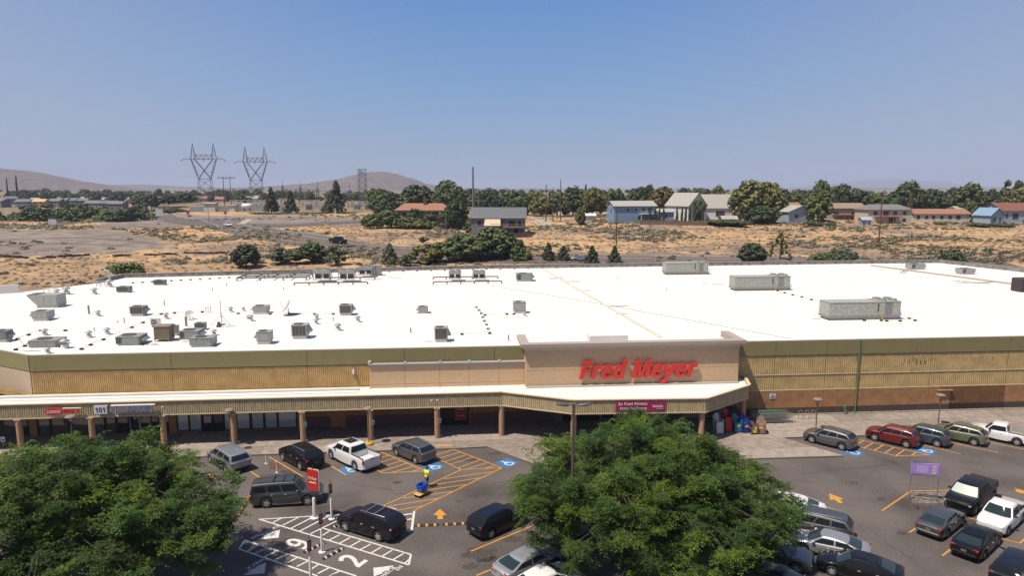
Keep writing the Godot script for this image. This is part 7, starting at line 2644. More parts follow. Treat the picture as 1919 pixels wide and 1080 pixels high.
func build_scrub() -> void:
	# sagebrush over the field: grey green tufts, denser in patches
	var rng := RandomNumberGenerator.new()
	rng.seed = 41
	var dens := FastNoiseLite.new()
	dens.seed = 8
	dens.frequency = 0.018
	dens.fractal_octaves = 3
	var spots := []
	var tries := 0
	while spots.size() < 4200 and tries < 40000:
		tries += 1
		var dd := rng.randf_range(138, 300)
		var x := rng.randf_range(-0.8, 0.8) * dd
		if dens.get_noise_2d(x, dd * 1.8) < rng.randf_range(-0.05, 0.42): continue
		var q := Vector2(x, -dd)
		var skip := false
		for b in bare:
			if Geometry2D.is_point_in_polygon(q, b) and rng.randf() < 0.93: skip = true
		if skip: continue
		spots.append(Vector3(x, land(x, -dd), -dd))
	var mesh := tuft_mesh()
	var sets := [["sagebrush", "grey green sagebrush tufts scattered over the dry field", 0.8, 2.0, Color(0.25, 0.24, 0.185), spots]]
	var grass := []
	for i in 9000:
		var dd := rng.randf_range(135, 290)
		var x := rng.randf_range(-0.8, 0.8) * dd
		var q := Vector2(x, -dd)
		var skip := false
		for b in bare:
			if Geometry2D.is_point_in_polygon(q, b): skip = true
		if not skip: grass.append(Vector3(x, land(x, -dd), -dd))
	sets.append(["dry_grass", "straw coloured dry grass tufts covering the field", 0.35, 0.9, Color(0.40, 0.275, 0.14), grass])
	for s in sets:
		var mm := MultiMesh.new()
		mm.transform_format = MultiMesh.TRANSFORM_3D
		mm.use_colors = true
		mm.mesh = mesh
		mm.instance_count = s[5].size()
		for i in s[5].size():
			var k := rng.randf_range(s[2], s[3])
			var hgt := k * rng.randf_range(0.45, 0.75)
			mm.set_instance_transform(i, Transform3D(Basis(Vector3.UP, rng.randf() * TAU).scaled(Vector3(k, hgt, k)), s[5][i]))
			var c: Color = s[4]
			var f := rng.randf_range(0.65, 1.2)
			mm.set_instance_color(i, Color(c.r * f * rng.randf_range(0.85, 1.15), c.g * f, c.b * f))
		var o := MultiMeshInstance3D.new()
		o.name = s[0]
		o.multimesh = mm
		var lm := leafy("scrub_leaf", 1.0, 1.0, 1.0)
		lm.backlight = lin(0.3, 0.29, 0.24)
		o.material_override = lm
		o.set_meta("kind", "stuff")
		o.set_meta("label", s[1])
		o.set_meta("category", "scrub")
		add_child(o)

func tuft_mesh() -> ArrayMesh:
	var rng := RandomNumberGenerator.new()
	rng.seed = 3
	var m := MB.new()
	m.crease = 0.0
	m.colored = true
	for i in 70:
		var a := rng.randf() * TAU
		var r := sqrt(rng.randf()) * 0.5
		var p := Vector3(cos(a) * r, 0.0, sin(a) * r)
		var h := (1.0 - r * 1.3) * rng.randf_range(0.5, 1.0)
		var tip := p * 1.3 + Vector3(rng.randf_range(-0.1, 0.1), h, rng.randf_range(-0.1, 0.1))
		var w := Vector3(-sin(a + rng.randf()), 0.2, cos(a)).normalized() * 0.11
		var k := rng.randf_range(0.7, 1.25)
		m.tint = Color(k, k, k)
		m.tri(p.lerp(tip, 0.2) - w * 0.5, p.lerp(tip, 0.55) + w, tip)
		m.tri(p.lerp(tip, 0.1), p.lerp(tip, 0.5) + w * 0.9, p.lerp(tip, 0.75) - w)
	# fine twigs catch light from all round: their normals lean upwards
	var arr := m.mesh().surface_get_arrays(0)
	var n: PackedVector3Array = arr[Mesh.ARRAY_NORMAL]
	for i in n.size(): n[i] = (n[i] * (1.0 if n[i].y >= 0.0 else -1.0) * 0.5 + Vector3.UP).normalized()
	arr[Mesh.ARRAY_NORMAL] = n
	var am := ArrayMesh.new()
	am.add_surface_from_arrays(Mesh.PRIMITIVE_TRIANGLES, arr)
	return am

# ------------------------------------------------------------------ houses
func house(called: String, label: String, px: float, dist: float, w: float, d: float, h: float, rise: float, wall: Material, roof: Material, opt := {}) -> Node3D:
	# front looks along local +z; the ridge runs along x unless "gable" is set, then it runs along z
	var p := beyond(px, dist)
	if opt.has("lift"): p.y += opt.lift
	var turn: float = opt.get("turn", 0.0)
	var t := thing(called, label, "house", place(p, turn), opt.get("group", "houses of the estate"))
	var m := MB.new()
	m.crease = 0.0
	m.span(Vector3(-w * 0.5, -2.0, -d * 0.5), Vector3(w * 0.5, h, d * 0.5))
	var ridge_z: bool = opt.get("gable", false)
	var hip: float = opt.get("hip", 0.0)
	var y1 := h + rise
	if hip <= 0.0:
		if ridge_z:
			m.tri(Vector3(-w * 0.5, h, d * 0.5), Vector3(w * 0.5, h, d * 0.5), Vector3(0, y1, d * 0.5))
			m.tri(Vector3(w * 0.5, h, -d * 0.5), Vector3(-w * 0.5, h, -d * 0.5), Vector3(0, y1, -d * 0.5))
		else:
			m.tri(Vector3(w * 0.5, h, d * 0.5), Vector3(w * 0.5, h, -d * 0.5), Vector3(w * 0.5, y1, 0))
			m.tri(Vector3(-w * 0.5, h, -d * 0.5), Vector3(-w * 0.5, h, d * 0.5), Vector3(-w * 0.5, y1, 0))
	var body := part("wall", m, wall, t)
	# roof with overhang and thickness
	var o := 0.5
	m = MB.new()
	m.crease = 0.0
	var W := w * 0.5 + o
	var D := d * 0.5 + o
	var drop := rise * o / ((w if ridge_z else d) * 0.5)
	var e := h - drop
	var th := Vector3(0, 0.16, 0)
	var A := Vector3(-W, e, D)
	var B := Vector3(W, e, D)
	var C := Vector3(W, e, -D)
	var E := Vector3(-W, e, -D)
	var r0 := Vector3(-W + hip, y1, 0)
	var r1 := Vector3(W - hip, y1, 0)
	if ridge_z:
		r0 = Vector3(0, y1, D - hip)
		r1 = Vector3(0, y1, -D + hip)
	for up in [th, Vector3(0, 0.02, 0)]:
		if ridge_z:
			m.quad(B + up, C + up, r1 + up, r0 + up)
			m.quad(E + up, A + up, r0 + up, r1 + up)
			if hip > 0.0:
				m.tri(A + up, B + up, r0 + up)
				m.tri(C + up, E + up, r1 + up)
		else:
			m.quad(A + up, B + up, r1 + up, r0 + up)
			m.quad(C + up, E + up, r0 + up, r1 + up)
			if hip > 0.0:
				m.tri(B + up, C + up, r1 + up)
				m.tri(E + up, A + up, r0 + up)
	var lo := Vector3(0, 0.02, 0)
	for pr in [[A, B], [B, C], [C, E], [E, A]]:
		m.quad(pr[0] + lo, pr[1] + lo, pr[1] + th, pr[0] + th)
	if hip <= 0.0:
		for q in ([[A, r0, B], [C, r1, E]] if ridge_z else [[B, r1, C], [E, r0, A]]):
			m.quad(q[0] + lo, q[1] + lo, q[1] + th, q[0] + th)
			m.quad(q[1] + lo, q[2] + lo, q[2] + th, q[1] + th)
	var rf := part("roof", m, roof, t)
	if opt.has("chimney"):
		var c: Array = opt.chimney
		part("chimney", boxes([[c[0], h + rise * 0.75 + c[2] * 0.5, c[1], 0.9, c[2], 0.7]]), opt.get("brick", wall), rf)
	var dark := M("house_glass", 0.024, 0.028, 0.0336, 0.1)
	var frame := M("house_frame", 0.48, 0.48, 0.48, 0.6)
	for q in opt.get("windows", []):       # [x, y, width, height]
		var wn := part("window", boxes([[q[0], q[1], d * 0.5 + 0.03, q[2] + 0.2, q[3] + 0.2, 0.08]]), frame, t)
		part("pane", boxes([[q[0], q[1], d * 0.5 + 0.08, q[2], q[3], 0.03]]), dark, wn)
	for q in opt.get("side_windows", []):  # on the -x side: [z, y, width, height]
		var wn := part("window", boxes([[-w * 0.5 - 0.03, q[1], q[0], 0.08, q[3] + 0.2, q[2] + 0.2]]), frame, t)
		part("pane", boxes([[-w * 0.5 - 0.08, q[1], q[0], 0.03, q[3], q[2]]]), dark, wn)
	for q in opt.get("doors", []):
		part("door", boxes([[q[0], q[2] * 0.5, d * 0.5 + 0.05, q[1], q[2], 0.1]]), opt.get("door", frame), t)
	if opt.has("deck"):                    # [x0, x1, y, depth]
		var k: Array = opt.deck
		var timber: Material = opt.get("timber", M("deck_timber", 0.16, 0.104, 0.072, 0.8))
		var dk := part("deck", boxes([[(k[0] + k[1]) * 0.5, k[2], d * 0.5 + k[3] * 0.5, k[1] - k[0], 0.2, k[3]]]), timber, t)
		var n := maxi(2, int((k[1] - k[0]) / 3.0))
		for i in n + 1: part("deck_post", boxes([[lerpf(k[0] + 0.1, k[1] - 0.1, float(i) / n), k[2] * 0.5 - 1.0, d * 0.5 + k[3] - 0.15, 0.18, k[2] + 2.0, 0.18]]), timber, dk)
		var rl := MB.new()
		rl.crease = 0.0
		rl.box(Vector3((k[0] + k[1]) * 0.5, k[2] + 1.05, d * 0.5 + k[3] - 0.08), Vector3(k[1] - k[0], 0.1, 0.1))
		var c := int((k[1] - k[0]) / 0.45)
		for i in c + 1: rl.box(Vector3(lerpf(k[0], k[1], float(i) / c), k[2] + 0.55, d * 0.5 + k[3] - 0.08), Vector3(0.07, 1.0, 0.07))
		part("railing", rl, timber, dk)
	return t

func build_houses() -> void:
	var sky_blue := M("siding_blue", 0.152, 0.248, 0.368, 0.8)
	var pale_blue := M("siding_pale_blue", 0.272, 0.328, 0.384, 0.8)
	var white := M("siding_white", 0.544, 0.544, 0.544, 0.8)
	var cream := M("siding_cream", 0.44, 0.376, 0.304, 0.8)
	var grey := M("siding_grey", 0.128, 0.132, 0.14, 0.8)
	var beige := M("siding_beige", 0.336, 0.296, 0.256, 0.8)
	var shingle := M("shingle_grey", 0.16, 0.16, 0.164, 0.9, 0.0, "grain", 4.0)
	var light_sh := M("shingle_light", 0.336, 0.328, 0.304, 0.9, 0.0, "grain", 4.0)
	var rust := M("shingle_rust", 0.288, 0.144, 0.096, 0.9, 0.0, "grain", 4.0)
	var redbrown := M("shingle_redbrown", 0.192, 0.076, 0.056, 0.9, 0.0, "grain", 4.0)
	var slate := M("shingle_slate", 0.12, 0.132, 0.152, 0.9, 0.0, "grain", 4.0)
	var brick := M("chimney_brick", 0.128, 0.056, 0.04, 0.9)
	house("ranch_house", "house with a rust red roof, dark brick chimney and a balcony behind bushes", 795, 252, 19.0, 10, 5.0, 2.2, M("siding_tan", 0.272, 0.2, 0.144, 0.8), rust, {"hip": 3.0, "chimney": [0.5, 1.0, 3.0], "brick": brick, "windows": [[4.5, 3.6, 3.0, 1.5], [-6.0, 3.4, 2.2, 1.6], [4.0, 1.0, 3.0, 1.6]], "deck": [1.5, 9.5, 2.4, 1.8]})
	var t := house("grey_house", "grey two storey house with a big slate roof and a cream awning", 935, 216, 16.5, 10.5, 5.4, 2.9, grey, slate, {"windows": [[-5.8, 3.9, 1.4, 1.5], [4.3, 3.8, 2.2, 1.6], [6.6, 3.8, 1.2, 1.6], [-4.6, 1.2, 2.4, 1.8], [1.0, 1.1, 2.4, 1.8], [5.2, 1.2, 2.2, 2.0]], "deck": [-2.2, 8.2, 2.5, 2.0], "turn": -0.03})
	var m := MB.new()
	m.crease = 0.0
	m.quad(Vector3(-4.2, 3.1, 7.6), Vector3(0.9, 3.1, 7.6), Vector3(0.7, 5.3, 5.4), Vector3(-4.0, 5.3, 5.4))
	m.quad(Vector3(0.9, 3.05, 7.6), Vector3(-4.2, 3.05, 7.6), Vector3(-4.0, 5.25, 5.4), Vector3(0.7, 5.25, 5.4))
	part("awning", m, M("awning_cream", 0.48, 0.4, 0.288, 0.8), t)
	part("upper_roof", boxes([[3.6, 8.0, -1.2, 6.0, 0.9, 3.0]]), slate, t)
	house("blue_house", "bright blue two storey house with a white deck stair", 1182, 258, 16.0, 9.0, 5.6, 1.7, sky_blue, light_sh, {"turn": 0.16, "windows": [[-2.8, 4.2, 1.0, 1.0], [0.2, 4.2, 0.9, 1.0], [3.2, 4.2, 1.2, 1.3], [5.6, 4.0, 1.6, 1.8], [1.5, 1.4, 1.2, 1.2]], "deck": [1.5, 8.0, 2.7, 2.4], "timber": M("deck_white", 0.44, 0.44, 0.44, 0.8), "side_windows": [[1.0, 3.8, 1.2, 1.2]]})
	house("blue_annex", "small blue annex with a light roof beside the bright blue house", 1236, 262, 9.0, 7.0, 3.2, 1.0, sky_blue, light_sh, {"windows": [[1.5, 1.7, 1.2, 1.2]]})
	house("white_house", "tall white gabled house with a steep light roof", 1284, 268, 9.5, 12.0, 5.4, 4.6, white, light_sh, {"gable": true, "turn": 0.55, "windows": [[0, 7.0, 1.2, 1.2], [-1.5, 3.0, 1.2, 1.4]]})
	house("white_wing", "long light roofed wing of the white gabled house", 1325, 272, 17.0, 9.0, 5.0, 4.8, white, light_sh, {"turn": -0.1, "windows": [[4.0, 2.6, 3.4, 2.0]], "deck": [3.0, 8.5, 1.6, 1.6]})
	house("slate_house", "low grey house with a slate roof behind the tent pavilion", 1362, 285, 13.0, 9, 3.6, 2.0, beige, slate, {"windows": [[-2, 2.0, 1.4, 1.2], [2.5, 2.0, 1.4, 1.2]]})
	house("small_white_house", "small white gabled cottage left of the huge olive tree", 1394, 268, 6.5, 8, 3.2, 1.9, white, redbrown, {"gable": true, "turn": -0.3, "windows": [[0, 1.8, 1.4, 1.2]]})
	house("pale_blue_gable", "pale grey blue gabled house with a brown roof behind trees", 1486, 262, 12.0, 9, 3.6, 2.2, pale_blue, light_sh, {"gable": true, "turn": 0.3, "windows": [[-2.5, 2.0, 1.5, 1.3], [2.5, 2.0, 1.5, 1.3]]})
	house("brown_roof_house", "house with a pinkish brown roof behind the huge olive tree", 1462, 285, 13.0, 9, 3.8, 2.0, cream, rust, {"windows": [[3.0, 2.0, 2.0, 1.3]]})
	house("beige_house", "beige house with a tan roof and a red timber terrace", 1574, 275, 15.0, 9, 4.6, 1.8, beige, M("shingle_tan", 0.256, 0.192, 0.136, 0.9, 0.0, "grain", 4.0), {"windows": [[-4, 2.6, 2.0, 1.4], [3, 2.6, 2.4, 1.4]], "deck": [-5.5, 6.0, 2.0, 2.4], "timber": M("deck_red", 0.208, 0.08, 0.048, 0.8)})
	house("grey_roof_house", "cream two storey house with a grey hip roof and a timber deck", 1652, 258, 16.5, 9, 5.0, 1.7, cream, shingle, {"hip": 3.0, "windows": [[-5.5, 3.7, 1.4, 1.2], [-1.5, 3.7, 2.2, 1.5], [2.0, 3.7, 1.4, 1.3], [5.6, 3.7, 1.3, 1.3], [5.6, 1.2, 1.3, 1.2], [1.0, 1.2, 2.6, 1.8]], "deck": [-5.8, 3.6, 2.4, 2.0], "timber": M("deck_red", 0.208, 0.08, 0.048), "turn": 0.05})
	house("long_house", "long low cream house with a rust red roof", 1752, 262, 20.0, 8, 3.0, 1.6, M("siding_light_cream", 0.48, 0.424, 0.352, 0.8), rust, {"windows": [[-8.5, 1.7, 1.2, 1.3], [-5.5, 1.7, 1.2, 1.2], [-3.0, 1.7, 1.2, 1.2], [0, 1.7, 1.2, 1.2], [3.0, 1.7, 1.2, 1.2], [6.0, 1.7, 1.6, 1.4]], "turn": -0.06})
	house("lake_blue_house", "pale blue house with a red brown roof and a grey terrace", 1905, 258, 22.0, 11, 4.4, 2.6, pale_blue, redbrown, {"windows": [[-9.4, 2.6, 1.2, 1.4], [-6.0, 2.4, 2.4, 2.2], [-2.0, 2.8, 1.2, 1.2], [2.0, 2.8, 2.0, 1.4]], "deck": [-3.0, 10.0, 1.0, 2.4], "timber": M("deck_grey", 0.24, 0.24, 0.248, 0.8), "turn": 0.1})
	house("blue_porch", "small pale blue gabled porch wing of the red brown roofed house", 1850, 252, 6.0, 7, 3.4, 2.4, pale_blue, sky_blue, {"gable": true, "windows": [[-1.2, 1.8, 1.0, 1.5], [1.2, 1.8, 1.0, 1.5]], "turn": 0.25})
	house("garage", "low white garage behind the bright green tree", 1800, 300, 8.0, 7, 2.8, 1.2, white, light_sh, {"windows": [[0, 1.5, 1.4, 1.0]]})
	# small buildings by the fence
	house("garden_shed", "small white garden shed with a pale roof at the fence end", 1196 + 168, 248, 5.0, 3.5, 2.4, 0.9, white, light_sh, {"group": "sheds", "doors": [[0, 1.2, 1.9]]})
	house("blue_shed", "small pale blue shed on the slope below the terrace", 1620, 246, 3.0, 2.5, 2.0, 0.7, pale_blue, pale_blue, {"group": "sheds", "doors": [[0, 0.9, 1.7]]})
	house("white_shed", "small white shed among bushes left of the blue house", 1104, 262, 4.0, 3.0, 2.2, 0.6, white, white, {"group": "sheds", "doors": [[0.5, 1.0, 1.8]]})
	# board fence along the gardens
	var a := beyond(1198, 243)
	var b := beyond(1325, 243)
	t = thing("board_fence", "weathered brown board fence below the cypresses", "fence", place(a))
	var wood := [M("board_a", 0.16, 0.12, 0.092, 0.9), M("board_b", 0.128, 0.096, 0.076, 0.9)]
	var n := 44
	for i in n:
		var q := a.lerp(b, (i + 0.5) / n)
		var g := land(q.x, q.z) - a.y
		part("board_panel", boxes([[q.x - a.x, g + 0.75, q.z - a.z, (b.x - a.x) / n - 0.05, 1.9, 0.06]]), wood[i % 2], t)
	a = beyond(903, 207)
	b = beyond(998, 207)
	t = thing("garden_fence", "dark brown board fence in front of the grey house", "fence", place(a))
	for i in 26:
		var q := a.lerp(b, (i + 0.5) / 26.0)
		part("board_panel", boxes([[q.x - a.x, land(q.x, q.z) - a.y + 0.6, q.z - a.z, (b.x - a.x) / 26 - 0.04, 1.7, 0.06]]), M("board_dark", 0.068, 0.04, 0.0336, 0.9), t)
	a = beyond(820, 236)
	b = beyond(870, 232)
	t = thing("garden_fence", "dark brown board fence beside the red roofed house", "fence", place(a))
	for i in 14:
		var q := a.lerp(b, (i + 0.5) / 14.0)
		part("board_panel", boxes([[q.x - a.x, land(q.x, q.z) - a.y + 0.7, q.z - a.z, (b.x - a.x) / 14 - 0.04, 1.9, 0.06]]), M("board_dark", 0.068, 0.04, 0.0336), t)
	# rows of far houses on the left
	var rng := RandomNumberGenerator.new()
	rng.seed = 15
	var rows := [[4, 600, grey, shingle], [26, 640, grey, slate], [48, 600, M("siding_dusk", 0.176, 0.184, 0.2, 0.8), shingle], [78, 590, M("siding_ochre", 0.44, 0.304, 0.128, 0.8), M("shingle_ochre", 0.44, 0.336, 0.176, 0.9)], [108, 600, grey, shingle], [122, 604, grey, shingle], [138, 606, M("siding_dusk", 0.176, 0.184, 0.2), slate], [154, 606, grey, shingle], [176, 560, grey, shingle], [190, 558, M("siding_dusk", 0.176, 0.184, 0.2), shingle], [207, 555, grey, slate], [222, 552, grey, shingle], [60, 700, beige, light_sh], [124, 740, cream, rust], [160, 760, white, light_sh], [188, 720, beige, light_sh], [232, 700, cream, light_sh], [272, 640, white, light_sh], [338, 560, cream, light_sh], [352, 600, white, light_sh], [384, 640, beige, rust], [408, 620, cream, rust], [438, 640, cream, rust], [465, 620, white, light_sh], [452, 690, beige, light_sh], [480, 720, white, light_sh], [372, 720, beige, light_sh], [300, 740, cream, rust], [255, 760, beige, light_sh]]
	for i in rows.size():
		var r: Array = rows[i]
		var two: bool = i < 12
		house("far_house", "small distant %s house beyond the wooded hollow" % ("two storey grey" if two and i != 3 else "two storey ochre" if i == 3 else "single storey pale"), r[0], r[1], rng.randf_range(9, 13) if two else rng.randf_range(14, 20), 9, 5.2 if two else 2.8, 2.0, r[2], r[3], {"group": "distant houses beyond the hollow", "turn": rng.randf_range(-0.3, 0.3), "windows": [[-2.5, 1.6, 1.6, 1.4], [2.5, 1.6, 1.6, 1.4]] + ([[-2.5, 4.2, 1.6, 1.2], [2.5, 4.2, 1.6, 1.2]] if two else [])})

# ------------------------------------------------------------------ power lines, poles and the substation
func beam(m: MB, a: Vector3, b: Vector3, r: float) -> void:
	m.tube(a, b, r, r, 4, false)

func pylon(px: float, dist: float, label: String) -> void:
	var p := beyond(px, dist)
	var steel := M("pylon_steel", 0.104, 0.108, 0.116, 0.6, 0.3)
	var t := thing("transmission_tower", label, "pylon", place(p, 0.12), "lattice transmission towers")
	var H := 40.0
	var r := 0.17
	# lower body: four legs to a waist, then two raked masts that carry the bridge
	var m := MB.new()
	m.crease = 0.0
	for sx in [-1, 1]:
		for sz in [-1, 1]:
			beam(m, Vector3(sx * 4.6, 0, sz * 4.0), Vector3(sx * 4.0, 18.0, sz * 1.4), r)
	for y in [6.0, 12.0, 18.0]:
		var w := lerpf(4.6, 4.0, y / 18.0)
		var d := lerpf(4.0, 1.4, y / 18.0)
		for sz in [-1, 1]: beam(m, Vector3(-w, y, sz * d), Vector3(w, y, sz * d), r * (1.3 if y == 18.0 else 0.6))
		for sx in [-1, 1]:
			beam(m, Vector3(sx * w, y, -d), Vector3(sx * w, y, d), r * 0.6)
		var y0: float = y - 6.0
		var w0 := lerpf(4.6, 4.0, y0 / 18.0)
		var d0 := lerpf(4.0, 1.4, y0 / 18.0)
		for sz in [-1, 1]:
			beam(m, Vector3(-w0, y0, sz * d0), Vector3(w, y, sz * d), r * 0.55)
			beam(m, Vector3(w0, y0, sz * d0), Vector3(-w, y, sz * d), r * 0.55)
	part("leg_lattice", m, steel, t)
	m = MB.new()
	m.crease = 0.0
	for sz in [-1, 1]:
		var z: float = 0.8 * sz
		for sx in [-1, 1]:
			beam(m, Vector3(sx * 4.0, 18.0, z), Vector3(sx * 8.2, 31.0, z), r)
			beam(m, Vector3(sx * 4.0, 18.0, z), Vector3(-sx * 5.8, 31.0, z), r)
			for y in [20.5, 22.5, 25.0, 28.0]:
				var xo := lerpf(4.0, 8.2, (y - 18.0) / 13.0)
				var xi := lerpf(4.0, -5.8, (y - 18.0) / 13.0)
				if y < 24.0: beam(m, Vector3(sx * xo, y, z), Vector3(sx * xi, y, z), r * 0.5)
				var y2: float = y + 2.5
				var xo2 := lerpf(4.0, 8.2, (y2 - 18.0) / 13.0)
				beam(m, Vector3(sx * lerpf(4.0, 5.8, (y - 18.0) / 13.0), y, z), Vector3(sx * xo2, y2, z), r * 0.45)
		beam(m, Vector3(-10.0, 31.0, z), Vector3(10.0, 31.0, z), r * 1.2)
		beam(m, Vector3(-6.5, 34.0, z), Vector3(6.5, 34.0, z), r * 0.7)
		for k in 8:
			var x := -6.5 + k * 1.625
			beam(m, Vector3(x, 34.0 if k % 2 else 31.0, z), Vector3(x + 1.625, 31.0 if k % 2 else 34.0, z), r * 0.55)
	part("bridge_lattice", m, steel, t)
	for sx in [-1, 1]:
		m = MB.new()
		m.crease = 0.0
		for q in [[-1.6, -0.8], [1.6, -0.8], [-1.6, 0.8], [1.6, 0.8]]:
			beam(m, Vector3(sx * 6.8 + q[0], 31.0, q[1]), Vector3(sx * 6.6, H + 1.5, 0), r * 0.75)
		for y in [34.0, 37.0]:
			var k: float = 1.6 * (1.0 - (y - 31.0) / 10.5)
			beam(m, Vector3(sx * 6.75 - k, y, 0), Vector3(sx * 6.75 + k, y, 0), r * 0.5)
			beam(m, Vector3(sx * 6.75 - k * 1.5, y - 3.0, 0), Vector3(sx * 6.75 + k, y, 0), r * 0.4)
		part("peak", m, steel, t)
		m = MB.new()
		m.crease = 0.0
		beam(m, Vector3(sx * 8.5, 31.0, 0), Vector3(sx * 13.0, 31.0, 0), r)
		beam(m, Vector3(sx * 8.0, 32.6, 0), Vector3(sx * 13.0, 31.0, 0), r * 0.6)
		part("arm", m, steel, t)
	for x in [-13.0, 0.0, 13.0]:
		m = MB.new()
		m.tube(Vector3(x, 31.0, 0), Vector3(x * 1.12, 29.6, 0.6), 0.22, 0.22, 6)
		part("insulator", m, M("insulator_dark", 0.048, 0.044, 0.044, 0.5), t)

func pole(px: float, ytop: float, dist: float, r: float, m: Material, label: String, group: String, arms: Array = [], called := "utility_pole") -> Node3D:
	var p := beyond(px, dist)
	var d := ray(px, ytop)
	var h := EYE + d.y * (dist / -d.z) - p.y
	var t := thing(called, label, "pole", place(p), group)
	var mb := MB.new()
	mb.tube(Vector3(0, -0.5, 0), Vector3(0, h, 0), r, r * 0.7, 8)
	part("pole", mb, m, t)
	for a in arms:
		part("crossarm", boxes([[0, h - a[0], 0, a[1], 0.22, 0.2]]), m, t)
		for s in [-1, 0, 1]:
			mb = MB.new()
			mb.tube(Vector3(s * a[1] * 0.45, h - a[0] + 0.1, 0), Vector3(s * a[1] * 0.45, h - a[0] + 0.45, 0), 0.08, 0.05, 5)
			part("insulator", mb, M("insulator_dark", 0.048, 0.044, 0.044), t)
	return t

func build_power_lines() -> void:
	pylon(388, 468, "lattice transmission tower with two peaks, taller in view, left of the twin wooden poles")
	pylon(483, 500, "lattice transmission tower with two peaks standing right of the twin wooden poles")
	var wood := M("pole_wood", 0.068, 0.044, 0.0336, 0.9)
	var steel := M("pole_steel", 0.16, 0.172, 0.18, 0.5, 0.4)
	# two-pole frame between the towers
	var p := beyond(428, 430)
	var t := thing("h_frame", "two dark wooden poles joined by a crossarm between the lattice towers", "pole frame", place(p))
	var m := MB.new()
	for x in [-2.0, 2.2]:
		m = MB.new()
		m.tube(Vector3(x, 0, 0), Vector3(x, 18.3, 0), 0.24, 0.18, 7)
		part("pole", m, wood, t)
	part("crossarm", boxes([[0, 17.6, 0, 10.0, 0.4, 0.3]]), wood, t)
	for x in [-5.0, 0.0, 5.0]:
		m = MB.new()
		m.tube(Vector3(x, 17.5, 0), Vector3(x * 1.1, 16.2 if x == 0 else 17.0, 0), 0.2, 0.2, 5)
		part("insulator", m, M("insulator_dark", 0.048, 0.044, 0.044), t)
	# frame with a third, guyed pole behind the grey house
	var guy := "wooden poles behind the grey house"
	pole(1023, 346, 262, 0.2, wood, "wooden pole at the left end of the pole frame", guy, [[2.2, 6.0]])
	pole(1036, 352, 262, 0.17, wood, "thinner wooden pole in the middle of the pole frame", guy)
	t = pole(1050, 336, 262, 0.2, wood, "tall guyed wooden pole at the right end of the pole frame", guy)
	m = MB.new()
	for k in 3: m.tube(Vector3(0, 12.0 - k * 3, 0), Vector3(6.0 + k * 0.5, 0.2, 0.5), 0.03, 0.03, 4)
	m.tube(Vector3(0, 8, 0), Vector3(-3, 0.3, 0), 0.03, 0.03, 4)
	part("guy_wire", m, M("wire_pale", 0.4, 0.384, 0.368), t)
	pole(887, 313, 300, 0.5, steel, "tall plain steel monopole behind the grey house", "steel poles", [], "monopole")
	pole(897, 360, 300, 0.2, steel, "short steel pole beside the tall monopole", "steel poles")
	pole(942, 355, 320, 0.2, wood, "wooden pole behind the grey house roof", "poles of the estate", [[0.8, 2.4]])
	pole(1001, 353, 330, 0.2, wood, "wooden pole among the trees", "poles of the estate")
	pole(1155, 392, 188, 0.17, M("pole_redwood", 0.08, 0.04, 0.032, 0.9), "red brown wooden pole standing in the dry field before the blue house", "poles in the field")
	pole(1647, 360, 192, 0.19, M("pole_redwood", 0.08, 0.04, 0.032), "tall red brown wooden pole with a crossarm in the dry field", "poles in the field", [[0.3, 2.6]])
	pole(836, 394, 200, 0.09, steel, "thin grey lamp pole beside the road below the red roofed house", "lamp poles along the road")
	pole(233, 368, 420, 0.3, wood, "dark wooden pole above the hollow", "poles beyond the plateau")
	# thin street lamps
	for a in [[1177, 424, 176], [1423, 425, 178], [1706, 465, 172]]:
		t = pole(a[0], a[1], a[2], 0.06, steel, "thin curved street lamp pole standing by the road behind the store", "street lamps behind the store", [], "street_lamp")
	for a in [[611, 372, 252, true], [392, 385, 268, false], [663, 368, 330, true]]:
		t = pole(a[0], a[1], a[2], 0.1, steel, "slim grey street lamp on the curving road" if not a[3] else "slim street lamp with a small amber head near the conifers", "street lamps on the curving road", [], "street_lamp")
		if a[3]:
			var d := ray(a[0], a[1])
			var h: float = EYE + d.y * (a[2] / -d.z) - t.position.y
			part("head", boxes([[0.3, h, 0, 0.9, 0.25, 0.4]]), M("lamp_amber", 0.4, 0.176, 0.048, 0.5), t)
	# small road signs
	for a in [[354, 413, 268, "red"], [424, 413, 272, "red"], [612, 434, 212, "yellow"]]:
		p = beyond(a[0], a[2])
		t = thing("road_sign", "small %s road sign on a post %s" % [a[3], "at the crossing" if a[3] == "red" else "beside the curving road"], "sign", place(p), "road signs")
		part("post", boxes([[0, 1.2, 0, 0.1, 2.4, 0.1]]), steel, t)
		m = MB.new()
		m.lathe(Vector3.ZERO, [[0.0, 0.0], [0.62, 0.0], [0.62, 0.05], [0.0, 0.05]], 8 if a[3] == "red" else 4)
		part("plate", m, M("sign_" + a[3], 0.32 if a[3] == "red" else 0.62, 0.03 if a[3] == "red" else 0.36, 0.03, 0.5), t, Transform3D(Basis(Vector3.RIGHT, PI / 2), Vector3(0, 2.7, 0.08)))
	for a in [[100, 431, 232, 3.4, 1.7, "white board on two dark posts on the gravel plateau"], [300, 398, 300, 4.0, 3.2, "grey board on posts beyond the plateau edge"]]:
		p = beyond(a[0], a[2])
		t = thing("sign_board", a[5], "sign", place(p))
		part("board", boxes([[0, 2.6, 0, a[3] * 0.8, a[4], 0.12]]), M("board_face", 0.4, 0.424, 0.464, 0.6), t)
		for s in [-1, 1]: part("post", boxes([[s * a[3] * 0.36, 1.3, -0.1, 0.15, 2.6, 0.15]]), wood, t)
	# substation: wall, shed, tank, gantries and bus work
	var zinc := M("galvanised", 0.32, 0.328, 0.336, 0.5, 0.4)
	var a0 := beyond(357, 345)
	var b0 := beyond(560, 345)
	t = thing("screen_fence", "long pale blue grey screen fence before the substation", "fence", place(a0))
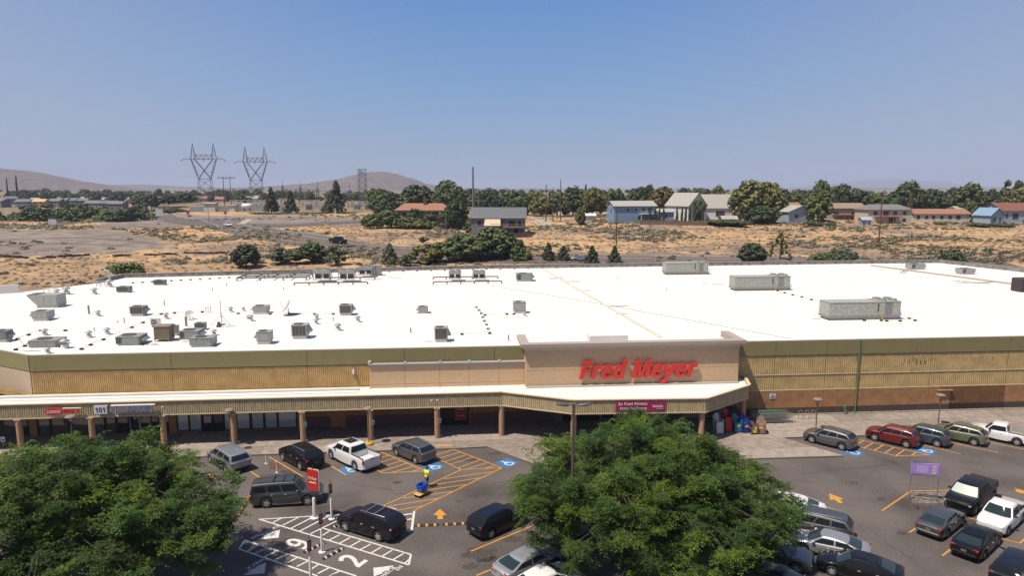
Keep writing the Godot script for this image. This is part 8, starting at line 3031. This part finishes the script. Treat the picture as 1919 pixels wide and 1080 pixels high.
	for i in 22:
		var q := a0.lerp(b0, (i + 0.5) / 22.0)
		part("panel", boxes([[q.x - a0.x, land(q.x, q.z) - a0.y + 1.35, q.z - a0.z, (b0.x - a0.x) / 22.0 - 0.12, 2.9, 0.12]]), M("fence_blue_grey", 0.216, 0.24, 0.272, 0.7), t)
	house("switch_house", "small cream flat block building behind the screen fence", 397, 340, 5.5, 4, 4.2, 0.3, M("siding_light_cream", 0.48, 0.424, 0.352), light_roof(), {"group": "substation buildings", "doors": [[1.0, 1.0, 2.1]]})
	house("meter_shed", "small cream shed behind the screen fence", 438, 342, 3.2, 3, 3.2, 0.2, M("siding_light_cream", 0.48, 0.424, 0.352), light_roof(), {"group": "substation buildings", "doors": [[0.4, 0.9, 2.0]]})
	p = beyond(464, 338)
	t = thing("white_tank", "white horizontal tank with rounded ends beside the conifers", "tank", place(p))
	m = MB.new()
	m.crease = 60.0
	m.lathe(Vector3.ZERO, [[0.0, -2.6], [0.8, -2.4], [1.3, -1.9], [1.3, 1.9], [0.8, 2.4], [0.0, 2.6]], 18)
	part("vessel", m, M("tank_white", 0.544, 0.56, 0.528, 0.5), t, Transform3D(Basis(Vector3.BACK, PI / 2), Vector3(0, 2.6, 0)))
	for x in [-1.4, 1.4]: part("saddle", boxes([[x, 0.9, 0, 0.4, 1.9, 1.8]]), M("concrete_b", 0.304, 0.272, 0.24), t)
	for a in [[532, 336, 410], [565, 338, 412], [597, 340, 414], [657, 343, 418]]:
		p = beyond(a[0], a[2])
		var d := ray(a[0], a[1])
		var h: float = EYE + d.y * (a[2] / -d.z) - p.y
		t = thing("gantry_column", "tapering lattice column with a spike in the substation", "pylon", place(p), "lattice columns of the substation")
		m = MB.new()
		m.crease = 0.0
		for sx in [-1, 1]:
			for sz in [-1, 1]: beam(m, Vector3(sx * 1.4, 0, sz * 1.4), Vector3(sx * 0.25, h - 4.0, sz * 0.25), 0.13)
		for k in 7:
			var y0 := (h - 4.0) * k / 7.0
			var y1 := (h - 4.0) * (k + 1) / 7.0
			var w0 := lerpf(1.4, 0.25, k / 7.0)
			var w1 := lerpf(1.4, 0.25, (k + 1) / 7.0)
			beam(m, Vector3(-w0, y0, w0), Vector3(w1, y1, w1), 0.07)
			beam(m, Vector3(w0, y0, w0), Vector3(-w1, y1, w1), 0.07)
		beam(m, Vector3(0, h - 4.2, 0), Vector3(0, h, 0), 0.1)
		part("lattice", m, M("pylon_steel", 0.104, 0.108, 0.116), t)
	for a in [[534, 600, 355, 412], [597, 664, 358, 416]]:
		var q0 := beyond(a[0], a[3])
		var q1 := beyond(a[1], a[3])
		var d := ray(a[0], a[2])
		var h: float = EYE + d.y * (a[3] / -d.z) - q0.y
		t = thing("gantry_beam", "lattice beam spanning between substation columns", "beam", place(q0), "lattice beams of the substation")
		m = MB.new()
		m.crease = 0.0
		var L := q1.x - q0.x
		for y in [h, h - 1.4]: beam(m, Vector3(0, y, 0), Vector3(L, y, 0), 0.14)
		for k in 14: beam(m, Vector3(L * k / 14.0, h if k % 2 else h - 1.4, 0), Vector3(L * (k + 1) / 14.0, h - 1.4 if k % 2 else h, 0), 0.08)
		part("lattice", m, M("pylon_steel", 0.104, 0.108, 0.116), t)
	# bus frames
	for a in [[432, 500, 375, 392], [440, 495, 382, 400], [568, 600, 375, 372], [655, 690, 377, 380], [728, 795, 378, 352], [735, 780, 384, 346], [792, 820, 378, 352], [575, 610, 382, 378], [500, 560, 384, 396], [470, 520, 378, 420]]:
		var q0 := beyond(a[0], a[3])
		var q1 := beyond(a[1], a[3])
		var d := ray(a[0], a[2])
		var h: float = maxf(3.0, EYE + d.y * (a[3] / -d.z) - q0.y)
		t = thing("bus_frame", "pale galvanised steel frame with insulators in the substation", "frame", place(q0), "galvanised frames of the substation")
		var L := q1.x - q0.x
		m = MB.new()
		m.crease = 0.0
		m.span(Vector3(0, h - 0.5, -0.2), Vector3(L, h, 0.2))
		m.span(Vector3(0, h * 0.62, 1.8), Vector3(L, h * 0.62 + 0.3, 2.1))
		part("beam", m, zinc, t)
		var k := maxi(3, int(L / 3.2))
		for i in k + 1:
			part("leg", boxes([[L * i / k, h * 0.5, 0, 0.3, h, 0.3]]), zinc, t)
			m = MB.new()
			m.tube(Vector3(L * i / k, h * 0.95, 0), Vector3(L * i / k + 1.0, h * 0.5, 1.8), 0.12, 0.12, 5)
			part("insulator", m, M("insulator_pale", 0.36, 0.352, 0.344, 0.5), t)
	for x in [450, 478, 505, 580, 670, 690, 745, 770]:
		p = beyond(x, 372)
		t = thing("transformer", "pale grey transformer box with fins in the substation", "transformer", place(p), "transformers of the substation")
		part("case", boxes([[0, 1.6, 0, 3.0, 3.0, 2.2]]), M("transformer_grey", 0.264, 0.28, 0.288, 0.6), t)
		for k in 5: part("fin", boxes([[-1.2 + k * 0.6, 1.5, 1.25, 0.12, 2.4, 0.3]]), zinc, t)
	# microwave tower
	p = beyond(681, 420)
	var dm := ray(681, 317)
	var hm: float = EYE + dm.y * (420 / -dm.z) - p.y
	t = thing("microwave_tower", "square lattice tower with a round dish before the hill", "tower", place(p))
	m = MB.new()
	m.crease = 0.0
	var wd := 2.1
	for sx in [-1, 1]:
		for sz in [-1, 1]: beam(m, Vector3(sx * wd, 0, sz * wd), Vector3(sx * wd, hm, sz * wd), 0.14)
	var bays := 7
	for k in bays:
		var y0 := hm * k / bays
		var y1 := hm * (k + 1) / bays
		for sz in [-1, 1]:
			beam(m, Vector3(-wd, y1, sz * wd), Vector3(wd, y1, sz * wd), 0.1)
			beam(m, Vector3(-wd, y0, sz * wd), Vector3(wd, y1, sz * wd), 0.08)
			beam(m, Vector3(wd, y0, sz * wd), Vector3(-wd, y1, sz * wd), 0.08)
		for sx in [-1, 1]: beam(m, Vector3(sx * wd, y1, -wd), Vector3(sx * wd, y1, wd), 0.1)
	part("lattice", m, M("pylon_steel", 0.104, 0.108, 0.116), t)
	m = MB.new()
	m.lathe(Vector3.ZERO, [[0.0, 0.0], [1.4, 0.3], [1.4, 0.5], [0.0, 0.6]], 18)
	part("dish", m, M("dish_grey", 0.24, 0.264, 0.288, 0.6), t, Transform3D(Basis(Vector3.RIGHT, PI / 2), Vector3(-0.3, hm - 2.0, wd)))

func light_roof() -> StandardMaterial3D:
	return M("shingle_light", 0.336, 0.328, 0.304)

# ------------------------------------------------------------------ hills on the horizon
func hill(called: String, px: Array, dist: float, m: Material, depth: float) -> void:
	# a ridge whose skyline passes through the given pixels at this distance, falling away in front and behind
	var c := Curve.new()
	var x0: float = px[0][0]
	var x1: float = px[-1][0]
	var n := FastNoiseLite.new()
	n.seed = int(dist)
	n.frequency = 3.0 / dist
	var rows := []
	var cols := 150
	for j in 25:
		var s := -1.0 + 2.0 * j / 24.0
		var row := []
		for i in cols + 1:
			var q := lerpf(x0, x1, float(i) / cols)
			var y: float = px[0][1]
			for k in px.size() - 1:
				if q >= px[k][0] and q <= px[k + 1][0]:
					var t: float = (q - px[k][0]) / (px[k + 1][0] - px[k][0])
					t = t * t * (3.0 - 2.0 * t) * 0.6 + t * 0.4
					y = lerpf(px[k][1], px[k + 1][1], t)
			var d := ray(q, y)
			var top := EYE + d.y * (dist / -d.z)
			var z := -dist - s * depth
			var x := (q - 959.5) / FOCAL * dist * cos(PITCH)
			var f := pow(cos(s * PI * 0.5), 1.4)
			var h := lerpf(-4.0, top, f) + n.get_noise_2d(x * 3.0, z * 3.0) * top * 0.10 * f * (1.0 - f) * 4.0
			row.append(Vector3(x, h, z))
		rows.append(row)
	var mb := MB.new()
	mb.crease = 70.0
	mb.grid(rows)
	structure(called, mb, m)

func build_hills() -> void:
	var dry := M("dry_hill", 0.168, 0.124, 0.104, 0.95, 0.0, "strong", 260.0)
	hill("hill", [[380, 356], [440, 353], [520, 349], [590, 344], [640, 337], [680, 327], [705, 322.5], [722, 322], [740, 325], [765, 333], [800, 345], [850, 356], [930, 360]], 3600.0, dry, 900.0)
	hill("hill", [[-500, 305], [-200, 306], [-40, 312], [25, 318], [60, 326], [110, 337], [170, 349], [215, 356], [300, 362]], 2700.0, dry, 700.0)
	hill("hill", [[60, 358], [180, 349], [260, 346], [340, 350], [420, 352], [560, 350], [700, 354], [860, 357], [1000, 354], [1200, 357], [1400, 355], [1700, 352], [2100, 353]], 5200.0, M("far_farmland", 0.16, 0.148, 0.096, 0.95, 0.0, "strong", 400.0), 1200.0)
	hill("mountain", [[1380, 362], [1480, 357], [1560, 348], [1610, 340], [1650, 336], [1690, 338], [1740, 346], [1820, 357], [1950, 362]], 11000.0, M("far_mountain", 0.128, 0.12, 0.12, 0.95), 2500.0)
